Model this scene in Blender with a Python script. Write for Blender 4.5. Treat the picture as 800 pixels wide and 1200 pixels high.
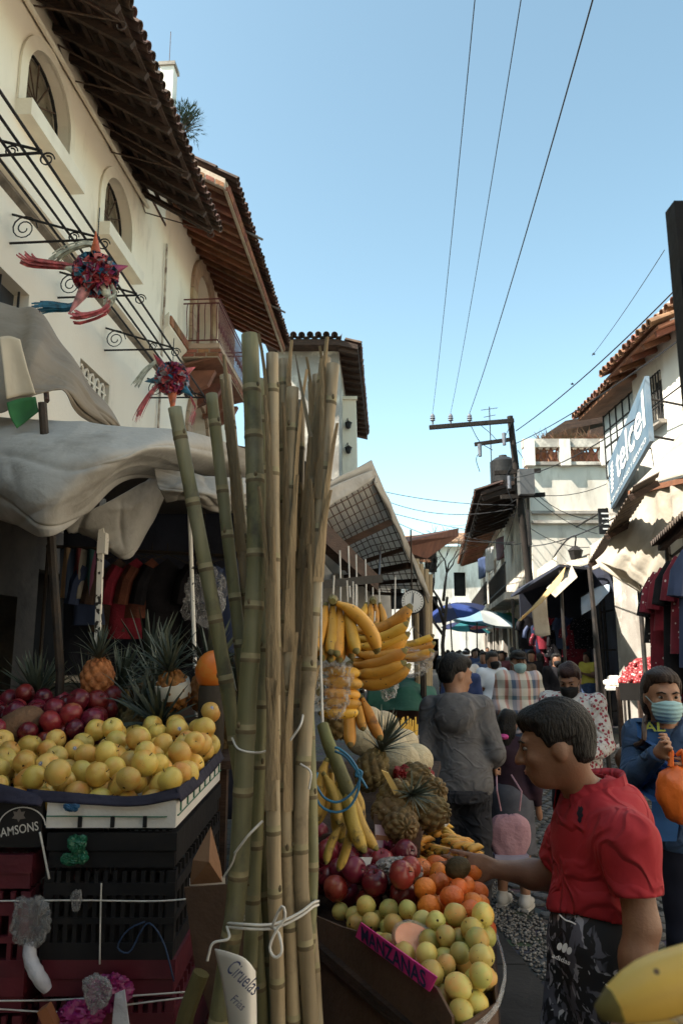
import bpy, bmesh, math, random
import numpy as np
from mathutils import Vector, Matrix, noise

R = math.radians
random.seed(7)
rng = np.random.default_rng(11)
for o in list(bpy.data.objects):
	bpy.data.objects.remove(o, do_unlink=True)
scene = bpy.context.scene
COL = scene.collection

# ------------------------------------------------------------------ camera
F = 867.0                     # focal length in pixels of an 800 x 1200 frame
CAM_H = 1.7
PITCH = math.atan(160 / F)
cam_data = bpy.data.cameras.new('camera')
cam_data.sensor_fit = 'VERTICAL'
cam_data.sensor_height = 36.0
cam_data.sensor_width = 24.0
cam_data.lens = 36.0 * F / 1200.0
cam_data.clip_start = 0.05
cam_data.clip_end = 2000
cam_data.dof.use_dof = True
cam_data.dof.focus_distance = 3.0
cam_data.dof.aperture_fstop = 9.0
cam = bpy.data.objects.new('camera', cam_data)
COL.objects.link(cam)
cam.location = (0, 0, CAM_H)
cam.rotation_euler = (math.pi / 2 + PITCH, 0, 0)
scene.camera = cam

# ------------------------------------------------------------------ sky, sun, exposure
SUN_EL, SUN_AZ = 50.0, -110.0          # azimuth from +Y, clockwise: the sun stands to the left
world = bpy.data.worlds.new('World')
scene.world = world
world.use_nodes = True
wn = world.node_tree
for n in list(wn.nodes):
	wn.nodes.remove(n)
sky = wn.nodes.new('ShaderNodeTexSky')
sky.sky_type = 'NISHITA'
sky.sun_disc = False
sky.sun_elevation = R(SUN_EL)
sky.sun_rotation = R(SUN_AZ)
sky.altitude = 1700
sky.air_density = 1.0
sky.dust_density = 3.8
sky.ozone_density = 1.0
bg = wn.nodes.new('ShaderNodeBackground')
bg.inputs['Strength'].default_value = 0.15
wo = wn.nodes.new('ShaderNodeOutputWorld')
warm = wn.nodes.new('ShaderNodeMix'); warm.data_type = 'RGBA'; warm.blend_type = 'MULTIPLY'; warm.inputs[0].default_value = 1.0
warm.inputs[7].default_value = (0.97, 1.015, 0.77, 1)      # warm white balance of the photograph, the same in every direction
wn.links.new(sky.outputs[0], warm.inputs[6]); wn.links.new(warm.outputs[2], bg.inputs[0])
wn.links.new(bg.outputs[0], wo.inputs[0])

sun_data = bpy.data.lights.new('sun', 'SUN')
sun_data.energy = 5.0
sun_data.angle = R(0.5)
sun_data.color = (1.0, 0.93, 0.82)
sun = bpy.data.objects.new('sun', sun_data)
COL.objects.link(sun)
sd = Vector((math.sin(R(SUN_AZ)) * math.cos(R(SUN_EL)), math.cos(R(SUN_AZ)) * math.cos(R(SUN_EL)), math.sin(R(SUN_EL))))
sun.rotation_euler = sd.to_track_quat('Z', 'Y').to_euler()
sun.location = sd * 60

scene.view_settings.view_transform = 'Standard'
scene.view_settings.look = 'None'
scene.view_settings.gamma = 1.0
scene.view_settings.exposure = 1.55
scene.view_settings.use_curve_mapping = False

# ------------------------------------------------------------------ measuring: photograph pixel -> point at a real distance
_c, _s = math.cos(PITCH), math.sin(PITCH)
def ray(u, v):
	a = (u - 400) / F; b = (600 - v) / F
	return a, _c - b * _s, _s + b * _c
def P(u, v, Y):
	r = ray(u, v); k = Y / r[1]
	return Vector((r[0] * k, Y, CAM_H + r[2] * k))
def G(u, v):
	r = ray(u, v); k = -CAM_H / r[2]
	return Vector((r[0] * k, r[1] * k, 0))

# ------------------------------------------------------------------ materials
MATS = {}
def mat(name, c1, c2=None, scale=8.0, rough=0.7, bump=0.0, bscale=None, metal=0.0, detail=4.0, lo=0.35, hi=0.65,
		vary=0.0, sub=0.0, spec=None, alpha=1.0, trans=0.0, spots=None, stretch=None, coat=0.0, dirt=None, folds=0.0):
	"""noise mix of two colours, bump, per-object brightness variation, optional small spots"""
	if name in MATS:
		return MATS[name]
	m = bpy.data.materials.new(name)
	m.use_nodes = True
	nt = m.node_tree
	bs = nt.nodes['Principled BSDF']
	N = nt.nodes.new; L = nt.links.new
	tc = N('ShaderNodeTexCoord')
	co = tc.outputs['Object']
	if stretch:
		mp = N('ShaderNodeMapping'); mp.inputs['Scale'].default_value = stretch
		L(co, mp.inputs[0]); co = mp.outputs[0]
	oi = N('ShaderNodeObjectInfo')
	add = N('ShaderNodeVectorMath'); add.operation = 'ADD'
	mul = N('ShaderNodeMath'); mul.operation = 'MULTIPLY'; mul.inputs[1].default_value = 37.0
	L(oi.outputs['Random'], mul.inputs[0])
	L(co, add.inputs[0]); L(mul.outputs[0], add.inputs[1])
	co = add.outputs[0]
	if c2 is None:
		c2 = tuple(x * 0.8 for x in c1)
	nz = N('ShaderNodeTexNoise'); nz.inputs['Scale'].default_value = scale; nz.inputs['Detail'].default_value = detail
	L(co, nz.inputs['Vector'])
	rp = N('ShaderNodeValToRGB')
	rp.color_ramp.elements[0].position = lo; rp.color_ramp.elements[1].position = hi
	rp.color_ramp.elements[0].color = (*c1, 1); rp.color_ramp.elements[1].color = (*c2, 1)
	L(nz.outputs['Fac'], rp.inputs[0])
	col = rp.outputs[0]
	if dirt:
		dc, ds, dlo, dhi = dirt
		dn = N('ShaderNodeTexNoise'); dn.inputs['Scale'].default_value = ds; dn.inputs['Detail'].default_value = 9; dn.inputs['Roughness'].default_value = 0.65
		L(co, dn.inputs['Vector'])
		dr = N('ShaderNodeMapRange'); dr.inputs[1].default_value = dlo; dr.inputs[2].default_value = dhi
		L(dn.outputs['Fac'], dr.inputs[0])
		mx = N('ShaderNodeMix'); mx.data_type = 'RGBA'
		L(dr.outputs[0], mx.inputs[0]); L(col, mx.inputs[6]); mx.inputs[7].default_value = (*dc, 1)
		col = mx.outputs[2]
	if spots:
		sc, ss, th = spots
		vz = N('ShaderNodeTexVoronoi'); vz.inputs['Scale'].default_value = ss
		L(co, vz.inputs['Vector'])
		lt = N('ShaderNodeMapRange'); lt.inputs[1].default_value = th; lt.inputs[2].default_value = th * 0.7
		L(vz.outputs['Distance'], lt.inputs[0])
		mx = N('ShaderNodeMix'); mx.data_type = 'RGBA'
		L(lt.outputs[0], mx.inputs[0]); L(col, mx.inputs[6]); mx.inputs[7].default_value = (*sc, 1)
		col = mx.outputs[2]
	if vary:
		hs = N('ShaderNodeHueSaturation')
		mr = N('ShaderNodeMapRange'); mr.inputs[3].default_value = 1 - vary; mr.inputs[4].default_value = 1 + vary
		L(oi.outputs['Random'], mr.inputs[0]); L(mr.outputs[0], hs.inputs['Value'])
		wn_ = N('ShaderNodeTexWhiteNoise'); wn_.noise_dimensions = '1D'; L(oi.outputs['Random'], wn_.inputs['W'])
		m2 = N('ShaderNodeMapRange'); m2.inputs[3].default_value = 0.5 - vary * 0.06; m2.inputs[4].default_value = 0.5 + vary * 0.06
		L(wn_.outputs['Value'], m2.inputs[0]); L(m2.outputs[0], hs.inputs['Hue'])
		L(col, hs.inputs['Color']); col = hs.outputs[0]
	L(col, bs.inputs['Base Color'])
	rr = N('ShaderNodeMapRange'); rr.inputs[3].default_value = max(0.02, rough - 0.1); rr.inputs[4].default_value = min(1, rough + 0.1)
	L(nz.outputs['Fac'], rr.inputs[0]); L(rr.outputs[0], bs.inputs['Roughness'])
	bs.inputs['Metallic'].default_value = metal
	if spec is None and max(c1) < 0.06: spec = 0.18
	if spec is not None: bs.inputs['Specular IOR Level'].default_value = spec
	if coat:
		bs.inputs['Coat Weight'].default_value = coat
	if sub:
		bs.inputs['Subsurface Weight'].default_value = sub
		bs.inputs['Subsurface Radius'].default_value = (0.01, 0.005, 0.003)
	if alpha < 1:
		bs.inputs['Alpha'].default_value = alpha
	if trans:
		bs.inputs['Transmission Weight'].default_value = trans
	if bump:
		bn = N('ShaderNodeTexNoise'); bn.inputs['Scale'].default_value = bscale or scale * 4; bn.inputs['Detail'].default_value = 6
		L(co, bn.inputs['Vector'])
		bp = N('ShaderNodeBump'); bp.inputs['Strength'].default_value = bump; bp.inputs['Distance'].default_value = 0.02
		L(bn.outputs['Fac'], bp.inputs['Height']); L(bp.outputs[0], bs.inputs['Normal'])
	if folds:      # sharp crease lines of worn cloth
		fz = N('ShaderNodeTexNoise'); fz.inputs['Scale'].default_value = 7.0; fz.inputs['Detail'].default_value = 1.5; fz.inputs['Distortion'].default_value = 1.1
		L(co, fz.inputs['Vector'])
		sb_ = N('ShaderNodeMath'); sb_.operation = 'SUBTRACT'; sb_.inputs[1].default_value = .5; L(fz.outputs['Fac'], sb_.inputs[0])
		ab = N('ShaderNodeMath'); ab.operation = 'ABSOLUTE'; L(sb_.outputs[0], ab.inputs[0])
		fr_ = N('ShaderNodeMapRange'); fr_.interpolation_type = 'SMOOTHSTEP'; fr_.inputs[1].default_value = 0; fr_.inputs[2].default_value = .11; fr_.inputs[3].default_value = 1; fr_.inputs[4].default_value = 0; L(ab.outputs[0], fr_.inputs[0])
		b2 = N('ShaderNodeBump'); b2.inputs['Strength'].default_value = folds; b2.inputs['Distance'].default_value = .012
		L(fr_.outputs[0], b2.inputs['Height'])
		if bump: L(bp.outputs[0], b2.inputs['Normal'])
		L(b2.outputs[0], bs.inputs['Normal'])
	MATS[name] = m
	return m

def node_mat(name, fn, rough=0.8):
	if name in MATS:
		return MATS[name]
	m = bpy.data.materials.new(name); m.use_nodes = True
	nt = m.node_tree
	bs = nt.nodes['Principled BSDF']; bs.inputs['Roughness'].default_value = rough
	tc = nt.nodes.new('ShaderNodeTexCoord')
	fn(nt, bs, tc.outputs['Object'])
	MATS[name] = m
	return m

# ------------------------------------------------------------------ mesh builder
class MB:
	def __init__(s): s.v = []; s.f = []; s.m = []
	def add(s, vs, fs, mi=0):
		b = len(s.v); s.v.extend([tuple(x) for x in vs])
		for f in fs:
			s.f.append(tuple(b + i for i in f)); s.m.append(mi)
		return s
	def box(s, c, d, rot=None, mi=0):
		c = Vector(c); vs = []
		for x in (-.5, .5):
			for y in (-.5, .5):
				for z in (-.5, .5):
					p = Vector((x * d[0], y * d[1], z * d[2]))
					if rot is not None: p = rot @ p
					vs.append(c + p)
		return s.add(vs, [(0, 1, 3, 2), (4, 6, 7, 5), (0, 4, 5, 1), (2, 3, 7, 6), (0, 2, 6, 4), (1, 5, 7, 3)], mi)
	def beam(s, a, b, w, h, mi=0, up=(0, 0, 1)):
		a, b = Vector(a), Vector(b); d = b - a
		y = d.normalized(); u = Vector(up)
		x = y.cross(u)
		if x.length < 1e-4: x = y.cross(Vector((1, 0, 0)))
		x.normalize(); z = x.cross(y)
		M3 = Matrix((x, y, z)).transposed()
		return s.box((a + b) / 2, (w, d.length, h), M3, mi)
	def tube(s, pts, rad, n=8, mi=0, cap=True, prof=None):
		pts = [Vector(p) for p in pts]; k = len(pts)
		rad = [rad] * k if not hasattr(rad, '__len__') else rad
		t0 = (pts[1] - pts[0]).normalized()
		x = t0.orthogonal().normalized()
		vs = []
		for i in range(k):
			t = (pts[min(i + 1, k - 1)] - pts[max(i - 1, 0)]).normalized()
			x = (x - t * x.dot(t))
			if x.length < 1e-6: x = t.orthogonal()
			x.normalize(); y = t.cross(x)
			for j in range(n):
				a = 2 * math.pi * j / n
				q = prof[j] if prof else 1.0
				vs.append(pts[i] + (x * math.cos(a) + y * math.sin(a)) * rad[i] * q)
		fs = [(i * n + j, i * n + (j + 1) % n, (i + 1) * n + (j + 1) % n, (i + 1) * n + j) for i in range(k - 1) for j in range(n)]
		if cap:
			fs.append(tuple(range(n))[::-1]); fs.append(tuple((k - 1) * n + j for j in range(n)))
		return s.add(vs, fs, mi)
	def lathe(s, prof, n=16, mi=0, c=(0, 0, 0), wob=None):
		c = Vector(c); vs = []; k = len(prof)
		for r, z in prof:
			for j in range(n):
				a = 2 * math.pi * j / n
				q = wob(a, z) if wob else 1
				vs.append(c + Vector((r * q * math.cos(a), r * q * math.sin(a), z)))
		fs = [(i * n + j, i * n + (j + 1) % n, (i + 1) * n + (j + 1) % n, (i + 1) * n + j) for i in range(k - 1) for j in range(n)]
		fs.append(tuple(range(n))[::-1]); fs.append(tuple((k - 1) * n + j for j in range(n)))
		return s.add(vs, fs, mi)
	def ell(s, c, r, rot=None, nu=12, nv=8, mi=0, fn=None):
		c = Vector(c); vs = [];
		for i in range(nv + 1):
			ph = math.pi * i / nv
			for j in range(nu):
				a = 2 * math.pi * j / nu
				p = Vector((math.sin(ph) * math.cos(a), math.sin(ph) * math.sin(a), math.cos(ph)))
				q = fn(p) if fn else 1
				p = Vector((p.x * r[0], p.y * r[1], p.z * r[2])) * q
				if rot is not None: p = rot @ p
				vs.append(c + p)
		fs = [(i * nu + j, (i + 1) * nu + j, (i + 1) * nu + (j + 1) % nu, i * nu + (j + 1) % nu) for i in range(nv) for j in range(nu)]
		return s.add(vs, fs, mi)
	def prism(s, poly, d, mi=0):
		"""closed 3-D polygon extruded by vector d"""
		d = Vector(d); n = len(poly)
		vs = [Vector(p) for p in poly] + [Vector(p) + d for p in poly]
		fs = [tuple(range(n))[::-1], tuple(range(n, 2 * n))] + [(i, (i + 1) % n, n + (i + 1) % n, n + i) for i in range(n)]
		return s.add(vs, fs, mi)
	def grid(s, fn, nu, nv, mi=0):
		vs = [fn(i / nu, j / nv) for j in range(nv + 1) for i in range(nu + 1)]
		fs = [(j * (nu + 1) + i, j * (nu + 1) + i + 1, (j + 1) * (nu + 1) + i + 1, (j + 1) * (nu + 1) + i) for j in range(nv) for i in range(nu)]
		return s.add(vs, fs, mi)
	def mesh(s, name, mats, org=(0, 0, 0), smooth=False, fixn=True):
		me = bpy.data.meshes.new(name)
		ox, oy, oz = org
		me.from_pydata([(x - ox, y - oy, z - oz) for x, y, z in s.v], [], s.f)
		for m in (mats if isinstance(mats, (list, tuple)) else [mats]):
			me.materials.append(m)
		me.polygons.foreach_set('material_index', s.m)
		me.update()
		if fixn:
			bm = bmesh.new(); bm.from_mesh(me)
			bmesh.ops.remove_doubles(bm, verts=bm.verts, dist=1e-5)
			bmesh.ops.recalc_face_normals(bm, faces=bm.faces)
			bm.to_mesh(me); bm.free()
		if smooth:
			me.polygons.foreach_set('use_smooth', [True] * len(me.polygons))
			if smooth != 'all':
				me.set_sharp_from_angle(angle=R(40))
		me.update()
		return me
	def build(s, name, mats, parent=None, smooth=False, org=None, fixn=True):
		if parent is not None: org = wloc(parent)
		elif org is None:
			a = np.array(s.v); org = (a[:, 0].mean(), a[:, 1].mean(), a[:, 2].min())
		o = bpy.data.objects.new(name, s.mesh(name, mats, org, smooth, fixn))
		COL.objects.link(o)
		if parent is not None: o.parent = parent
		else: o.location = org
		return o

def wloc(o):
	p = Vector(o.location)
	while o.parent is not None:
		o = o.parent; p = p + Vector(o.location)
	return p
def tag(o, label, cat, group=None):
	o['label'] = label; o['category'] = cat
	if group: o['group'] = group
	return o
def kind(o, k): o['kind'] = k; return o
def thing(name, label, cat, loc=(0, 0, 0), group=None, rot=None):
	o = bpy.data.objects.new(name, None); COL.objects.link(o)
	o.empty_display_size = 0.1
	o.location = loc
	if rot is not None: o.rotation_euler = rot
	return tag(o, label, cat, group)
def link(name, me, parent=None, loc=(0, 0, 0), rot=(0, 0, 0), sc=None):
	o = bpy.data.objects.new(name, me); COL.objects.link(o)
	o.location = loc; o.rotation_euler = rot
	if sc is not None: o.scale = sc if hasattr(sc, '__len__') else (sc,) * 3
	if parent is not None: o.parent = parent
	return o
def copy_tree(o, parent=None):
	c = o.copy(); COL.objects.link(c); c.parent = parent
	for ch in list(o.children): copy_tree(ch, c)
	return c
def smoothnoise(p, sc=1.0): return noise.noise(Vector(p) * sc)

def cr(p0, p1, p2, p3, t):
	return 0.5 * ((2 * p1) + (-p0 + p2) * t + (2 * p0 - 5 * p1 + 4 * p2 - p3) * t * t + (-p0 + 3 * p1 - 3 * p2 + p3) * t ** 3)
def spline(pts, t):
	n = len(pts) - 1; x = min(max(t, 0), 1) * n; i = min(int(x), n - 1); f = x - i
	g = lambda k: pts[min(max(k, 0), n)]
	p0 = g(i - 1) if i > 0 else 2 * g(0) - g(1)
	p3 = g(i + 2) if i + 2 <= n else 2 * g(n) - g(n - 1)
	return cr(p0, g(i), g(i + 1), p3, f)
def path(pts, n=20):
	pts = [Vector(p) for p in pts]
	return [spline(pts, i / n) for i in range(n + 1)]
def cloth(name, rows, m, parent=None, nu=40, nv=30, wr=0.03, wsc=3.0, thick=0.004, seed=0, folds=None):
	"""woven sheet through a grid of control points; wrinkled along its normal; real thickness"""
	rows = [[Vector(p) for p in r] for r in rows]
	def S(u, v): return spline([spline(r, u) for r in rows], v)
	off = Vector((seed * 13.1, seed * 7.7, seed * 3.3))
	rr = random.Random(seed + 100); CR = []
	for k in range(int(10 + 12 * (nu > 25))):      # straight creases of thin sheet, some shallow folds
		a_ = rr.choice((rr.gauss(0, .25), rr.gauss(1.57, .3), rr.uniform(0, 3.14)))
		CR.append((rr.random(), rr.random(), math.cos(a_), math.sin(a_), rr.uniform(.012, .05), rr.uniform(.12, .5), rr.uniform(-1, 1.3)))
	def fn(u, v):
		p = S(u, v)
		e = 0.02
		du = S(min(u + e, 1), v) - S(max(u - e, 0), v); dv = S(u, min(v + e, 1)) - S(u, max(v - e, 0))
		n = du.cross(dv)
		if n.length > 1e-9: n.normalize()
		w = .5 * noise.noise(p * wsc * .5 + off * 3) + .12 * noise.noise(p * wsc * 1.7 + off)
		for cu, cv, ca, sa, wd_, ln_, am in CR:
			x = (u - cu) * ca + (v - cv) * sa; y = abs(-(u - cu) * sa + (v - cv) * ca)
			if y < wd_ * 3 and abs(x) < ln_: w += am * .42 * max(0, 1 - y / (wd_ * 2)) ** 1.5 * (1 - (x / ln_) ** 2)
		if folds: w += folds[1] * math.sin(folds[0] * (u if folds[2] == 'u' else v) * 2 * math.pi + 3 * noise.noise(p * 1.3 + off))
		return p + n * wr * w
	mb = MB().grid(fn, nu, nv)
	o = mb.build(name, m, parent, smooth='all', fixn=False)
	md = o.modifiers.new('thickness', 'SOLIDIFY'); md.thickness = thick; md.offset = 0
	return o

def text_mb(txt, height, mb=None, M4=None, ext=0.002, bold=0.0, mi=0, spacing=1.0, shear=0.0, width=None):
	"""lettering as mesh; lies in the XY plane of M4, glyph cap height = height"""
	cu = bpy.data.curves.new('lettering', 'FONT')
	cu.body = txt; cu.size = 1.0; cu.extrude = 0.0; cu.offset = bold; cu.space_character = spacing; cu.shear = shear
	cu.align_x = 'CENTER'; cu.resolution_u = 3
	ob = bpy.data.objects.new('lettering', cu); COL.objects.link(ob)
	bpy.context.view_layer.update()
	dg = bpy.context.evaluated_depsgraph_get()
	ev = ob.evaluated_get(dg); me = ev.to_mesh()
	vs = np.array([tuple(v.co) for v in me.vertices]) if len(me.vertices) else np.zeros((0, 3))
	fs = [tuple(p.vertices) for p in me.polygons]
	ev.to_mesh_clear(); bpy.data.objects.remove(ob); bpy.data.curves.remove(cu)
	w = np.ptp(vs[:, 0]); cx = (vs[:, 0].max() + vs[:, 0].min()) / 2
	vs[:, 0] -= cx
	k = height / 0.7
	kx = width / w if width else k
	vs[:, 0] *= kx; vs[:, 1] *= k
	mb = mb or MB(); M4 = M4 or Matrix.Identity(4)
	# thickness: front and back sheets joined along the outline
	mb.add([M4 @ Vector((x, y, ext)) for x, y, z in vs], fs, mi)
	return mb
def frame(o, x, y):
	"""4x4 from origin, x direction, approximate y direction"""
	x = Vector(x).normalized(); y = Vector(y); z = x.cross(y).normalized(); y = z.cross(x)
	M4 = Matrix.Identity(4)
	for i in range(3):
		M4[i][0], M4[i][1], M4[i][2], M4[i][3] = x[i], y[i], z[i], Vector(o)[i]
	return M4
# ================================================================== MATERIALS
stucco = mat('cream stucco', (0.82, 0.73, 0.59), (0.76, 0.66, 0.52), 0.9, 0.92, 0.25, 60, dirt=((0.40, 0.32, 0.23), 1.6, 0.55, 0.84), stretch=(1, 1, .35))
stucco2 = mat('warm white stucco', (0.74, 0.68, 0.58), (0.64, 0.58, 0.49), 1.1, 0.92, 0.25, 50, dirt=((0.30, 0.25, 0.19), 1.5, 0.48, 0.74), stretch=(1, 1, .3))
whitewash = mat('stained whitewash', (0.80, 0.77, 0.71), (0.68, 0.63, 0.55), 0.8, 0.92, 0.25, 40, dirt=((0.30, 0.25, 0.19), 1.2, 0.50, 0.74), stretch=(1, 1, .3))  # off-white paint with random grime streaks
concrete = mat('weathered grey concrete', (0.36, 0.33, 0.29), (0.24, 0.21, 0.18), 1.5, 0.95, 0.4, 30, dirt=((0.60, 0.55, 0.47), 1.1, 0.52, 0.62))
trimm = mat('pale trim', (0.78, 0.70, 0.56), (0.70, 0.61, 0.48), 3, 0.85, 0.15, 40)
stone = mat('pink quarry stone', (0.42, 0.29, 0.19), (0.33, 0.22, 0.14), 6, 0.9, 0.5, 40, vary=0.15)
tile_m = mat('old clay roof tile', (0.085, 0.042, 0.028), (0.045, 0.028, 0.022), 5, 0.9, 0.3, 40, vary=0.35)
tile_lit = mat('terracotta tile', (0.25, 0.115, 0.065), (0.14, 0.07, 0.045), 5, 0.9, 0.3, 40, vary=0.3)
dark_wood = mat('dark old timber', (0.060, 0.030, 0.018), (0.030, 0.016, 0.010), 6, 0.85, 0.4, 30, stretch=(1, 1, 6))
brown_wood = mat('red brown timber', (0.20, 0.075, 0.035), (0.12, 0.045, 0.022), 5, 0.8, 0.3, 30, vary=0.2)
brick_m = mat('brown brick', (0.27, 0.10, 0.05), (0.18, 0.07, 0.035), 8, 0.9, 0.4, 40, vary=0.3)
mortar_m = mat('pale mortar', (0.50, 0.40, 0.30), (0.40, 0.32, 0.24), 8, 0.95, 0.3, 40)
iron = mat('black wrought iron', (0.015, 0.014, 0.014), (0.03, 0.026, 0.024), 20, 0.55, 0.2, 60)
rust_iron = mat('rusty iron rod', (0.10, 0.055, 0.035), (0.05, 0.03, 0.022), 20, 0.8, 0.3, 60)
red_iron = mat('dark red painted iron', (0.14, 0.025, 0.02), (0.09, 0.018, 0.015), 14, 0.55, 0.2, 50)
glass = mat('dark window glass', (0.03, 0.035, 0.04), (0.06, 0.06, 0.06), 2, 0.12)
lead_glass = mat('dusty leaded glass', (0.10, 0.085, 0.06), (0.20, 0.17, 0.12), 9, 0.3)
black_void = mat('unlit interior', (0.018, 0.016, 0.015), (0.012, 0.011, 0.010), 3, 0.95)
pole_wood = mat('tarred pole wood', (0.060, 0.045, 0.035), (0.035, 0.026, 0.02), 9, 0.9, 0.4, 40, stretch=(1, 1, .15))
porcelain = mat('grey porcelain insulator', (0.16, 0.17, 0.19), (0.12, 0.12, 0.14), 9, 0.3)
cable_m = mat('black cable', (0.018, 0.018, 0.02), (0.026, 0.026, 0.028), 9, 0.6)
blackpaint = mat('black painted steel', (0.012, 0.012, 0.013), (0.02, 0.02, 0.02), 12, 0.5, 0.1, 60)
zinc = mat('galvanised corrugated sheet', (0.25, 0.23, 0.21), (0.13, 0.10, 0.085), 2.5, 0.6, 0.2, 40, metal=0.4)

# ================================================================== STREET
def street_fn(nt, bs, co):
	N = nt.nodes.new; L = nt.links.new
	vz = N('ShaderNodeTexVoronoi'); vz.inputs['Scale'].default_value = 7.0; vz.feature = 'DISTANCE_TO_EDGE'
	L(co, vz.inputs['Vector'])
	v2 = N('ShaderNodeTexVoronoi'); v2.inputs['Scale'].default_value = 7.0; L(co, v2.inputs['Vector'])
	nz = N('ShaderNodeTexNoise'); nz.inputs['Scale'].default_value = 0.9; nz.inputs['Detail'].default_value = 7; L(co, nz.inputs['Vector'])
	rp = N('ShaderNodeValToRGB'); rp.color_ramp.elements[0].color = (0.030, 0.029, 0.029, 1); rp.color_ramp.elements[1].color = (0.095, 0.09, 0.085, 1)
	rp.color_ramp.elements[0].position = 0.3; rp.color_ramp.elements[1].position = 0.7
	L(nz.outputs['Fac'], rp.inputs[0])
	mx = N('ShaderNodeMix'); mx.data_type = 'RGBA'; mx.blend_type = 'MULTIPLY'; mx.inputs[0].default_value = 0.6
	L(rp.outputs[0], mx.inputs[6]); L(v2.outputs['Color'], mx.inputs[7])
	jr = N('ShaderNodeMapRange'); jr.inputs[1].default_value = 0.02; jr.inputs[2].default_value = 0.07; L(vz.outputs['Distance'], jr.inputs[0])
	m2 = N('ShaderNodeMix'); m2.data_type = 'RGBA'; L(jr.outputs[0], m2.inputs[0]); m2.inputs[6].default_value = (0.022, 0.02, 0.018, 1); L(mx.outputs[2], m2.inputs[7])
	L(m2.outputs[2], bs.inputs['Base Color'])
	bp = N('ShaderNodeBump'); bp.inputs['Strength'].default_value = 0.7; bp.inputs['Distance'].default_value = 0.02
	L(jr.outputs[0], bp.inputs['Height']); L(bp.outputs[0], bs.inputs['Normal'])
street_m = node_mat('far cobbles', street_fn, 0.7)
street = MB().grid(lambda u, v: Vector((-60 + 160 * u, -20 + 320 * v, 0)), 8, 16).build('street', street_m, org=(0, 0, 0))
kind(street, 'structure')
stone_dark = mat('dark cobble stone', (0.075, 0.072, 0.07), (0.04, 0.038, 0.037), 9, 0.55, 0.3, 60, vary=0.45)
stone_pale = mat('pale river pebble', (0.24, 0.22, 0.20), (0.07, 0.065, 0.06), 30, 0.7, 0.2, 90)

def cobble_mesh(seed):
	r = random.Random(seed); mb = MB(); n = 7
	o = [(math.cos(2 * math.pi * i / n + r.uniform(-.25, .25)) * r.uniform(.82, 1.05), math.sin(2 * math.pi * i / n + r.uniform(-.2, .2)) * r.uniform(.82, 1.05)) for i in range(n)]
	vs = [Vector((x, y, 0)) for x, y in o] + [Vector((x * .9, y * .9, .26)) for x, y in o] + [Vector((x * .6, y * .6, .36 + r.uniform(-.05, .05))) for x, y in o] + [Vector((0, 0, .4))]
	fs = [(i, (i + 1) % n, n + (i + 1) % n, n + i) for i in range(n)] + [(n + i, n + (i + 1) % n, 2 * n + (i + 1) % n, 2 * n + i) for i in range(n)] + [(2 * n + i, 2 * n + (i + 1) % n, 3 * n) for i in range(n)]
	mb.add(vs, fs); return mb
cob = [cobble_mesh(i) for i in range(6)]
cob_me = [c.mesh('cobblestone', stone_dark, smooth=True) for c in cob]
spots = []
for j in range(0, 92):
	Y = 3.4 + j * 0.118
	for i in range(0, 44):
		X = -0.15 + i * 0.128 + (j % 2) * 0.064
		x = X + random.uniform(-.014, .014); y = Y + random.uniform(-.014, .014)
		xs = 1.22 + (5.2 - y) * .10     # line of the pebble strip
		if xs - .30 < x < xs + .06 or x < xs - .3: continue
		if x > .55 * y + .25: continue
		spots.append((x, y, random.uniform(.056, .066), random.uniform(0, 6.28)))
spots.sort(key=lambda p: p[1] + 0.4 * abs(p[0] - 1.5))
for k, (x, y, r, a) in enumerate(spots[:290]):
	link('cobblestone', cob_me[k % 6], street, (x, y, 0.004), (0, 0, a), (r, r, r * random.uniform(.7, 1.1)))
mb = MB()
for k, (x, y, r, a) in enumerate(spots[290:]):
	c = cob[k % 6]; ca, sa = math.cos(a) * r, math.sin(a) * r
	mb.add([(x + ca * p[0] - sa * p[1], y + sa * p[0] + ca * p[1], .004 + p[2] * r) for p in c.v], c.f)
kind(mb.build('cobblestone', stone_dark, street, smooth=True, fixn=False), 'stuff')
# pebble strip with smooth dark slabs beside it
mb = MB()
for k in range(5200):
	y = random.uniform(3.2, 11); xs = 1.22 + (5.2 - y) * .10
	x = xs - .28 + random.uniform(0, .32); r = random.uniform(.006, .011)
	mb.ell((x, y, .006), (r * random.uniform(.8, 1.4), r, r * .8), nu=6, nv=4)
kind(mb.build('pebble', stone_pale, street, smooth='all', fixn=False), 'stuff')
slab_m = mat('smooth dark slab', (0.045, 0.042, 0.04), (0.025, 0.023, 0.022), 3, 0.6, 0.2, 30)  # even dark tone for a row of flat slabs
for k in range(9):
	y0 = 2.4 + k * 1.0
	q = lambda y: 1.22 + (5.2 - y) * .10 - .30
	MB().prism([(q(y0) - .62, y0, 0.004), (q(y0), y0, .004), (q(y0 + .985), y0 + .985, .004), (q(y0 + .985) - .62, y0 + .985, .004)], (0, 0, .012)).build('dark_slab', slab_m, street)
pav_m = mat('pale concrete pavement', (0.42, 0.37, 0.30), (0.32, 0.28, 0.23), 2, 0.9, 0.3, 30, dirt=((0.15, 0.13, 0.11), 1.5, 0.5, 0.75))
pav = MB().box((9.5, 19.9, .06), (8.2, 3.8, .12)).build('pavement', pav_m); kind(pav, 'structure')

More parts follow.
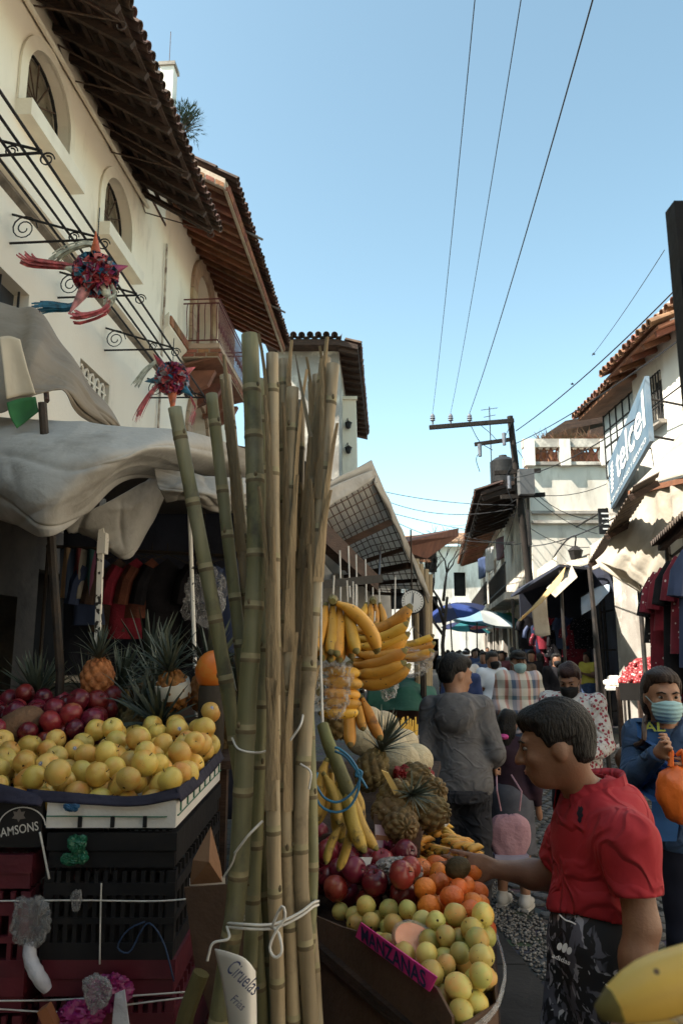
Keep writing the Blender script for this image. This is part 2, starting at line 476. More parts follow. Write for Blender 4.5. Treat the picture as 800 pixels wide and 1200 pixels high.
# ================================================================== LEFT ROW OF BUILDINGS
AL = math.atan(55 / F * _c); sA, cA = math.sin(AL), math.cos(AL)
def wp(s, off, z): return Vector((-4 + s * sA + off * cA, s * cA - off * sA, z))
def WS(u, v, off):
	d = 4 - off / cA; r = ray(u, v); t = math.tan(AL); k = -d / (r[0] - t * r[1])
	return r[1] * k / cA, CAM_H + r[2] * k
def arch_pts(s0, s1, zs, n=12):
	c = (s0 + s1) / 2; r = (s1 - s0) / 2
	return [(c - r * math.cos(math.pi * i / n), zs + r * math.sin(math.pi * i / n)) for i in range(n + 1)]
def wall_band(mb, s0, s1, z0, z1, ops, fn, depth=0.22, mi=0):
	"""face at off 0 with openings (sa, sb, sill, top, arched) and their reveals"""
	x = s0
	def q(a, b, c, d): mb.add([fn(a[0], 0, a[1]), fn(b[0], 0, b[1]), fn(c[0], 0, c[1]), fn(d[0], 0, d[1])], [(0, 1, 2, 3)], mi)
	for sa, sb, zl, zt, arched in sorted(ops):
		if sa > x: q((x, z0), (sa, z0), (sa, z1), (x, z1))
		if zl > z0: q((sa, z0), (sb, z0), (sb, zl), (sa, zl))
		top = arch_pts(sa, sb, zt) if arched else [(sa, zt), (sb, zt)]
		for p, p2 in zip(top[:-1], top[1:]):
			q(p, p2, (p2[0], z1), (p[0], z1))
		ring = [(sa, zl)] + top + [(sb, zl)]
		for p, p2 in zip(ring, ring[1:] + ring[:1]):
			mb.add([fn(p[0], 0, p[1]), fn(p2[0], 0, p2[1]), fn(p2[0], -depth, p2[1]), fn(p[0], -depth, p[1])], [(0, 1, 2, 3)], mi)
		x = sb
	if x < s1: q((x, z0), (s1, z0), (s1, z1), (x, z1))

def arch_window(bld, s0, s1, zl, zs, mname):
	w = thing_part('window', bld)
	top = arch_pts(s0, s1, zs, 16)
	ring = [(s0, zl)] + top + [(s1, zl)]
	MB().prism([wp(a, -.2, z) for a, z in ring], wp(0, -.02, 0) - wp(0, 0, 0)).build('pane', lead_glass, w)
	mb = MB()
	mb.tube([wp(a, -.16, z) for a, z in ring + ring[:1]], .025, 5)
	MBf = mb.build('window_frame', iron, w)
	c = (s0 + s1) / 2; r = (s1 - s0) / 2
	for k in range(5):
		a = math.pi * (k + 1) / 6
		MB().tube([wp(c, -.15, zs), wp(c - r * .97 * math.cos(a), -.15, zs + r * .97 * math.sin(a))], .010, 4).build('glazing_bar', rust_iron, w)
	for k in range(3):
		z = zl + (zs - zl) * k / 2.0 + .01
		MB().tube([wp(s0, -.15, z), wp(s1, -.15, z)], .010, 4).build('glazing_bar', rust_iron, w)
	# opened inward sash leaves a dark lower left half
	MB().prism([wp(s0 + .03, -.13, zl + .02), wp(c + .22, -.13, zl + .02), wp(s0 + .03, -.13, zs + .1)], wp(0, -.02, 0) - wp(0, 0, 0)).build('open_sash', black_void, w)
	sl = MB(); sl.box(wp(c + .02, .09, zl - .11), (.2, s1 - s0 + .30, .20), Matrix.Rotation(-AL, 3, 'Z')); sl.build('sill', trimm, w)
def thing_part(name, parent):
	o = bpy.data.objects.new(name, None); COL.objects.link(o); o.parent = parent
	o.empty_display_size = .05
	return o

hotel = thing('arcaded_building', 'long cream plastered building with arched windows under a dark tiled eave', 'building', wp(8, 0, 0))
mb = MB()
wall_band(mb, -14.0, 12.4, 6.6, 9.35, [(7.27, 8.42, 7.62, 8.10, True), (9.58, 10.73, 7.58, 8.06, True)], wp)
wall_band(mb, -14.0, 12.4, 3.1, 6.5, [(5.6, 7.78, 4.2, 5.62, False), (9.22, 10.25, 5.14, 5.46, False)], wp)
m2 = MB(); wall_band(m2, -14.0, 12.4, 0.0, 3.1, [(6.9, 8.05, 0.0, 2.25, False), (8.5, 11.6, 0.0, 2.6, False)], wp)  # taupe stands in for the shade on the wall behind the stall
m2.build('shade_toned_base', mat('taupe wall with shade tone', (.23, .19, .155), (.17, .14, .115), 1.5, .9, .3, 30, dirt=((.09, .075, .06), 2, .5, .75)), hotel, fixn=False)
# body of the house behind the face
mb.add([wp(-14, 0, 6.5), wp(12.4, 0, 6.5), wp(12.4, 0, 6.6), wp(-14, 0, 6.6)], [(0, 1, 2, 3)])
for a, b in (((-14, 0), (-14, -4)), ((-14, -4), (12.4, -4)), ((12.4, -4), (12.4, 0))):
	mb.add([wp(*a, 0), wp(*b, 0), wp(*b, 9.35), wp(*a, 9.35)], [(0, 1, 2, 3)])
mb.build('wall', stucco, hotel, fixn=False)
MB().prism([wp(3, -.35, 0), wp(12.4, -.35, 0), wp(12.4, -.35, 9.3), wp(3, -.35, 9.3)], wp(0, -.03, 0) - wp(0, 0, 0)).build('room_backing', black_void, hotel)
arch_window(hotel, 7.27, 8.42, 7.62, 8.10, 'a')
arch_window(hotel, 9.58, 10.73, 7.58, 8.06, 'b')
# raised plaster surround of each arch
for s0, s1, zl, zs in ((7.27, 8.42, 7.62, 8.10), (9.58, 10.73, 7.58, 8.06)):
	m2 = MB(); i = arch_pts(s0 + .02, s1 - .0, zs, 16); o_ = arch_pts(s0 - .13, s1 + .13, zs, 16)
	i = [(i[0][0], zl)] + i + [(i[-1][0], zl)]; o_ = [(o_[0][0], zl)] + o_ + [(o_[-1][0], zl)]
	for k in range(len(i) - 1):
		m2.prism([wp(i[k][0], .004, i[k][1]), wp(i[k + 1][0], .004, i[k + 1][1]), wp(o_[k + 1][0], .004, o_[k + 1][1]), wp(o_[k][0], .004, o_[k][1])], wp(0, .03, 0) - wp(0, 0, 0))
	m2.build('window_surround', trimm, hotel)
# cornice ledge with a dark lower edge
MB().prism([wp(3, 0, 6.52), wp(3, .16, 6.56), wp(3, .16, 6.64), wp(3, 0, 6.74)], wp(12.4, 0, 0) - wp(3, 0, 0)).build('cornice', trimm, hotel)
MB().prism([wp(3, 0, 6.46), wp(3, .07, 6.50), wp(3, .07, 6.54), wp(3, 0, 6.535)], wp(12.4, 0, 0) - wp(3, 0, 0)).build('cornice_underside', mat('dark mottled stone', (.10, .08, .06), (.20, .16, .12), 5, .95, .5, 30), hotel)  # dark mottled strip under the ledge
# dark big window behind the awning, lintel
w = thing_part('window', hotel)
MB().prism([wp(5.6, -.18, 4.2), wp(7.78, -.18, 4.2), wp(7.78, -.18, 5.62), wp(5.6, -.18, 5.62)], wp(0, -.02, 0) - wp(0, 0, 0)).build('pane', glass, w)
for k in range(6):
	MB().tube([wp(5.7 + k * .4, -.08, 4.2), wp(5.7 + k * .4, -.08, 5.62)], .014, 5).build('window_bar', iron, w)
# carved vent
v = thing_part('vent', hotel)
MB().prism([wp(9.2, -.1, 5.1), wp(10.3, -.1, 5.1), wp(10.3, -.1, 5.5), wp(9.2, -.1, 5.5)], wp(0, -.02, 0) - wp(0, 0, 0)).build('vent_back', black_void, v)
for k in range(5):
	m2 = MB(); c = 9.36 + k * .185
	m2.tube([wp(c + .075 * math.cos(t * math.pi / 4), -.05, 5.30 + .13 * math.sin(t * math.pi / 4)) for t in range(9)], .022, 5)
	m2.build('vent_ring', trimm, v)
for zz in (5.30,):
	MB().tube([wp(9.24, -.05, zz), wp(10.24, -.05, zz)], .018, 4).build('vent_bar', trimm, v)
# gutter pipe under the eave and the downpipe
MB().tube([wp(5.2, .06, 8.72), wp(8.5, .06, 8.86), wp(11.3, .06, 8.98)], .035, 7).build('gutter_pipe', trimm, hotel, smooth=True)
MB().tube([wp(12.4, .05, 8.95), wp(12.42, .05, 8.0), wp(12.40, .05, 7.2), wp(12.4, .05, 5.2)], .022, 7).build('downpipe', mat('rust streaked pipe', (.55, .47, .36), (.16, .10, .07), 7, .8, .2, 40), hotel, smooth=True)

# --- eave 1
roof = thing_part('roof', hotel)
ZI, ZO, OV = 9.22, 8.46, 1.22
def eave(s, f, dz=0): return wp(s, OV * f, ZI + (ZO - ZI) * f + dz)
for k in range(19):
	s_ = 2.6 + k * .475
	MB().beam(eave(s_, -.05, -.07), eave(s_, .98, -.07), .06, .09).build('rafter', dark_wood, roof)
for k in range(6):
	f = .05 + k * .18
	MB().beam(eave(2.4, f, -.01), eave(11.25, f, -.01), .05, .03, up=(0, 0, 1)).build('batten', dark_wood, roof)
def tile_mesh(m, rad=.088, ln=.46, n=6):
	mb = MB(); t = .012
	for o_, r_ in ((0, rad), (1, rad - t)):
		pass
	vs = []
	for y, k in ((0, 1.0), (ln, .82)):
		for rr in (rad * k, (rad - t) * k):
			for i in range(n + 1):
				a = math.pi * i / n
				vs.append((rr * math.cos(a), y, rr * math.sin(a)))
	w_ = n + 1; fs = []
	for i in range(n):
		fs += [(i, i + 1, 2 * w_ + i + 1, 2 * w_ + i), (w_ + i, 3 * w_ + i, 3 * w_ + i + 1, w_ + i + 1), (i, w_ + i, w_ + i + 1, i + 1), (2 * w_ + i, 2 * w_ + i + 1, 3 * w_ + i + 1, 3 * w_ + i)]
	fs += [(0, 2 * w_, 3 * w_, w_), (n, w_ + n, 3 * w_ + n, 2 * w_ + n)]
	return mb.add(vs, fs).mesh('roof_tile', m, smooth=True)
def lay_tiles(parent, me, a0, a1, b0, cols, courses, ln=.40, flip=True, jit=.012):
	"""a0->a1: outer edge ends; b0: inner end above a0. cover tiles over channel tiles"""
	a0, a1, b0 = Vector(a0), Vector(a1), Vector(b0)
	org = wloc(parent)
	ex = (a1 - a0).normalized(); ey = (b0 - a0).normalized(); ez = ex.cross(ey).normalized()
	if ez.z < 0: ez = -ez; ex2 = -ex
	else: ex2 = ex
	rot = Matrix((ex2, ey, ez)).transposed()
	rotf = Matrix((-ex2, ey, -ez)).transposed()
	step = (a1 - a0).length / cols
	for i in range(cols):
		for j in range(courses):
			p = a0 + ex * (step * (i + .5)) + ey * (j * ln - .05) + Vector((random.uniform(-jit, jit), random.uniform(-jit, jit), random.uniform(-jit, jit)))
			link('roof_tile', me, parent, p - org + ez * .045, rot.to_euler())
			if flip:
				link('roof_tile', me, parent, p - org + ex * step * .5 + ez * .095 + ey * .03, rotf.to_euler())
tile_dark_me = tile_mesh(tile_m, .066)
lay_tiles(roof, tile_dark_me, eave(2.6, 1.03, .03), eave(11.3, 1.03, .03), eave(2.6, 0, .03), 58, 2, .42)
MB().prism([eave(2.5, .0, .12), eave(11.3, .0, .12), eave(11.3, .93, .12), eave(2.5, .93, .12)], (0, 0, .03)).build('roof_boarding', dark_wood, roof)
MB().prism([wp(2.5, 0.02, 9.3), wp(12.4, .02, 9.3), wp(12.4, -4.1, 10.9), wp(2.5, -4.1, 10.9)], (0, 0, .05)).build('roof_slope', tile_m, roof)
for (u, v_) in ((142, 12), (180, 107), (216, 192), (246, 262)):
	so, zo = WS(u, v_, OV * .97)
	b = thing_part('eave_bracket', hotel)
	MB().tube([eave(so + .02, 1.0, -.16), eave(so - .12, .02, -.20)], .011, 5).build('rod', rust_iron, b)
	MB().tube([eave(so + .02, 1.0, -.16), eave(so + .3, .02, -.34)], .011, 5).build('rod', rust_iron, b)
	MB().tube([eave(so - .12, .02, -.2), eave(so + .3, .02, -.34)], .010, 5).build('rod', rust_iron, b)
	MB().tube([eave(so + .02, 1.0, -.16) + Vector((.05 * math.sin(t), 0, .05 * math.cos(t) - .05)) for t in np.linspace(0, 5, 9)], .009, 5).build('hook', rust_iron, b)

# white chimney and parapet above the eave
s_, z_ = WS(191, 71, -.3)
chim = thing('chimney', 'white stained square chimney stack rising above the tiled eave', 'chimney', wp(13.1, -.3, 9.3))
MB().box(wp(13.1, -.3, (9.3 + 13.2) / 2), (.27, .27, 3.9), Matrix.Rotation(-AL, 3, 'Z')).build('stack', whitewash, chim)
MB().box(wp(13.1, -.3, 13.23), (.34, .34, .08), Matrix.Rotation(-AL, 3, 'Z')).build('cap', concrete, chim)
MB().tube([wp(13.1, -.3, 13.2), wp(13.1, -.3, 14.1)], .008, 4).build('rod', rust_iron, chim)
par = thing('parapet', 'short whitewashed parapet stub beside the chimney', 'parapet', wp(12.6, 0, 9.3))
(sA_, zA_), (sB_, zB_) = WS(201, 146, -.1), WS(221, 197, -.1)
MB().prism([wp(sA_, -.1, 9.3), wp(sB_, -.1, 9.3), wp(sB_, -.1, zB_), wp(sA_, -.1, zA_)], wp(0, -.3, 0) - wp(0, 0, 0)).build('wall', whitewash, par)
bc = wp(sA_ + .5, -.1, zA_ + .12)
shrub = thing('rooftop_shrub', 'small dark spiky shrub growing on the roof beside the chimney', 'shrub', bc)
leafm = mat('dark narrow leaves', (0.035, 0.055, 0.025), (0.02, 0.035, 0.018), 12, .6, vary=.2)
mb = MB()
for k in range(14):
	d = Vector((random.uniform(-.4, .9), random.uniform(-.5, .5), random.uniform(.2, 1))).normalized()
	mb.tube([bc, bc + d * .25 + Vector((0, 0, .05)), bc + d * .5], [.012, .008, .004], 4)
mb.build('trunk', mat('shrub bark', (.08, .055, .035)), shrub)
mb = MB()
for k in range(900):
	d = Vector((random.gauss(.2, .55), random.gauss(0, .5), random.gauss(.5, .5)))
	if d.length < 1e-3: continue
	d.normalize(); q = bc + Vector((.1, 0, .22)) + d * random.uniform(.05, .46)
	t = (d + Vector((random.uniform(-.4, .4),) * 3)).normalized(); x = t.orthogonal().normalized() * .010
	l = random.uniform(.08, .16)
	mb.add([q - x, q + x, q + t * l], [(0, 1, 2)])
mb.build('crown', leafm, shrub, fixn=False)

# --- second building: brick eave, balcony
manor = thing('balcony_building', 'cream building with a red iron balcony under a deep brick and beam eave', 'building', wp(15, 0, 0))
mb = MB()
wall_band(mb, 12.4, 18.6, 7.4, 10.2, [(14.55, 15.95, 7.62, 9.05, True)], wp, .3)
wall_band(mb, 12.4, 18.6, 0, 7.4, [(14.55, 15.95, 4.6, 6.1, True), (16.9, 17.9, 4.6, 6.3, False)], wp, .3)
for a, b in (((12.4, 0), (12.4, -4)), ((12.4, -4), (18.6, -4)), ((18.6, -4), (18.6, 0))):
	mb.add([wp(*a, 0), wp(*b, 0), wp(*b, 10.2), wp(*a, 10.2)], [(0, 1, 2, 3)])
mb.build('wall', stucco, manor, fixn=False)
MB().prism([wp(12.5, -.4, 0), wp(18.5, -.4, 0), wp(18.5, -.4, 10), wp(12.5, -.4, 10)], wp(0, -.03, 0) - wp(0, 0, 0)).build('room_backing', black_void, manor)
def stone_arch(bld, s0, s1, zl, zs, wd=.34, n=11):
	st = thing_part('stone_surround', bld)
	i = arch_pts(s0, s1, zs, n); o_ = arch_pts(s0 - wd, s1 + wd, zs, n)
	e = wp(0, .07, 0) - wp(0, 0, 0)
	for k in range(n):
		g = .02
		a, b, c, d = i[k], i[k + 1], o_[k + 1], o_[k]
		mix = lambda p, q, t: (p[0] + (q[0] - p[0]) * t, p[1] + (q[1] - p[1]) * t)
		a2, b2, c2, d2 = mix(a, b, g), mix(b, a, g), mix(c, d, g), mix(d, c, g)
		MB().prism([wp(*(x[0], .004, x[1])) for x in (a2, b2, c2, d2)], e).build('stone', stone, st)
	nb = 5
	for side, (p, q) in enumerate(((s0 - wd, s0), (s1, s1 + wd))):
		for k in range(nb):
			za = zl + (zs - zl) * k / nb + .008; zb = zl + (zs - zl) * (k + 1) / nb - .008
			MB().prism([wp(p, .004, za), wp(q, .004, za), wp(q, .004, zb), wp(p, .004, zb)], e).build('stone', stone, st)
stone_arch(manor, 14.55, 15.95, 7.62, 9.05)
stone_arch(manor, 14.55, 15.95, 5.0, 6.1)
d = thing_part('door', manor)
MB().prism([wp(14.5, -.25, 7.6), wp(16, -.25, 7.6), wp(16, -.25, 9.8), wp(14.5, -.25, 9.8)], wp(0, -.03, 0) - wp(0, 0, 0)).build('door_leaf', mat('dark red door', (.10, .03, .02), (.06, .02, .015), 5, .6), d)
for k in range(4):
	MB().box(wp(14.75 + .33 * k, -.23, 8.4), (.03, .22, .6), Matrix.Rotation(-AL, 3, 'Z')).build('door_panel', brown_wood, d)
# balcony
bal = thing_part('balcony', manor)
B0, B1, BO, BZ = 13.75, 16.55, .76, 7.6
MB().prism([wp(B0, 0.004, BZ - .1), wp(B1, 0.004, BZ - .1), wp(B1, BO, BZ - .1), wp(B0, BO, BZ - .1)], (0, 0, .1)).build('slab', stone, bal)
MB().prism([wp(B0 + .06, 0.004, BZ - .44), wp(B1 - .06, 0.004, BZ - .44), wp(B1 - .06, BO - .05, BZ - .28), wp(B0 + .06, BO - .05, BZ - .28)], (0, 0, .05)).build('soffit', brown_wood, bal)
for row, zz in enumerate((BZ - .235, BZ - .155)):
	for k in range(12):
		a = B0 + (B1 - B0) * (k + .05 + .25 * row) / 12.3; b = a + .20
		MB().prism([wp(a, BO - .07, zz - .03), wp(b, BO - .07, zz - .03), wp(b, BO - .07, zz + .035), wp(a, BO - .07, zz + .035)], wp(0, .06, 0) - wp(0, 0, 0)).build('brick', brick_m, bal)
	for k in range(3):
		o0 = .04 + k * .235 + .06 * row
		MB().prism([wp(B0 + .0, o0, zz - .03), wp(B0, o0 + .21, zz - .03), wp(B0, o0 + .21, zz + .035), wp(B0, o0, zz + .035)], wp(.06, 0, 0) - wp(0, 0, 0)).build('brick', brick_m, bal)
MB().prism([wp(B0 + .02, 0.006, BZ - .28), wp(B1 - .02, .006, BZ - .28), wp(B1 - .02, BO - .03, BZ - .28), wp(B0 + .02, BO - .03, BZ - .28)], (0, 0, .178)).build('mortar_core', mortar_m, bal)
for k in range(4):
	s_ = B0 + .3 + k * .74
	MB().prism([wp(s_, 0.004, BZ - .44), wp(s_, BO - .15, BZ - .45), wp(s_, BO - .3, BZ - .75), wp(s_, 0.004, BZ - .95)], wp(.16, 0, 0) - wp(0, 0, 0)).build('corbel', brown_wood, bal)
rail = thing_part('railing', bal)
loop = [wp(B0 + .04, 0, 0), wp(B0 + .04, BO - .05, 0), wp(B1 - .04, BO - .05, 0), wp(B1 - .04, 0, 0)]
for zz in (.08, .86, .95):
	for a, b in zip(loop[:-1], loop[1:]):
		MB().tube([a + Vector((0, 0, BZ + zz)), b + Vector((0, 0, BZ + zz))], .016, 5).build('rail', red_iron, rail)
def baluster(mb, base):
	pts = [base + Vector((0, 0, .08 + .78 * t)) + (wp(.035 * math.sin(t * 2 * math.pi), 0, 0) - wp(0, 0, 0)) for t in np.linspace(0, 1, 10)]
	return mb.tube(pts, .011, 4)
for k in range(26):
	s_ = B0 + .1 + (B1 - B0 - .2) * k / 25
	m2 = baluster(MB(), wp(s_, BO - .05, BZ))
	if k % 2 == 0:
		m2.tube([wp(s_ + .05 * math.cos(t) * t / 5, BO - .05, BZ + .42 + .09 * math.sin(t) * t / 5) for t in np.linspace(0.5, 7, 14)], .008, 4)
	m2.build('baluster', red_iron, rail)
for k in range(6):
	baluster(MB(), wp(B0 + .04, .08 + k * .12, BZ)).build('baluster', red_iron, rail)
# brick string course on the wall beside the balcony
sc_ = thing_part('string_course', manor)
MB().prism([wp(12.5, .0, 7.30), wp(13.72, 0, 7.30), wp(13.72, .12, 7.42), wp(12.5, .12, 7.42)], (0, 0, .26)).build('moulding', trimm, sc_)
for k in range(6):
	MB().prism([wp(12.54 + k * .2, .124, 7.46), wp(12.72 + k * .2, .124, 7.46), wp(12.72 + k * .2, .124, 7.62), wp(12.54 + k * .2, .124, 7.62)], wp(0, .03, 0) - wp(0, 0, 0)).build('brick', brick_m, sc_)
# deep eave
roof2 = thing_part('roof', manor)
E_I, E_O, EV = 10.15, 9.40, 1.35
def eave2(s, f, dz=0): return wp(s, EV * f, E_I + (E_O - E_I) * f + dz)
S0, S1 = 11.25, 18.4
MB().prism([eave2(S0 + .1, 0), eave2(S1, 0), eave2(S1, 1), eave2(S0 + .1, 1)], (0, 0, .05)).build('roof_boarding', mortar_m, roof2)
nb_ = 0
for k in range(21):
	s_ = S0 + .22 + k * .34
	MB().beam(eave2(s_, -.02, -.075), eave2(s_, .97, -.075), .10, .13).build('beam', brown_wood, roof2)
for k in range(20):
	for j in range(6):
		s_ = S0 + .30 + k * .34; f = .02 + j * .16
		MB().prism([eave2(s_, f, -.03), eave2(s_ + .18, f, -.03), eave2(s_ + .18, f + .15, -.03), eave2(s_, f + .15, -.03)], (0, 0, .026)).build('brick', brick_m, roof2)
# brick edged fascia
for row in range(2):
	for k in range(34):
		a = S0 + .1 + (S1 - S0 - .1) * (k + .06 + .4 * row) / 34.6; b = a + .185
		MB().prism([eave2(a, 1.0, -.13 + row * .085), eave2(b, 1.0, -.13 + row * .085), eave2(b, 1.0, -.06 + row * .085), eave2(a, 1.0, -.06 + row * .085)], wp(0, .05, 0) - wp(0, 0, 0)).build('brick', brick_m, roof2)
MB().prism([eave2(S0 + .12, .97, -.135), eave2(S1, .97, -.135), eave2(S1, 1.018, -.135), eave2(S0 + .12, 1.018, -.135)], (0, 0, .18)).build('fascia_core', mortar_m, roof2)
for k in range(8):
	f0 = .0 + k * .125
	MB().prism([eave2(S0 + .08, f0 + .01, -.12), eave2(S0 + .08, f0 + .115, -.12), eave2(S0 + .08, f0 + .115, -.04), eave2(S0 + .08, f0 + .01, -.04)], wp(-.05, 0, 0) - wp(0, 0, 0)).build('brick', brick_m, roof2)
MB().prism([eave2(S0 + .04, -.0, -.13), eave2(S0 + .04, 1, -.13), eave2(S0 + .04, 1, .05), eave2(S0 + .04, 0, .05)], wp(.08, 0, 0) - wp(0, 0, 0)).build('fascia_core', mortar_m, roof2)
lay_tiles(roof2, tile_dark_me, eave2(S0, 1.10, .10), eave2(S1 + .1, 1.10, .10), eave2(S0, 0, .10), 48, 2, .42)
MB().prism([wp(S0, 0.02, 10.3), wp(S1, .02, 10.3), wp(S1, -4.1, 11.9), wp(S0, -4.1, 11.9)], (0, 0, .05)).build('roof_slope', tile_m, roof2)
# spouts sticking out past the tiles
for (u, v_) in ((286, 272), (316, 352)):
	s_, z_ = WS(u, v_, EV)
	MB().tube([eave2(s_, .9, .06), eave2(s_, 1.28, .06)], .022, 6).build('rain_spout', zinc, roof2)

# --- third building: grey gable wall with roof and lantern wall
grey = thing('concrete_building', 'patchy grey concrete building end with a dark overhanging roof', 'building', P(368, 700, 21))
a, b, c_, d_ = P(322, 560, 21), P(397, 560, 21), P(397, 411, 21), P(322, 411, 21)
MB().prism([(a.x, 21, 0), (b.x, 21, 0), (b.x, 21, c_.z), (a.x, 21, d_.z)], (.5, 9, 0)).build('wall', concrete, grey)
rf = thing_part('roof', grey)
zt = c_.z; xr = P(419, 412, 20.6).x
MB().prism([(a.x - .3, 20.5, zt - .02), (b.x - .05, 20.5, zt - .02), (xr, 20.5, zt - .16), (xr, 20.5, zt - .02), (b.x - .05, 20.5, zt + .16), (a.x - .3, 20.5, zt + .16)], (.62, 9.6, 0)).build('roof_slab', dark_wood, rf)
for k in range(15):
	y = 20.7 + k * .62; dx = .065 * (y - 20.5)
	MB().beam((b.x - .02 + dx, y, zt - .08), (xr - .03 + dx, y, zt - .2), .1, .12).build('rafter', dark_wood, rf)
grt = tile_mesh(tile_m, .1, .5)
lay_tiles(rf, grt, (xr + .03, 20.5, zt + .02), (xr + .62, 30, zt + .02), (b.x, 20.5, zt + .2), 40, 1, .45)
lay_tiles(rf, grt, (a.x - .3, 20.4, zt + .18), (b.x, 20.4, zt + .18), (a.x - .3, 21.0, zt + .22), 9, 1, .45)
lan = thing('lantern_wall', 'narrow cream wall end carrying two small black lanterns', 'wall', P(407, 700, 23))
a, b = P(396, 469, 23), P(417, 466, 23)
MB().prism([(a.x, 23, 0), (b.x + .05, 23, 0), (b.x, 23, b.z), (a.x, 23, a.z)], (.2, 7, 0)).build('wall', stucco, lan)
MB().box(((a.x + b.x) / 2, 22.98, a.z + .06), (b.x - a.x + .08, .14, .1)).build('coping', trimm, lan)
for v_ in (498, 527):
	l = thing_part('lantern', lan); p = P(408, v_, 22.85)
	MB().tube([p + Vector((-.06, .14, .18)), p + Vector((-.02, .02, .24)), p + Vector((0, 0, .1))], .012, 5).build('bracket', iron, l)
	MB().lathe([(.03, -.13), (.07, -.10), (.11, .06), (.13, .07), (.03, .14)], 6, c=p).build('lamp_body', iron, l)

# ================================================================== IRON HANGING RACK ON THE LEFT WALL + PINATAS
rack = thing('iron_hanging_rack', 'black wrought iron rack of four long bars on scrolled wall brackets', 'rack', wp(8, .5, 5.8))
def barpos(s, k): # four bars, rising towards the wall
	return wp(s, 1.0 - .17 * k, 5.98 - .03 * (s - 6) + .045 * k)
for k in range(4):
	MB().tube([barpos(3.6, k), barpos(8, k), barpos(12.0, k)], .014, 6).build('bar', iron, rack)
for (u, v_) in ((50, 182), (117, 283), (160, 356), (202, 418), (240, 466)):
	s_, _z = WS(u, v_, 1.0)
	b = thing_part('bracket', rack)
	zb = 5.98 - .03 * (s_ - 6)
	MB().tube([wp(s_ + .1, 0, zb + .02), wp(s_, 1.03, zb - .03)], .014, 5).build('bottom_bar', iron, b)
	MB().tube([wp(s_ + .1, 0, zb + .36), wp(s_, 1.02, zb - .01)], .014, 5).build('stay', iron, b)
	for (o_, zz, rr, tt) in ((.17, .16, .15, 12.5), (.72, .035, .06, 8), (1.05, -.06, .07, 8)):
		pts = [wp(s_ + .05, o_ + rr * (1 - t / 16) * math.cos(t), zb + zz + rr * (1 - t / 16) * math.sin(t)) for t in np.linspace(0, tt, 26)]
		MB().tube(pts, .008, 4).build('scroll', iron, b)
def foil(nm, c): return mat(nm, c, tuple(x * .35 for x in c), 16, .35, .3, 50)
PC = dict(red=foil('red tissue', (.42, .04, .05)), blue=foil('teal tissue', (.02, .16, .26)), pink=foil('pink foil', (.55, .22, .22)), orange=foil('orange foil', (.60, .12, .03)), magenta=foil('magenta tissue', (.32, .03, .10)), white=foil('pale tissue', (.62, .60, .45)), silver=foil('silver foil', (.45, .40, .42)), coral=foil('coral tissue', (.62, .12, .12)))
def pinata(c, sc, label, spikes, tails):
	t = thing('pinata', label, 'pinata', c, 'star pinatas hanging from the iron rack')
	mb = MB(); rnd = random.Random(int(c.x * 100))
	cols = ['red', 'blue', 'magenta', 'silver', 'coral']
	mb.ell(c, (.17 * sc,) * 3, nu=12, nv=8)
	mb.build('body', PC['red'], t, smooth=True)
	for nm in cols:
		mf = MB()
		for k in range(70):
			d = Vector((rnd.gauss(0, 1), rnd.gauss(0, 1), rnd.gauss(0, 1))).normalized()
			p = c + d * .16 * sc; x = d.orthogonal().normalized(); x = Matrix.Rotation(rnd.uniform(0, 6), 3, d) @ x
			w_ = .035 * sc; e = d * .05 * sc + x * .05 * sc; y = d.cross(x) * w_
			mf.add([p - y, p + y, p + y * 1.2 + e, p - y * 1.2 + e + d * .01], [(0, 1, 2, 3)])
		mf.build('fringe', PC[nm], t, fixn=False)
	for (dx, dz, dy, ln, cn) in spikes:
		d = Vector((dx, dy, dz)).normalized()
		sp = MB(); q = c + d * .13 * sc; sp.tube([q, q + d * ln * sc * .5, q + d * ln * sc], [.075 * sc, .04 * sc, .004], 10)
		sp.build('cone', PC[cn], t, smooth=True)
	for (pts, cn, wd) in tails:
		tb = MB()
		for k in range(22):
			o_ = Vector((rnd.gauss(0, 1), rnd.gauss(0, 1), rnd.gauss(0, 1))) * wd
			pp = path([c + Vector(p) * sc + o_ * (.3 + .8 * i / (len(pts) - 1)) for i, p in enumerate(pts)], 8)
			w_ = Vector((0, 0, .009 * sc))
			tb.add([x for p in pp for x in (p - w_, p + w_)], [(2 * i, 2 * i + 2, 2 * i + 3, 2 * i + 1) for i in range(8)])
		tb.build('streamer', PC[cn], t, fixn=False)
	return t
c1 = P(112, 322, 6.75)
p1 = pinata(c1, 1.0, 'red and teal star pinata with long streamers blown sideways',
       [(-.05, 1, 0, .34, 'orange'), (-.5, -1, -.1, .36, 'pink'), (-1, .25, 0, .22, 'white'), (.9, .4, .2, .2, 'magenta'), (.5, -.8, 0, .22, 'white')],
       [([(-.1, .0, .06), (-.3, 0, .1), (-.62, 0, .14), (-.72, 0, .2)], 'coral', .035), ([(.0, 0, .3), (-.1, 0, .33), (-.3, 0, .26), (-.42, 0, .16)], 'white', .022),
		([(-.14, 0, -.28), (-.24, 0, -.34), (-.42, 0, -.33), (-.55, 0, -.34)], 'blue', .028), ([(.16, 0, -.2), (.12, 0, -.36), (-.1, 0, -.44), (-.2, 0, -.42)], 'coral', .028),
		([(.16, 0, -.1), (.2, 0, -.22), (.12, 0, -.3)], 'white', .02)])
p1['group'] = 'star pinatas hanging from the iron rack'
MB().tube([c1 + Vector((0, 0, .1)), Vector((c1.x, c1.y, 6.05))], .006, 4).build('hanging_cord', cable_m, p1)
c2 = P(202, 444, 9.0)
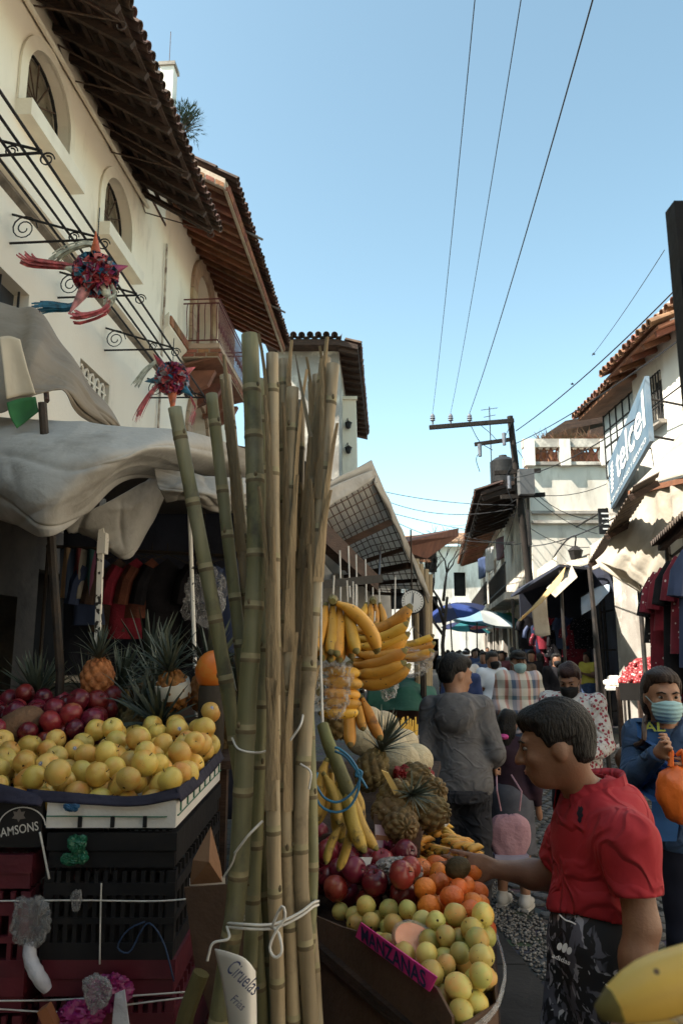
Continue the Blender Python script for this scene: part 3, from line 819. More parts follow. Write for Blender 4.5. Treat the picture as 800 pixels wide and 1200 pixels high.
p2 = pinata(c2, 1.0, 'smaller red and blue star pinata with drooping pink tassels', 
       [(-.75, 1, 0, .3, 'red'), (.05, -1, 0, .36, 'orange'), (-1, -.1, 0, .22, 'blue'), (.8, -.7, 0, .24, 'blue'), (.9, .5, 0, .2, 'coral')],
       [([(-.2, 0, -.1), (-.3, 0, -.25), (-.4, 0, -.45), (-.42, 0, -.55)], 'coral', .03), ([(-.2, 0, .25), (-.35, 0, .1), (-.45, 0, -.08)], 'white', .02), ([(.25, 0, -.25), (.3, 0, -.4), (.26, 0, -.6)], 'coral', .018)])
MB().tube([c2 + Vector((0, 0, .1)), Vector((c2.x, c2.y, c2.z + .55))], .006, 4).build('hanging_cord', cable_m, p2)
# ================================================================== RIGHT ROW OF BUILDINGS
def tarp_mat(name, c1, c2, scale=2.5, tr=0.35, rough=0.75, dirt=None):
	m = mat(name, c1, c2, scale, rough, 0.25, 25, dirt=dirt, folds=.10)
	nt = m.node_tree
	bs = nt.nodes['Principled BSDF']; out = nt.nodes['Material Output']
	src = bs.inputs['Base Color'].links[0].from_socket
	tl = nt.nodes.new('ShaderNodeBsdfTranslucent'); nt.links.new(src, tl.inputs[0])
	mx = nt.nodes.new('ShaderNodeMixShader'); mx.inputs[0].default_value = tr
	nt.links.new(bs.outputs[0], mx.inputs[1]); nt.links.new(tl.outputs[0], mx.inputs[2]); nt.links.new(mx.outputs[0], out.inputs[0])
	return m
tarp_white = tarp_mat('grey white plastic tarp', (.54, .52, .48), (.44, .42, .385), 2.0, .30, dirt=((.22, .19, .15), 2.6, .47, .78))
tarp_cream = tarp_mat('cream sun bleached canvas', (.50, .45, .37), (.40, .355, .285), 2.0, .25, dirt=((.30, .24, .17), 1.6, .55, .85))
tarp_brown = tarp_mat('grey brown canvas', (.31, .26, .20), (.24, .20, .15), 2.2, .22, dirt=((.16, .13, .10), 2.5, .5, .8))
tarp_yellow = tarp_mat('ochre canvas', (.62, .44, .20), (.50, .34, .14), 2.0, .3)
tarp_blue = tarp_mat('pale blue plastic sheet', (.42, .54, .68), (.55, .62, .70), 2.0, .35)
tarp_dark = tarp_mat('dark navy shade sheet', (.03, .035, .06), (.02, .022, .035), 2.0, .05)  # near-black sheet standing for shaded stall interiors; also one stall roof
tarp_green = tarp_mat('green plastic sheet', (.03, .13, .085), (.02, .09, .06), 3.0, .15)

def RX(u, v, X):
	r = ray(u, v); k = X / r[0]; return r[1] * k, CAM_H + r[2] * k
# --- white house with the sign
WX = 5.6
wh = thing('white_house', 'tall white house with brown tiled eave and barred window behind the phone sign', 'house', (WX, 12, 0))
mb = MB()
fnR = lambda s, off, z: Vector((WX - off, s, z))
y1, z1 = RX(757, 466, WX); y2, z2 = RX(773, 428, WX)
wall_band(mb, 5.5, 13.6, 5.3, 7.25, [(y2, y1, 5.62, 6.5, False)], fnR, .2)
wall_band(mb, 5.5, 13.6, 3.3, 5.3, [], fnR)
m2 = MB(); wall_band(m2, 5.5, 13.6, 0, 3.3, [], fnR); m2.build('grey_base', concrete, wh, fixn=False)
for a, b in (((WX, 5.5), (WX + 6, 5.5)), ((WX, 13.6), (WX + 6, 13.6))):
	mb.add([(*a, 0), (*b, 0), (*b, 7.25), (*a, 7.25)], [(0, 1, 2, 3)])
mb.add([(WX, 5.5, 7.25), (WX + 6, 5.5, 7.25), (WX + 6, 13.6, 7.25), (WX, 13.6, 7.25)], [(0, 1, 2, 3)])
mb.build('wall', whitewash, wh, fixn=False)
w = thing_part('window', wh)
MB().box((WX + .2, (y1 + y2) / 2, 6.06), (.03, y1 - y2, .9)).build('pane', glass, w)
for k in range(6):
	y = y2 + (y1 - y2) * (k + .5) / 6
	MB().tube([(WX - .03, y, 5.6), (WX - .03, y, 6.52)], .014, 5).build('window_bar', iron, w)
for z in (5.62, 5.9, 6.2, 6.5):
	MB().tube([(WX - .03, y2 - .03, z), (WX - .03, y1 + .03, z)], .014, 5).build('window_bar', iron, w)
MB().box((WX - .05, (y1 + y2) / 2, 5.56), (.2, y1 - y2 + .2, .07)).build('sill', concrete, w)
rf = thing_part('roof', wh)
MB().prism([(WX - .5, 11.2, 6.78), (WX + .0, 11.2, 6.98), (WX + .0, 11.2, 7.03), (WX - .5, 11.2, 6.83)], (0, 2.4, 0)).build('eave_board', brown_wood, rf)
for k in range(5):
	MB().beam((WX - .47, 11.35 + k * .53, 6.74), (WX - .004, 11.35 + k * .53, 6.92), .07, .08).build('rafter', brown_wood, rf)
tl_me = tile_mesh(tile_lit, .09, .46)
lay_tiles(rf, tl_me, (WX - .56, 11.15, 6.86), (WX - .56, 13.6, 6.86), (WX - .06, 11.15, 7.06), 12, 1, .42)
lay_tiles(rf, tl_me, (WX - .1, 10.2, 7.28), (WX - .1, 13.6, 7.28), (WX + .5, 10.2, 7.45), 16, 1, .42)
MB().box((WX + .15, 9.0, 7.40), (.3, 7.0, .3)).build('parapet', whitewash, rf)
MB().box((WX + .8, 12.4, 7.55), (.3, .3, .6)).build('chimney', brick_m, rf)
# glazed bay at the far end of the house
gb = thing_part('glazed_bay', wh)
yb0, yb1 = 13.15, 15.5
gp = mat('pale frosted panes', (.55, .58, .55), (.40, .44, .44), 6, .35)
for i in range(5):
	for j in range(4):
		MB().box((WX + .1, yb0 + .66 + i * .36, 5.45 + j * .34), (.03, .33, .31)).build('pane', gp, gb)
for i in range(6):
	MB().box((WX + .1, yb0 + .48 + i * .36, 5.97), (.07, .035, 1.4)).build('mullion', iron, gb)
for j in range(5):
	MB().box((WX + .1, yb0 + 1.38, 5.28 + j * .34), (.06, 1.85, .03)).build('transom', iron, gb)
MB().box((WX + 1.6, yb0 + 1.4, 2.62), (3.0, 2.0, 5.24)).build('bay_wall', concrete, gb)
MB().prism([(WX - .3, yb0 + .2, 6.72), (WX + 3, yb0 + .2, 7.3), (WX + 3, yb0 + .2, 7.36), (WX - .3, yb0 + .2, 6.78)], (0, 2.6, 0)).build('bay_roof', brown_wood, gb)
lay_tiles(gb, tl_me, (WX - .34, yb0 + .2, 6.8), (WX - .34, yb0 + 2.9, 6.8), (WX + .2, yb0 + .2, 6.92), 13, 1, .42)

# --- phone company sign on a frame in front of the wall
n0, n1 = P(756, 456, 10.1), P(766, 531, 10.1)      # near edge top, bottom
f0, f1 = P(711, 534, 15.3), P(718, 587, 15.3)      # far edge top, bottom
zt_, zb_ = (n0.z + f0.z) / 2, (n1.z + f1.z) / 2
A = Vector((n0.x, 10.1, 0)); B = Vector((f0.x, 15.3, 0))
sg = thing('shop_sign', 'long blue panel sign with white telcel lettering and logo bars', 'sign', (A + B) / 2 + Vector((0, 0, zb_)))
sx = (A - B).normalized(); ln = (A - B).length; ht = zt_ - zb_
M4 = frame((A + B) / 2 + Vector((0, 0, (zt_ + zb_) / 2)), sx, (0, 0, 1))
def loc(x, y, z=0): return M4 @ Vector((x, y, z))
nrm = (M4 @ Vector((0, 0, 1))) - (M4 @ Vector((0, 0, 0)))
MB().prism([loc(-ln / 2, -ht / 2, -.06), loc(ln / 2, -ht / 2, -.06), loc(ln / 2, ht / 2, -.06), loc(-ln / 2, ht / 2, -.06)], nrm * .06).build('panel', mat('weathered blue sign face', (.08, .135, .19), (.11, .17, .225), 1.5, .65, dirt=((.18, .21, .24), 1.6, .50, .78)), sg)
white_l = mat('white sign lettering', (.85, .85, .83), (.78, .78, .76), 5, .6)
text_mb('telcel', ht * .56, M4=M4 @ Matrix.Translation((ln * .11, -ht * .17, .004)), width=ln * .70, bold=.016).build('lettering', white_l, sg, fixn=False)
text_mb('CENTRO DE PAGO Y SERVICIO', ht * .075, M4=M4 @ Matrix.Translation((0, -ht * .42, .004)), width=ln * .9, bold=.006).build('lettering', white_l, sg, fixn=False)
for k in range(7):
	w_ = .62 - .05 * abs(k - 3)
	MB().prism([loc(-ln * .40 + .03 * k - w_ / 2 * ln * .16, -ht * .22 + k * ht * .085, .003), loc(-ln * .40 + .03 * k + w_ / 2 * ln * .16, -ht * .20 + k * ht * .085, .003), loc(-ln * .40 + .03 * k + w_ / 2 * ln * .16, -ht * .155 + k * ht * .085, .003), loc(-ln * .40 + .03 * k - w_ / 2 * ln * .16, -ht * .175 + k * ht * .085, .003)], nrm * .003).build('logo_bar', white_l, sg)
for t, zz in ((-.42, .3), (.42, .3), (.42, -.3), (-.42, -.3), (.0, .3)):
	q = loc(t * ln, zz * ht, -.07)
	MB().tube([q, Vector((WX + .02, q.y + .3, q.z - .1))], .02, 5).build('support_rod', iron, sg)

# --- terrace house facing down the street
ty = 22.0
th = thing('terrace_house', 'weathered white house with a lattice edged roof terrace facing down the street', 'house', (7, ty, 0))
xL = P(621, 600, ty).x; xR = 13.0
ztop = P(640, 545, ty).z
mb = MB()
fnT = lambda s, off, z: Vector((s, ty - off, z))
wall_band(mb, xL, xR, 0, ztop, [], fnT)
mb.add([(xL, ty, 0), (xL + .127 * 8, ty + 8, 0), (xL + .127 * 8, ty + 8, ztop), (xL, ty, ztop)], [(0, 1, 2, 3)])
mb.add([(xL, ty, ztop), (xR, ty, ztop), (xR, ty + 8, ztop), (xL + 1, ty + 8, ztop)], [(0, 1, 2, 3)])
mb.build('wall', stucco2, th, fixn=False)
for zz in (P(640, 601, ty).z, P(640, 612, ty).z):
	MB().box(((xL + xR) / 2 + .02, ty - .06, zz), (xR - xL, .13, .09)).build('ledge', concrete, th)
ter = thing_part('terrace', th)
zr = P(640, 518, ty).z
MB().box(((xL + xR) / 2, ty + .02, zr - .06), (xR - xL + .3, .3, .26)).build('coping', concrete, ter)
MB().box(((xL + xR) / 2, ty - .0, ztop + .03), (xR - xL + .2, .26, .1)).build('coping', concrete, ter)
n_l = 34
for k in range(n_l):
	x0 = xL + .1 + (xR - xL - .2) * k / n_l; x1 = x0 + (xR - xL - .2) / n_l
	m2 = MB()
	m2.beam((x0, ty + .02, ztop + .08), (x1, ty + .02, zr - .18), .05, .035, up=(0, 1, 0)); m2.beam((x0, ty + .04, zr - .18), (x1, ty + .04, ztop + .08), .05, .035, up=(0, 1, 0))
	m2.build('lattice_panel', brown_wood, ter)
for u in (622, 664, 712):
	MB().box((P(u, 600, ty).x, ty - .02, (ztop + zr) / 2), (.3, .34, zr - ztop + .1)).build('pier', whitewash, ter)
# shed roof on the terrace
MB().prism([P(636, 516, 23.6), P(641, 507, 23.6), P(662, 493, 23.6), P(722, 482, 23.6), P(722, 492, 23.6), P(664, 503, 23.6)], (.4, 4, .3)).build('shed_roof', dark_wood, ter)
MB().prism([P(690, 512, 23.0), P(692, 503, 23.0), P(726, 494, 23.0), P(726, 503, 23)], (.3, 3, .2)).build('shed_roof', dark_wood, ter)
MB().box((9.0, 27, zr + .45), (4.2, .2, 1.1)).build('shed_wall', brick_m, ter)
for u in (642, 668, 690):
	MB().box((P(u, 500, 24.2).x, 24.2, zr + .3), (.12, .12, 1.0)).build('shed_post', brown_wood, ter)
# plants along the terrace
for u, hh in ((648, .25), (676, .32), (700, .22)):
	pl = thing('terrace_plant', 'dry reddish plant on the roof terrace between its brick piers', 'plant', (P(u, 515, ty).x, ty + .05, zr + .07), 'dry plants on the terrace edge')
	m2 = MB(); b0 = Vector((P(u, 515, ty).x, ty + .05, zr + .07))
	for k in range(160):
		d = Vector((random.gauss(0, .8), random.gauss(0, .3), abs(random.gauss(.6, .5)))); q = b0 + Vector((random.uniform(-.5, .5), 0, 0))
		x = Vector((.015, 0, .01)); m2.add([q - x, q + x, q + d * hh], [(0, 1, 2)])
	m2.build('leaves', mat('dry russet leaves', (.16, .06, .03), (.08, .06, .025), 9, .8), pl, fixn=False)
# shutter and block wall on the ground floor
MB().prism([(P(706, 760, ty).x, ty - .03, .1), (P(762, 760, ty).x, ty - .03, .1), (P(762, 760, ty).x, ty - .03, P(730, 700, ty).z), (P(706, 760, ty).x, ty - .03, P(730, 700, ty).z)], (0, -.05, 0)).build('roller_shutter', mat('grey roller shutter', (.42, .42, .42), (.32, .31, .30), 2, .5, .1, 40), th)
zz = .25
while zz < P(730, 700, ty).z - .1:
	MB().box(((P(706, 760, ty).x + P(762, 760, ty).x) / 2, ty - .09, zz), (P(762, 760, ty).x - P(706, 760, ty).x - .06, .03, .02)).build('shutter_rib', mat('grey roller shutter', (0, 0, 0)), th); zz += .28
for i in range(4):
	for j in range(7):
		MB().box((P(684, 760, ty).x + .18 + i * .38 - .19 * (j % 2), ty - .03, .35 + j * .36), (.35, .06, .32)).build('stone', mat('pale stone block', (.50, .44, .36), (.38, .33, .27), 5, .9, .4, 30, vary=.15), th)
# dishes, board and pipes on the terrace house
bd = thing('notice_board', 'small dark wall board with rows of white writing under the phone sign', 'sign', P(712, 612, 18))
a, b = P(700, 596, 18), P(724, 626, 18)
MB().box(((a.x + b.x) / 2, 18, (a.z + b.z) / 2), (b.x - a.x, .06, a.z - b.z)).build('board', blackpaint, bd)
for k in range(4):
	MB().box(((a.x + b.x) / 2 + .01, 17.965, a.z - (a.z - b.z) * (k + 1) / 5), ((b.x - a.x) * (.8 - .1 * (k % 2)), .004, .035)).build('writing_line', white_l, bd)
MB().tube([Vector(((a.x + b.x) / 2, 18.03, a.z)), Vector(((a.x + b.x) / 2 + .5, 21.99, a.z + .2))], .03, 5).build('bracket', iron, bd)

# --- balconied row further up the street
def fx(y): return xL + .127 * (y - ty)
def fr(y, off, z): return Vector((fx(y) - off, y, z))
row = thing('balconied_house', 'shabby house with long balcony, dark doorways and brown eaves beyond the power pole', 'house', (fx(34), 34, 0))
mb = MB()
ops1 = [(31 + k * 4.2, 32.6 + k * 4.2, 3.9, 6.0, False) for k in range(4)]
wall_band(mb, 30, 48, 3.4, 7.2, ops1, fr, .3)
wall_band(mb, 30, 48, 0, 3.4, [(31 + k * 4.2, 33.2 + k * 4.2, 0, 2.6, False) for k in range(4)], fr, .3)
mb.add([(fx(30), 30, 0), (fx(30) + 6, 30, 0), (fx(30) + 6, 30, 7.2), (fx(30), 30, 7.2)], [(0, 1, 2, 3)])
mb.build('wall', concrete, row, fixn=False)
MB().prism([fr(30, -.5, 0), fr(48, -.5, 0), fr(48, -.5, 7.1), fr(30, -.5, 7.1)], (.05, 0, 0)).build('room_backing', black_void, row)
for k, y in enumerate((23.0, 26.5)):
	pass
bl = thing_part('balcony', row)
MB().prism([fr(30, 0, 3.25), fr(43, 0, 3.25), fr(43, .9, 3.25), fr(30, .9, 3.25)], (0, 0, .22)).build('slab', whitewash, bl)
for z in (4.35, 3.6):
	MB().tube([fr(30, .86, z), fr(43, .86, z)], .03, 5).build('rail', iron, bl)
for k in range(44):
	MB().tube([fr(30 + k * .3, .86, 3.47), fr(30 + k * .3, .86, 4.35)], .016, 4).build('baluster', iron, bl)
rf = thing_part('roof', row)
MB().prism([fr(28, 1.3, 7.0), fr(48, 1.3, 7.0), fr(48, -3, 8.4), fr(28, -3, 8.4)], (0, 0, .12)).build('roof_slab', dark_wood, rf)
for k in range(20):
	MB().beam(fr(28.4 + k, 1.25, 6.95), fr(28.4 + k, 0, 7.33), .12, .14).build('rafter', brown_wood, rf)
lay_tiles(rf, tl_me, fr(28, 1.4, 7.1), fr(48, 1.4, 7.1), fr(28, 0, 7.5), 70, 1, .42)
side = thing('eaved_house', 'low whitewashed house with projecting tiled eave at the terrace corner', 'house', (fx(26), 26, 0))
mb = MB(); wall_band(mb, 22.3, 30, 0, 6.4, [(23.4, 24.6, 3.6, 5.6, False), (26.6, 28, 3.6, 5.6, False), (23, 25, 0, 2.7, False), (26, 28.4, 0, 2.7, False)], lambda s, o_, z: fr(s, o_ + .05, z), .3)
mb.build('wall', stucco2, side, fixn=False)
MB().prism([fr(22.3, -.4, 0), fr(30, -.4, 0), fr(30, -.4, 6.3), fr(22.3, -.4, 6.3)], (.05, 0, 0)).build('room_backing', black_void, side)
rf = thing_part('roof', side)
MB().prism([fr(21.6, 1.5, 6.2), fr(30, 1.5, 6.2), fr(30, 0, 6.7), fr(21.6, 0, 6.7)], (0, 0, .1)).build('roof_slab', dark_wood, rf)
for k in range(11):
	MB().beam(fr(21.8 + k * .78, 1.45, 6.12), fr(21.8 + k * .78, 0.06, 6.6), .11, .13).build('rafter', dark_wood, rf)
lay_tiles(rf, tile_dark_me, fr(21.5, 1.62, 6.3), fr(30, 1.62, 6.3), fr(21.5, 0, 6.8), 34, 2, .42)
bl = thing_part('balcony', side)
MB().prism([fr(22.6, 0.06, 3.2), fr(29.8, 0.06, 3.2), fr(29.8, .8, 3.2), fr(22.6, .8, 3.2)], (0, 0, .2)).build('slab', concrete, bl)
for z in (4.3, 3.6):
	MB().tube([fr(22.6, .77, z), fr(29.8, .77, z)], .03, 5).build('rail', iron, bl)
for k in range(25):
	MB().tube([fr(22.6 + k * .3, .77, 3.4), fr(22.6 + k * .3, .77, 4.3)], .016, 4).build('baluster', iron, bl)
# --- houses closing the street
endh = thing('street_end_house', 'sunlit white house closing off the far end of the street', 'house', (8, 62, 0))
mb = MB()
fe = lambda s, off, z: Vector((s, 62 - off, z))
wall_band(mb, 5.2, 16, 0, 10.2, [(7.0, 8.0, 6.0, 8.0, False), (9.4, 10.4, 6.0, 8.0, False), (7, 8, 2.5, 4.5, False)], fe, .3)
mb.add([(5.2, 62, 0), (5.2, 70, 0), (5.2, 70, 10.2), (5.2, 62, 10.2)], [(0, 1, 2, 3)])
mb.build('wall', whitewash, endh, fixn=False)
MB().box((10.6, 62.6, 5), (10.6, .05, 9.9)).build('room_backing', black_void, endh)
MB().prism([(4.6, 61, 10.0), (16, 61, 10.6), (16, 66, 12.0), (4.6, 66, 11.4)], (0, 0, .25)).build('roof', tile_lit, endh)
endh2 = thing('gabled_far_house', 'smaller pale far house with flat brown roof left of the street end', 'house', (2, 50, 0))
mb = MB()
wall_band(mb, -3, 5.4, 0, 7.6, [(3.2, 4.2, 4.4, 6.2, False), (1, 2, 4.4, 6.2, False)], lambda s, o_, z: Vector((s, 52 - o_, z)), .3)
mb.add([(5.4, 52, 0), (6.4, 60, 0), (6.4, 60, 7.6), (5.4, 52, 7.6)], [(0, 1, 2, 3)])
mb.build('wall', whitewash, endh2, fixn=False)
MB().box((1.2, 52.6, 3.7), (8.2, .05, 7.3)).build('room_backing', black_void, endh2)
MB().prism([(-3.3, 51.2, 7.6), (6.2, 51.2, 7.6), (6.8, 58, 8.4), (-3.3, 58, 8.4)], (0, 0, .2)).build('roof', brown_wood, endh2)
# brown porch roof on the left, mid distance
porch = thing('porch_roof', 'brown plank porch roof jutting into the street above the cane bundle', 'roof', P(505, 700, 12))
a, b = P(470, 640, 11.0), P(537, 622, 13.5)
MB().prism([P(466, 643, 10.5), P(480, 634, 10.5), P(537, 619, 13.5), P(537, 628, 13.5), P(500, 655, 12)], (-1.4, 2.5, .1)).build('roof_slab', brown_wood, porch)
for u, y in ((470, 12.5),):
	q = P(u, 640, y); MB().beam((q.x - .2, y + .6, 0), (q.x - .2, y + .6, q.z - .02), .12, .12, up=(0, 1, 0)).build('post', dark_wood, porch)
midl = thing('far_left_house', 'dim cream house front standing behind the cane bundle on the left', 'house', (-1.6, 33, 0))
MB().prism([(-1.9, 31, 0), (1.0, 31, 0), (1.0, 31, 6.2), (-1.9, 31, 6.2)], (1.2, 18, 0)).build('wall', stucco2, midl)
MB().prism([(-2.2, 30.6, 6.2), (1.7, 30.6, 6.0), (1.7, 30.6, 6.15), (-2.2, 30.6, 6.4)], (1.2, 18.4, 0)).build('roof', brown_wood, midl)
for y in (34, 38, 42):
	MB().box((1.02 + (y - 31) * .0667, y, 3.8), (.06, 1.1, 1.6)).build('window', glass, midl)

# ================================================================== POWER POLE AND WIRES
pole_dk = mat('black tarred timber', (.030, .024, .020), (.018, .015, .013), 9, .9, .4, 40, stretch=(1, 1, .15))
top = P(597, 488, 20); low = P(621, 690, 20)
d = low - top; base = top + d * (top.z / -d.z); 
pole = thing('power_pole', 'leaning dark wooden power pole with crossarms and cables', 'pole', base)
mb = MB(); mb.tube([base, top.lerp(base, .5), top], [.125, .105, .085], 10); mb.build('shaft', pole_dk, pole, smooth=True)
def arm(u0, v0, u1, v1, th_=.11, dy=-.16):
	return MB().beam(P(u0, v0, 20) + Vector((0, dy, 0)), P(u1, v1, 20) + Vector((0, dy, 0)), th_, th_).build('crossarm', pole_dk, pole)
arm(502, 503, 600, 495); arm(557, 519, 601, 513, .1, .16); arm(577, 556, 631, 553); arm(585, 584, 636, 581)
ins = []
for u in (506, 527, 549):
	q = P(u, 500, 20) + Vector((0, -.16, .02))
	i_ = thing_part('insulator', pole)
	MB().lathe([(.025, 0), (.025, .1), (.075, .11), (.05, .16), (.08, .17), (.05, .22), (.07, .23), (.03, .30), (.0, .31)], 10, c=q).build('porcelain_stack', porcelain, i_, smooth=True)
	ins.append(q + Vector((0, 0, .31)))
for u, v_ in ((560, 523), (588, 510), (594, 560)):
	q = P(u, v_, 20) + Vector((0, -.2, 0))
	MB().tube([q, q + Vector((0, -.02, -.35))], [.06, .05], 8).build('fuse_switch', porcelain, pole)
MB().box(P(612, 560, 20) + Vector((0, -.3, -.2)), (.4, .35, .7)).build('transformer_box', mat('grey transformer', (.10, .10, .10)), pole)
MB().tube([P(615, 600, 20) + Vector((0, -.25, 0)), P(618, 640, 20) + Vector((0, -.25, 0))], .05, 6).build('conduit', iron, pole)
for pts in ([(597, 498), (585, 520), (572, 510), (560, 500)], [(549, 500), (560, 520), (575, 530)], [(600, 540), (590, 565), (598, 590)], [(560, 555), (556, 540), (562, 530)], [(604, 530), (612, 545), (608, 570), (614, 600)]):
	MB().tube(path([P(u, v_, 20) + Vector((0, -.22, 0)) for u, v_ in pts], 10), .012, 4).build('jumper_wire', cable_m, pole)
ant = thing('tv_antenna', 'thin rooftop television antenna beside the power pole', 'antenna', P(573, 500, 24))
q = P(573, 480, 24); MB().tube([Vector((q.x, 24, 6.4)), q + Vector((0, 0, .1))], .018, 5).build('mast', cable_m, ant)
for k, (a, b) in enumerate(((-.28, .28), (-.2, .2))):
	MB().tube([q + Vector((a, 0, -.02 - k * .25)), q + Vector((b, 0, .06 - k * .25))], .012, 4).build('element', cable_m, ant)
def wire(a, b, sag, label, r=.008, n=24, group=None):
	a, b = Vector(a), Vector(b)
	pts = [a.lerp(b, i / n) - Vector((0, 0, sag * 4 * (i / n) * (1 - i / n))) for i in range(n + 1)]
	o = MB().tube(pts, r, 5).build('power_cable', cable_m, smooth='all'); return tag(o, label, 'cable', group)
# three conductors run from the insulators towards and over the camera
for (q, uv, lb, r_) in zip(ins, ((556, 0), (610, 0), (694, 0)), ('thin power cable on the outer insulator of the crossarm, crossing the open sky', 'middle power cable on the second insulator of the crossarm', 'thickest power cable on the insulator closest to the pole shaft'), (.0055, .0055, .009)):
	e = P(*uv, 5.9); dirv = (e - q); dirv.z = 0; far = q + dirv * 1.9; far.z = q.z + .1
	# sag so that the wire passes the sighted point
	t = (q.y - 5.9) / (q.y - far.y); need = (q.z + .1 * t) - e.z
	wire(q, far, need / (4 * t * (1 - t)) if abs(need) < 3 else .3, lb, r_)
W = [((604, 505, 20), (800, 330, 12), .15, 'cable slanting from pole top to the white house chimney', .014), ((603, 520, 20), (800, 395, 10), .12, 'cable slanting from pole past the white house window', .012),
     ((600, 560, 20), (800, 450, 9.5), .25, 'lower slack cable from pole crossing the telcel panel', .012), ((618, 640, 20), (800, 560, 8.5), .2, 'low cable from pole over the cream stall tent', .012),
     ((693, 417, 16), (778, 293, 10), .05, 'faint thin cable high over the white house', .006)]
for a, b, sag, lb, r_ in W: wire(P(*a), P(*b), sag, lb, r_)
W2 = [((445, 575, 24), (602, 592, 20), .12, 'upper slack cable from the lantern wall to the pole'), ((440, 582, 24), (600, 596, 20), .35, 'most slack cable from the lantern wall to the pole'), ((420, 590, 24), (575, 625, 26), .1, 'cable dipping from lantern wall to the eaved house'), ((450, 605, 24), (560, 640, 30), .2, 'lowest cable towards the balconied house')]
for a, b, sag, lb in W2: wire(P(*a), P(*b), sag, lb, .011)
for (u, v_), lb in (((695, 415), 'small dark bird flying higher above the rooftops'), ((670, 450), 'small dark bird flying lower above the rooftops')):
	b = thing('bird', lb, 'bird', P(u, v_, 40)); q = P(u, v_, 40)
	MB().ell(q, (.10, .05, .05), nu=8, nv=6).build('body', cable_m, b, smooth=True)
	for s_ in (-1, 1):
		MB().add([q + Vector((.05, 0, .02)), q + Vector((-.05, 0, .02)), q + Vector((-.04, .12 * s_, .06))], [(0, 1, 2)]).build('wing', cable_m, b)

# tangle of service drops, laundry and water tanks that fill the upper street
rw = random.Random(5)
for k in range(12):
	a = (604 + rw.uniform(-6, 20), rw.uniform(540, 640), 20); b = rw.choice(((rw.uniform(690, 720), rw.uniform(560, 640), 21.9), (rw.uniform(552, 585), rw.uniform(600, 680), 31), (rw.uniform(505, 530), rw.uniform(610, 650), 50)))
	wire(P(*a), P(*b), rw.uniform(.1, .5), 'thin service wire in the tangle strung from the pole to the houses', .011, 14, 'service wires from the pole')
def tank(u, v_, y, r, h, label):
	q = P(u, v_, y); t = thing('water_tank', label, 'tank', q)
	MB().lathe([(r, 0), (r, h * .8), (r * .6, h * .95), (r * .3, h)], 16, c=q).build('tank_body', blackpaint, t, smooth=True); MB().lathe([(r * .32, h), (r * .3, h * 1.06)], 12, c=q).build('lid', iron, t)
tank(590, 566, 27, .5, 1.0, 'black rooftop water tank beside the pole'); 
for k, (u, v_, m_, lb) in enumerate(((578, 640, 'white cotton', 'white'), (590, 628, 'maroon cotton', 'maroon'), (568, 652, 'faded indigo cotton', 'indigo'))):
	q = P(u, v_, 25 + 2 * k); t = thing('laundry_cloth', lb + ' cloth drying over the balcony rail beyond the pole', 'laundry', q)
	cloth('cloth', [[q, q + Vector((-.1, .5, 0)), q + Vector((-.1, 1.0, 0))], [q + Vector((0, 0, -.8)), q + Vector((-.1, .5, -.85)), q + Vector((-.1, 1., -.8))]], mat(m_, (.5, .48, .46) if k == 0 else ((.12, .02, .03) if k == 1 else (.03, .05, .12))), t, 10, 8, .05, 3, seed=k + 200)
for k, pts in enumerate(([(690, 640, 17), (716, 622, 16), (712, 660, 15.5), (694, 668, 16)], [(628, 668, 18), (652, 650, 18), (648, 676, 17), (630, 684, 17)], [(640, 690, 14.5), (668, 660, 15), (676, 676, 14), (650, 700, 14)])):
	a, b, c_, d_ = [P(*p) for p in pts]; t = thing('shade_cloth', ('white triangular shade cloth beside the notice board', 'torn cream shade cloth above the dark stall', 'cream shade cloth strung before the dark stall')[k], 'tarp', a)
	cloth('sheet', [[a, a.lerp(b, .5), b], [a.lerp(d_, .5), (a + b + c_ + d_) / 4 - Vector((0, 0, .15)), b.lerp(c_, .5)], [d_, d_.lerp(c_, .5), c_]], tarp_cream, t, 16, 14, .05, 2, seed=k + 60)
# bare tree at the end of the porch
bt_ = thing('bare_tree', 'leafless tree with thin grey branches rising behind the cane bundle', 'tree', (2.6, 19, 0)); tk = MB(); br_ = MB(); rt = random.Random(8)
tk.tube([(2.6, 19, 0), (2.55, 19, 1.8), (2.7, 19, 3.0)], [.06, .05, .035], 8); tk.build('trunk', pole_wood, bt_, smooth=True)
def limb(p, d, L, r, n):
	q = p + d * L; br_.tube([p, p.lerp(q, .5) + Vector((rt.uniform(-.06, .06), 0, .03)), q], [r, r * .8, r * .55], 5)
	if n: [limb(q, (d + Vector((rt.uniform(-.8, .8), rt.uniform(-.6, .6), rt.uniform(-.1, .5)))).normalized(), L * rt.uniform(.6, .8), r * .55, n - 1) for _ in range(3)]
for k in range(4): limb(Vector((2.6, 19, 2.0 + .3 * k)), Vector((rt.uniform(-.8, .8), rt.uniform(-.5, .5), .8)).normalized(), .8, .045, 3)
br_.build('crown', pole_wood, bt_, smooth='all', fixn=False)

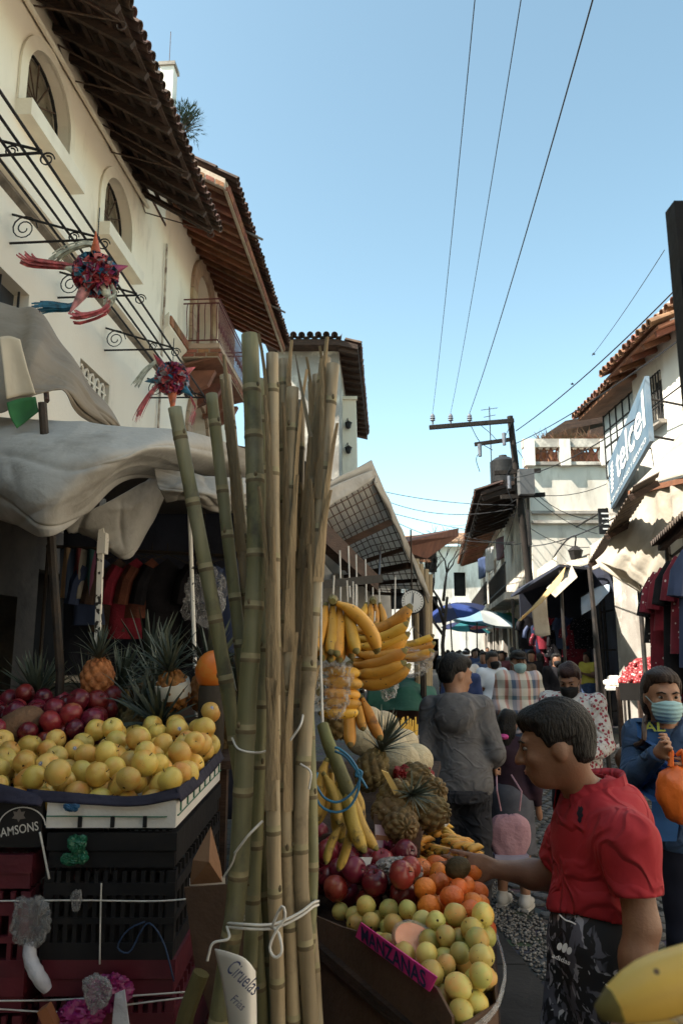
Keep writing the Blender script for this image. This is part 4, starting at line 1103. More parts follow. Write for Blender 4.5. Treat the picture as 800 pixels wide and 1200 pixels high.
# ================================================================== RIGHT-HAND STALLS
steel = mat('thin black stall tube', (.02, .02, .02), (.05, .04, .035), 9, .6, .2, 60)
st = thing('tent_stall', 'cream canvas tent stall with hanging side curtain on the right', 'stall', (3.9, 8.5, 0))
cloth('tent_slope', [[P(736, 574, 9.0), P(768, 566, 8.3), P(803, 556, 7.4), P(850, 545, 6.8)], [P(768, 545, 9.6), P(785, 532, 8.9), P(812, 520, 8.2), P(855, 500, 7.4)], [P(792, 512, 10.2), P(800, 500, 9.6), P(822, 480, 8.8), P(860, 460, 8)]], tarp_cream, st, 30, 16, .03, 2.0, seed=3)
cloth('side_curtain', [[P(742, 577, 9.0), P(765, 571, 8.4), P(790, 563, 7.8), P(815, 558, 7.4)], [P(728, 605, 9.1), P(757, 610, 8.5), P(785, 605, 7.9), P(812, 600, 7.4)], [P(712, 640, 9.2), P(745, 645, 8.5), P(772, 650, 8.0), P(808, 640, 7.5)], [P(697, 656, 9.3), P(735, 673, 8.7), P(768, 702, 8.2), P(800, 690, 7.6)]], tarp_cream, st, 70, 50, .05, 2.6, seed=5, folds=(4, .5, 'u'))
cloth('fallen_flap', [[P(697, 656, 9.3), P(720, 662, 9.1), P(745, 676, 8.8)], [P(705, 668, 9.2), P(728, 680, 9), P(752, 694, 8.8)], [P(722, 674, 9.2), P(742, 692, 9), P(768, 706, 8.7)]], tarp_cream, st, 20, 12, .08, 4, seed=8)
q0, q1 = P(742, 570, 7.2), P(688, 661, 10.6)
e = Vector((.30, .05, .16))
mb = MB(); mb.grid(lambda u, v: q0.lerp(q1, u) + e * v + Vector((0, 0, .018 * math.sin(u * 2 * math.pi * 24))), 120, 4)
o = mb.build('corrugated_roof', mat('dark corrugated sheet', (.055, .042, .035), (.10, .075, .055), 3, .7, .2, 30), st, smooth='all', fixn=False)  # dark brown mottling over the whole sheet
for t in (.05, .5, .95):
	MB().beam(q0.lerp(q1, t) + Vector((0, 0, -.06)), q0.lerp(q1, t) + e + Vector((0, 0, -.06)), .06, .06).build('purlin', dark_wood, st)
for p_, lb in ((P(742, 600, 9.0), 0), (P(690, 665, 9.0), 1), (P(800, 600, 7.5), 2)):
	MB().tube([(p_.x + (.1 if lb == 1 else 0), p_.y, 0), p_], .028, 7).build('post', steel, st)
MB().beam(P(738, 578, 9.05), P(815, 560, 7.3), .06, .06).build('rail', brown_wood, st)
# nearer tin roof with scalloped edge and clothes
tn = thing('clothes_stall', 'dark stall with scalloped tin roof hung with red and black clothes', 'stall', (3.3, 5.2, 0))
a, b = P(761, 638, 5.7), P(806, 595, 4.7)
mb = MB(); e = Vector((1.5, .35, .42))
mb.grid(lambda u, v: a.lerp(b, u) + e * v + Vector((0, 0, .022 * math.sin(u * 2 * math.pi * 17))), 110, 4)
o = mb.build('tin_roof', MATS['dark corrugated sheet'], tn, smooth='all', fixn=False)
md = o.modifiers.new('t', 'SOLIDIFY'); md.thickness = .006
MB().beam(a + e * .06 + Vector((0, 0, -.05)), b + e * .06 + Vector((0, 0, -.05)), .045, .045).build('purlin', dark_wood, tn)
for p_ in (a + e * .1, b + e * .1, a + e * .95, b + e * .95):
	MB().tube([(p_.x, p_.y, 0), p_ + Vector((0, 0, -.05))], .025, 7).build('post', steel, tn)
r0, r1 = a + e * .12 + Vector((0, 0, -.14)), b + e * .12 + Vector((0, 0, -.14))
MB().tube([r0, r1], .012, 5).build('hanging_rail', steel, tn)
def cloth_m(nm, c, spot=None): return mat(nm, c, tuple(x * .6 for x in c), 9, .9, .2, 60, spots=spot)
flo_r = cloth_m('crimson flowered cotton', (.20, .012, .03), ((.6, .5, .48), 22, .22))
flo_k = cloth_m('black flowered cotton', (.015, .014, .018), ((.45, .4, .4), 26, .2))
plain_r = cloth_m('plain crimson cotton', (.24, .012, .03)); plain_k = cloth_m('plain black cotton', (.014, .013, .016)); plain_b = cloth_m('faded indigo cotton', (.03, .05, .12))
def garment(name, top_c, wdir, wid, ln_, m, label, group, flare=1.25, parent=None, sleeve=True, seed=0):
	"""hanging dress or shirt: shoulders on a hanger, sleeves, flared hem, real front and back"""
	wdir = Vector(wdir).normalized(); nd = wdir.cross(Vector((0, 0, 1)))
	t = thing(name, label, 'clothes', top_c, group)
	mb = MB(); n = 20; rows = 12
	vs = []
	for j in range(rows + 1):
		f = j / rows; hw = wid / 2 * (.62 + .38 * min(1, f * 6)) * (1 + (flare - 1) * f)
		th_ = .05 + .05 * f
		for i in range(n):
			a_ = 2 * math.pi * i / n
			fold = 1 + .25 * f * math.sin(a_ * 5 + seed)
			vs.append(top_c + wdir * hw * math.cos(a_) + nd * th_ * math.sin(a_) * fold + Vector((0, 0, -ln_ * f - .09 * abs(math.cos(a_)) * (1 - f))))
	fs = [(j * n + i, j * n + (i + 1) % n, (j + 1) * n + (i + 1) % n, (j + 1) * n + i) for j in range(rows) for i in range(n)]
	mb.add(vs, fs); mb.build('body', m, t, smooth='all')
	if sleeve:
		for s_ in (-1, 1):
			q = top_c + wdir * s_ * wid * .34 + Vector((0, 0, -.07))
			MB().tube([q, q + wdir * s_ * wid * .16 + Vector((0, 0, -.12)), q + wdir * s_ * wid * .22 + Vector((0, 0, -.28))], [.06, .065, .07], 9).build('sleeve', m, t, smooth=True)
	MB().tube([top_c + wdir * -.16 + Vector((0, 0, -.03)), top_c + Vector((0, 0, .04)), top_c + wdir * .16 + Vector((0, 0, -.03))], .006, 4).build('hanger', steel, t)
	MB().tube([top_c + Vector((0, 0, .04)), top_c + Vector((0, 0, .12))], .004, 4).build('hook', steel, t)
	return t
dd = r1 - r0
for k, (t_, m_, ln_, lb, w_) in enumerate(((.06, flo_k, .55, 'black dress with pale flowers at the outer end of the rail', .42), (.22, flo_r, 1.0, 'long crimson dress with pale flowers hanging under the tin roof', .46), (.42, plain_r, .50, 'plain crimson blouse hanging between two dresses', .44), (.60, plain_k, .9, 'long plain black dress hanging under the tin roof', .46), (.8, flo_r, .7, 'short crimson flowered dress beside the black dress', .44), (.95, plain_b, .8, 'faded indigo dress at the inner end of the rail', .44))):
	garment('hanging_dress', r0 + dd * t_ + Vector((0, 0, -.12)), (dd.y, -dd.x, 0) if k % 2 else (dd.y, -dd.x + .4, 0), w_, ln_, m_, lb, 'clothes under the tin roof', seed=k)
for k, (t_, m_, lb) in enumerate(((.12, flo_r, 'crimson flowered blouse in the lower row of clothes'), (.5, plain_k, 'black blouse in the lower row of clothes'), (.75, plain_r, 'crimson shirt in the lower row of clothes'))):
	q = r0 + dd * t_ + Vector((.12, .05, -.72)); garment('hanging_blouse', q, (dd.y, -dd.x, 0), .4, .5, m_, lb, 'clothes under the tin roof', 1.1, seed=k + 9)
MB().tube([r0 + Vector((.12, .05, -.6)), r1 + Vector((.12, .05, -.6))], .012, 5).build('hanging_rail', steel, tn)

# dark stall with ochre flap
dk = thing('dark_stall', 'dark roofed stall with an unlit interior under ochre canvas flaps', 'stall', (5.2, 17, 0))
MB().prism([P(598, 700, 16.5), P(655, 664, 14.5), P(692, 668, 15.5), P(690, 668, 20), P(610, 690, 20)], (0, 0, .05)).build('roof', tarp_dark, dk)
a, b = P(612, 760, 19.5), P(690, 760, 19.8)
MB().prism([(a.x, 19.6, 0), (b.x, 19.8, 0), (b.x, 19.8, 3.9), (a.x, 19.6, 3.3)], (0, .05, 0)).build('shade_backing', tarp_dark, dk)  # dark back and side sheets stand in for shade inside the stall
MB().prism([(b.x, 19.8, 0), (b.x - .5, 15.6, 0), (b.x - .5, 15.6, 3.6), (b.x, 19.8, 3.9)], (.04, 0, 0)).build('shade_side', tarp_dark, dk)
for (u, v_, y) in ((600, 702, 16.5), (656, 668, 14.6), (691, 670, 15.6)):
	q = P(u, v_, y); MB().tube([(q.x, y, 0), q], .03, 6).build('post', steel, dk)
cloth('canvas_flap', [[P(606, 728, 13.6), P(628, 705, 13.6), P(662, 664, 13.6)], [P(610, 728, 13.4), P(630, 708, 13.4), P(659, 676, 13.4)], [P(612, 722, 13.3), P(633, 706, 13.3), P(656, 682, 13.3)]], tarp_yellow, dk, 20, 8, .03, 3, seed=2)
cloth('canvas_flap', [[P(622, 712, 13.8), P(632, 704, 13.8), P(640, 696, 13.8)], [P(624, 728, 13.8), P(634, 720, 13.8), P(641, 715, 13.8)], [P(626, 744, 13.8), P(634, 746, 13.8), P(644, 744, 13.8)]], tarp_cream, dk, 10, 12, .04, 3, seed=4)
for k in range(10):
	q = P(618 + k * 7, 722 + (k % 3) * 9, 18.5)
	m_ = (plain_k, plain_b, flo_r, plain_r, flo_k)[k % 5]
	garment('hanging_shirt', q, (1, .2, 0), .5, .8, m_, ('black shirt', 'indigo shirt', 'crimson flowered shirt', 'plain crimson shirt', 'black flowered shirt')[k % 5] + ' hanging in the back of the dark stall', 'clothes in the dark stall', 1.1, seed=k)
bt = thing('blue_sheet', 'pale blue plastic sheet hanging beside the dark stall', 'tarp', P(695, 705, 16))
cloth('sheet', [[P(680, 700, 16), P(695, 690, 16), P(714, 682, 16)], [P(680, 710, 15.8), P(697, 702, 15.8), P(713, 692, 15.8)], [P(681, 720, 15.7), P(695, 712, 15.7), P(708, 698, 15.7)]], tarp_blue, bt, 14, 10, .06, 3, seed=6)
MB().tube([P(679, 700, 16), P(714, 682, 16)], .012, 4).build('cord', steel, bt)
# leaning cream canvas panels next to the pole
cv = thing('canvas_awning', 'small cream awning flap above the dark stall doorway', 'awning', P(650, 640, 17))
cloth('flap', [[P(655, 664, 17), P(672, 655, 17), P(690, 650, 17)], [P(655, 670, 16.5), P(674, 664, 16.5), P(692, 660, 16.5)]], tarp_cream, cv, 10, 6, .03, 3, seed=9)
MB().beam(P(655, 664, 17.02), P(690, 650, 17.02), .05, .05).build('batten', brown_wood, cv)
lampp = thing('street_lantern', 'black wall lantern on a curved bracket above the dark stall', 'lamp', P(674, 650, 17))
q = P(674, 650, 17)
MB().tube(path([q + Vector((.6, 4.9, .1)), q + Vector((.3, 2, .5)), q + Vector((.02, .05, .45)), q + Vector((0, 0, .2))], 12), .02, 5).build('bracket', iron, lampp)
MB().lathe([(.05, -.22), (.10, -.18), (.17, .08), (.19, .09), (.06, .2)], 6, c=q).build('lamp_body', iron, lampp)
# steel frame with table
fr_ = thing('stall_frame', 'bare black steel stall frame standing on the pale pavement', 'frame', (6.0, 17, 0))
def tube_uv(name, pts, r, parent): return MB().tube([P(*p) for p in pts], r, 6).build(name, steel, parent)
g1, g2, g3, g4 = G(713, 845), G(732, 842), G(709, 838), G(738, 838)
yy = 17.0
for u0, u1 in ((701, 712), (706, 716)):
	q = P(u0, 694, yy); MB().tube([q, (P(u1, 838, yy).x, yy, 0.0)], .03, 6).build('post', steel, fr_)
q = P(721, 716, yy); MB().tube([q, (P(731, 838, yy).x, yy, 0)], .035, 6).build('post', steel, fr_)
tube_uv('rail', [(701, 694, yy), (722, 694, yy)], .02, fr_); tube_uv('rail', [(703, 718, yy), (721, 714, yy)], .025, fr_); tube_uv('rail', [(706, 762, yy), (762, 760, yy)], .02, fr_)
tube_uv('rail', [(711, 834, yy), (733, 832, yy)], .02, fr_); tube_uv('rail', [(701, 694, yy), (704, 694, 19)], .02, fr_)
MB().tube([P(762, 700, yy), (P(770, 838, yy).x, yy, 0)], .03, 6).build('post', steel, fr_)
tb = thing('fruit_stand', 'dark wooden stand with a sloping tray of small red fruit', 'stand', (4.0, 11.2, 0))
t0, t1, t2, t3 = P(724, 803, 10.4), P(775, 803, 10.2), P(790, 770, 11.6), P(746, 776, 11.8)
MB().prism([t0, t1, t2, t3], (0, 0, -.05)).build('tray', dark_wood, tb)
MB().prism([t0 + Vector((0, -.01, .03)), t1 + Vector((0, -.01, .03)), t1 + Vector((0, -.01, -.2)), t0 + Vector((0, -.01, -.2))], (0, -.03, 0)).build('front_board', black_void, tb)
for q in (t0, t1, t2, t3): MB().beam((q.x, q.y, 0), (q.x, q.y, q.z - .02), .06, .06, up=(0, 1, 0)).build('leg', dark_wood, tb)
fm = mat('small red fruit', (.16, .012, .018), (.28, .03, .03), 20, .35, spots=((.55, .4, .35), 9, .25))
m2 = MB()
for k in range(420):
	a_, b_ = random.random(), random.random()
	q = t0.lerp(t1, a_).lerp(t3.lerp(t2, a_), b_) + Vector((0, 0, .03 + .07 * random.random() * math.sin(math.pi * b_)))
	m2.ell(q, (.035, .035, .035), nu=7, nv=5)
h = m2.build('red_fruit_heap', fm, smooth='all', fixn=False); tag(h, 'heap of small dark red fruit on the sloping tray', 'fruit'); kind(h, 'stuff')
tb2 = thing('white_tray_table', 'low folding table with pale wrapped goods beside the steel frame', 'table', P(720, 800, 13))
t0, t1, t2, t3 = P(708, 806, 12.6), P(730, 806, 12.6), P(734, 796, 14), P(712, 796, 14)
MB().prism([t0, t1, t2, t3], (0, 0, -.04)).build('table_top', whitewash, tb2)
for q in (t0, t1, t2, t3): MB().tube([(q.x, q.y, 0), q - Vector((0, 0, .02))], .02, 6).build('leg', steel, tb2)
for k in range(7):
	q = t0.lerp(t1, .12 + .13 * k).lerp(t3.lerp(t2, .12 + .13 * k), .2 + .5 * (k % 2))
	b = MB().ell(q + Vector((0, 0, .05)), (.08, .09, .06), nu=9, nv=6, fn=lambda p: 1 + .15 * noise.noise(p * 3 + Vector((k, 0, 0)))).build('wrapped_parcel', whitewash, smooth='all'); tag(b, 'pale wrapped parcel on the low folding table', 'parcel', 'parcels on the folding table')

# ================================================================== UMBRELLAS UP THE STREET
def umbrella(c, r, cols, label, tilt=(0, 0), pole_h=None):
	base = Vector((c.x, c.y, 0)); t = thing('market_umbrella', label, 'umbrella', base, 'market umbrellas up the street')
	n = 8; mt = Matrix.Rotation(tilt[0], 3, 'X') @ Matrix.Rotation(tilt[1], 3, 'Y')
	for k in range(n):
		m2 = MB(); a0, a1 = 2 * math.pi * k / n, 2 * math.pi * (k + 1) / n
		def pt(a, f, edge): 
			sag = 1 - .10 * math.sin(math.pi * edge) * f
			return c + mt @ Vector((r * f * sag * math.cos(a), r * f * sag * math.sin(a), .32 * r * (1 - f * f) - .05 * f * math.sin(math.pi * edge)))
		m2.grid(lambda u, v: pt(a0 + (a1 - a0) * u, v, u), 4, 6)
		m2.build('panel', cols[k % len(cols)], t, smooth='all')
		MB().tube([c + mt @ Vector((0, 0, .3 * r)), c + mt @ Vector((r * .5 * math.cos(a0), r * .5 * math.sin(a0), .22 * r)), c + mt @ Vector((r * math.cos(a0), r * math.sin(a0), -.01))], .008, 4).build('rib', steel, t)
	MB().tube([base, c + mt @ Vector((0, 0, .36 * r))], .02, 6).build('pole', steel, t)
def um(nm, c): return tarp_mat(nm, c, tuple(x * .8 for x in c), 3, .4)
u_blue, u_navy, u_white, u_teal, u_red, u_green, u_yel, u_sky = um('blue nylon', (.02, .05, .22)), um('navy nylon', (.02, .03, .09)), um('white nylon', (.62, .64, .62)), um('teal nylon', (.03, .22, .25)), um('red nylon', (.38, .06, .06)), um('green nylon', (.10, .28, .08)), um('yellow nylon', (.5, .42, .15)), um('sky nylon', (.25, .42, .55))
umbrella(P(530, 720, 21), .95, [u_blue, u_navy], 'blue and navy market umbrella tilted beside the cane bundle', (.15, -.25))
umbrella(P(556, 728, 23), 1.3, [u_white, u_sky], 'white and pale blue market umbrella next to the blue one', (.05, .15))
umbrella(P(577, 732, 26), 1.4, [u_teal, u_white], 'teal and white market umbrella in the row', (0, .1))
umbrella(P(598, 733, 29), 1.6, [u_red, u_green, u_white, u_yel], 'striped red green and white market umbrella', (0, -.08))
umbrella(P(606, 738, 34), 1.4, [u_red, u_teal], 'red and teal market umbrella furthest up the street', (0, .1))
umbrella(P(545, 738, 33), 1.1, [u_navy, u_teal], 'navy and teal market umbrella beyond the white one', (.1, .1))
# ================================================================== FRUIT STALL ON THE LEFT: TARPS, POLES
fs_ = thing('fruit_stall_shelter', 'fruit stall shelter of grey white tarps tied over thin poles', 'stall', (-1.6, 3.6, 0))
cloth('front_tarp', [[P(-60, 484, 3.3), P(20, 490, 3.1), P(80, 494, 3.0), P(150, 500, 2.95), P(222, 506, 3.0), P(300, 530, 3.3)],
                     [P(-60, 520, 3.0), P(15, 520, 2.8), P(80, 528, 2.7), P(140, 530, 2.7), P(200, 524, 2.85), P(300, 552, 3.4)],
                     [P(-60, 560, 2.9), P(10, 560, 2.7), P(60, 575, 2.62), P(120, 556, 2.7), P(180, 538, 2.9), P(300, 575, 3.6)],
                     [P(-60, 575, 2.9), P(8, 590, 2.75), P(50, 606, 2.65), P(95, 588, 2.75), P(165, 552, 3.0), P(300, 590, 3.8)],
                     [P(-60, 585, 3.0), P(24, 618, 2.8), P(58, 628, 2.7), P(100, 604, 2.85), P(170, 560, 3.1), P(300, 600, 3.9)]], tarp_white, fs_, 130, 80, .020, 2.8, seed=1)
cloth('hanging_flap', [[P(70, 612, 3.1), P(120, 592, 3.1), P(165, 566, 3.2), P(205, 540, 3.3)], [P(85, 625, 3.2), P(125, 620, 3.2), P(165, 600, 3.25), P(200, 560, 3.4)], [P(105, 628, 3.3), P(135, 645, 3.25), P(165, 625, 3.3), P(190, 585, 3.5)], [P(120, 640, 3.35), P(145, 655, 3.3), P(160, 645, 3.35), P(178, 612, 3.6)]], tarp_white, fs_, 60, 44, .03, 3, seed=12)
cloth('roof_tarp', [[(-3.3, 3.2, 2.72), (-2.4, 3.15, 2.70), (-1.4, 3.05, 2.62), (-.6, 3.2, 2.62), (-.2, 3.5, 2.62)], [(-3.5, 4.6, 2.85), (-2.5, 4.6, 2.76), (-1.4, 4.6, 2.70), (-.5, 4.6, 2.72), (-.05, 4.7, 2.74)], [(-3.7, 6.4, 3.0), (-2.5, 6.4, 2.9), (-1.4, 6.4, 2.85), (-.5, 6.2, 2.85), (.0, 6.0, 2.85)], [(-3.4, 9.2, 3.3), (-2.5, 9.2, 3.2), (-1.6, 9.2, 3.1), (-1.0, 9.0, 3.0), (-.5, 8.6, 3.0)]], tarp_mat('heavy brown tarp', (.16, .14, .12), (.12, .105, .09), 2, .04), fs_, 50, 40, .04, 2.2, seed=14)  # carried back to the wall to keep light out of the stall
cloth('added_side_tarp', [[(-3.45, 3.1, 2.75), (-3.55, 5.0, 2.9), (-3.6, 7.0, 3.05)], [(-3.45, 3.1, 1.3), (-3.55, 5.0, 1.3), (-3.6, 7.0, 1.3)], [(-3.45, 3.1, .05), (-3.55, 5.0, .05), (-3.6, 7.0, .05)]], MATS['heavy brown tarp'], fs_, 20, 20, .03, 2, seed=16)  # out of view, added to darken the stall interior
cloth('added_street_cloth', [[(-.35, 6.2, 2.9), (-.5, 7.8, 2.95), (-.6, 9.4, 3.0)], [(-.35, 6.2, 1.5), (-.5, 7.8, 1.5), (-.6, 9.4, 1.5)], [(-.35, 6.2, .03), (-.5, 7.8, .03), (-.6, 9.4, .03)]], MATS['heavy brown tarp'], fs_, 16, 16, .04, 2, seed=18)  # added behind the canes to stop bounced light reaching the back wall
cloth('shade_backing', [[P(75, 594, 6.1), P(200, 594, 6.2), P(345, 594, 6.2)], [P(75, 740, 6.1), P(200, 740, 6.2), P(345, 740, 6.2)], [P(75, 960, 6.1), P(200, 960, 6.2), P(345, 960, 6.2)]], MATS['dark navy shade sheet'], fs_, 30, 20, .04, 2, seed=17)  # dark sheet put where the interior is only in shade
cloth('twisted_tarp_edge', [[P(180, 545, 3.0), P(215, 552, 3.0), P(260, 560, 3.1), P(320, 560, 3.4)], [P(186, 572, 2.9), P(220, 575, 2.9), P(262, 580, 3.0), P(320, 570, 3.4)], [P(195, 590, 3.0), P(222, 588, 3.0), P(262, 600, 3.1), P(320, 580, 3.5)]], tarp_white, fs_, 60, 30, .035, 4, seed=15)
br = thing('brown_awning', 'grey brown canvas awning draped high over the left stall', 'awning', P(60, 450, 3.4))
cloth('canvas', [[P(-70, 300, 3.7), P(-20, 345, 3.6), P(20, 358, 3.5), P(46, 366, 3.45), P(80, 408, 3.4), P(112, 455, 3.35), P(146, 503, 3.35)],
                 [P(-70, 380, 3.3), P(-20, 400, 3.2), P(15, 405, 3.15), P(40, 405, 3.1), P(78, 430, 3.15), P(112, 468, 3.2), P(145, 504, 3.3)],
                 [P(-70, 430, 3.1), P(-20, 445, 3.0), P(5, 450, 2.98), P(38, 447, 2.98), P(78, 452, 3.05), P(108, 482, 3.15), P(144, 505, 3.3)],
                 [P(-70, 470, 3.0), P(-20, 478, 2.95), P(5, 482, 2.95), P(42, 462, 2.95), P(72, 456, 3.0), P(96, 490, 3.15), P(142, 507, 3.3)]], tarp_brown, br, 110, 60, .022, 2.5, seed=21, folds=(4, .35, 'u'))
MB().tube([P(46, 366, 3.45), P(55, 470, 2.95)], .012, 5).build('batten', dark_wood, br)
sb = thing('banner_strip', 'cream cloth strip with a green printed end hanging from the brown awning', 'banner', P(25, 450, 2.9))
cloth('strip', [[P(0, 395, 2.9), P(12, 394, 2.9), P(24, 398, 2.9)], [P(4, 430, 2.88), P(18, 428, 2.9), P(33, 432, 2.88)], [P(8, 468, 2.86), P(25, 464, 2.88), P(42, 462, 2.86)]], mat('cream banner cloth', (.62, .52, .38), (.52, .43, .31), 4, .9), sb, 14, 20, .012, 5, seed=22)
cloth('printed_end', [[P(8, 472, 2.85), P(25, 467, 2.87), P(42, 465, 2.85)], [P(12, 488, 2.85), P(26, 486, 2.87), P(45, 480, 2.85)], [P(20, 502, 2.85), P(26, 498, 2.86), P(46, 482, 2.85)]], mat('green print', (.03, .16, .04), (.02, .10, .03), 8, .8), sb, 10, 8, .006, 5, seed=23)
polem = mat('dark enamel pole', (.025, .022, .02), (.05, .035, .025), 14, .5, .2, 60)
def chipped(nt, bs, co):
	N = nt.nodes.new; L = nt.links.new
	nz = N('ShaderNodeTexNoise'); nz.inputs['Scale'].default_value = 42; nz.inputs['Detail'].default_value = 5; L(co, nz.inputs['Vector'])
	sp = N('ShaderNodeSeparateXYZ'); L(co, sp.inputs[0])
	mr = N('ShaderNodeMapRange'); mr.inputs[1].default_value = 1.4; mr.inputs[2].default_value = 2.4; mr.inputs[3].default_value = -.06; mr.inputs[4].default_value = .2; L(sp.outputs['Z'], mr.inputs[0])
	ad = N('ShaderNodeMath'); ad.operation = 'ADD'; L(nz.outputs['Fac'], ad.inputs[0]); L(mr.outputs[0], ad.inputs[1])
	rp = N('ShaderNodeValToRGB'); rp.color_ramp.elements[0].position = .46; rp.color_ramp.elements[1].position = .50
	rp.color_ramp.elements[0].color = (.02, .017, .015, 1); rp.color_ramp.elements[1].color = (.72, .69, .62, 1)
	L(ad.outputs[0], rp.inputs[0]); L(rp.outputs[0], bs.inputs['Base Color'])
chip = node_mat('chipped white paint', chipped, .6)
MB().tube([(P(71, 790, 2.95).x + .03, 2.95, 0), P(71, 790, 2.95), P(50, 472, 2.85)], .018, 8).build('pole', polem, fs_, smooth=True)
q0, q1 = P(121, 585, 3.2), P(122, 790, 3.2)
MB().beam((q1.x, 3.2, 0), (q0.x, 3.2, q0.z), .022, .022, up=(0, 1, 0)).build('pole', chip, fs_)
MB().box(P(121, 637, 3.2), (.034, .05, .09)).build('pole_clamp', chip, fs_)
q0, q1 = P(222, 590, 3.5), P(229, 790, 3.5)
MB().tube([(q1.x + .1, 3.5, 0), q1, q0], .010, 7).build('pole', chip, fs_)
for a, b in ((P(28, 530, 2.75), P(68, 545, 2.8)), (P(34, 610, 2.72), P(58, 625, 2.8)), (P(178, 548, 3.05), P(290, 572, 3.5)), (P(-40, 500, 3.1), P(230, 512, 3.05))):
	MB().tube([a, b], .013, 6).build('cross_rod', polem, fs_)
# neighbour's canopy with wires and beams
nc = thing('mesh_canopy', 'sloping canopy of tarp over wire mesh and dark battens above the bananas', 'canopy', (.2, 4.6, 0))
A_, B_, C_, D_ = P(372, 588, 3.6), P(438, 553, 4.1), P(499, 696, 5.4), P(425, 690, 6.4)
def can(u, v, dz=0): return A_.lerp(B_, u).lerp(D_.lerp(C_, u), v) + Vector((0, 0, dz + .03 * math.sin(u * 3.14) * math.sin(v * 3.14)))
cloth('canopy_tarp', [[can(u, v, .02) for u in (-.4, 0, .5, 1.02)] for v in (-.05, .3, .65, 1.0)], tarp_mat('thin white tarp', (.66, .64, .60), (.56, .54, .50), 2.5, .5), nc, 30, 30, .02, 3, seed=31)
cloth('tarp_edge_roll', [[can(1.0, v, .03) for v in (0, .25, .5, .75, 1)], [can(1.06, v, -.02 - .03 * (i % 2)) for i, v in enumerate((0, .25, .5, .75, 1))], [can(1.03, v, -.07) for v in (0, .25, .5, .75, 1)]], tarp_white, nc, 36, 8, .03, 6, seed=32)
cloth('front_valance', [[P(360, 585, 3.5), P(385, 572, 3.6), P(412, 560, 3.8), P(438, 550, 4.05)], [P(360, 610, 3.5), P(388, 592, 3.6), P(415, 576, 3.8), P(438, 560, 4.05)]], tarp_white, nc, 20, 8, .03, 4, seed=33)
for k in range(16):
	v_ = .04 + k * .06
	MB().tube([can(-.1, v_, -.025), can(.5, v_, -.035), can(1, v_, -.025)], .0035, 4).build('mesh_wire', rust_iron, nc)
for k in range(10):
	u_ = .05 + k * .1
	MB().tube([can(u_, .02, -.03), can(u_ + .02, .5, -.04), can(u_, .98, -.03)], .0035, 4).build('mesh_wire', rust_iron, nc)
for v_, w_ in ((.28, .05), (.5, .03), (.64, .05), (.78, .03), (.93, .03)):
	MB().beam(can(-.1, v_, -.06), can(.98, v_, -.06), w_, w_ * .8).build('batten', dark_wood, nc)
MB().beam(P(372, 622, 3.4), P(438, 684, 4.6), .06, .10).build('beam', dark_wood, nc)
MB().beam(P(325, 690, 2.30), P(446, 678, 2.65), .018, .028).build('beam', blackpaint, nc)
MB().tube([P(329, 690, 2.31), P(340, 560, 3.7)], .005, 5).build('tie', polem, nc)
MB().tube([P(444, 679, 2.645), P(446, 640, 4.6)], .005, 5).build('tie', polem, nc)
for q in (can(0, .95), can(.96, .96)):
	MB().tube([(q.x, q.y, 0), q], .022, 6).build('post', polem, nc)
back = thing('hanging_sheet', 'pale sheet hanging as the back wall of the banana stall', 'tarp', P(420, 700, 5.8))
cloth('sheet', [[P(340, 640, 5.6), P(400, 660, 5.8), P(455, 672, 6.2)], [P(340, 700, 5.6), P(400, 705, 5.8), P(458, 712, 6.2)], [P(340, 745, 5.6), P(400, 740, 5.8), P(462, 745, 6.2)]], tarp_white, back, 20, 14, .06, 2.5, seed=35)
MB().tube([P(340, 640, 5.6), P(400, 660, 5.82), P(455, 672, 6.22)], .012, 5).build('cord', polem, back)

# bundle of poles at the stall corner
dry_m = mat('dry cane stalk', (.36, .28, .17), (.24, .18, .11), 5, .85, .3, 40, stretch=(3, 3, .5))
for k, (u, du, r_) in enumerate(((487, 3, .028), (492, -2, .03), (498, 1, .03), (503, -1, .026), (495, 6, .022))):
	q = P(u, 655 + 6 * k, 5.6 + .05 * k)
	o = MB().tube([(P(u + du, 790, 5.6).x, 5.6 + .07 * k, 0), P(u + du * .5, 740, 5.6 + .06 * k), q], [r_ * 1.1, r_, r_ * .9], 8).build('dry_cane', dry_m, smooth=True)
	tag(o, 'pale dry cane standing upright in the bundle behind the hanging scale', 'cane', 'dry canes behind the scale')
# hanging scale
q = P(483, 705, 4.3)
sc_ = thing('hanging_scale', 'round hanging dial scale with white face and metal pan', 'scale', q)
MB().tube([q + Vector((0, .0, 0)), q + Vector((0, .05, 0))], [.073, .073], 24).build('case', blackpaint, sc_, smooth=True)
MB().tube([q + Vector((0, -.006, 0)), q + Vector((0, -.001, 0))], [.064, .064], 24).build('dial', mat('white dial', (.72, .70, .66), (.64, .62, .58), 5, .5), sc_, smooth=True)
m2 = MB()
for k in range(24):
	a = 2 * math.pi * k / 24; d = Vector((math.sin(a), 0, math.cos(a)))
	m2.beam(q + d * .050 + Vector((0, -.008, 0)), q + d * .060 + Vector((0, -.008, 0)), .003, .002, up=(0, 1, 0))
m2.build('tick_marks', blackpaint, sc_)
MB().beam(q + Vector((0, -.010, -.012)), q + Vector((.006, -.010, .048)), .006, .002, up=(0, 1, 0)).build('pointer', blackpaint, sc_)
MB().tube([q + Vector((0, .025, .07)), q + Vector((0, .025, .14)), Vector((q.x, q.y + .025, can(.85, .5).z + .0))], .005, 5).build('hook', polem, sc_)
pc = P(488, 770, 4.3)
MB().tube([q + Vector((0, .02, -.07)), q + Vector((0, .02, -.14))], .006, 5).build('hook', polem, sc_)
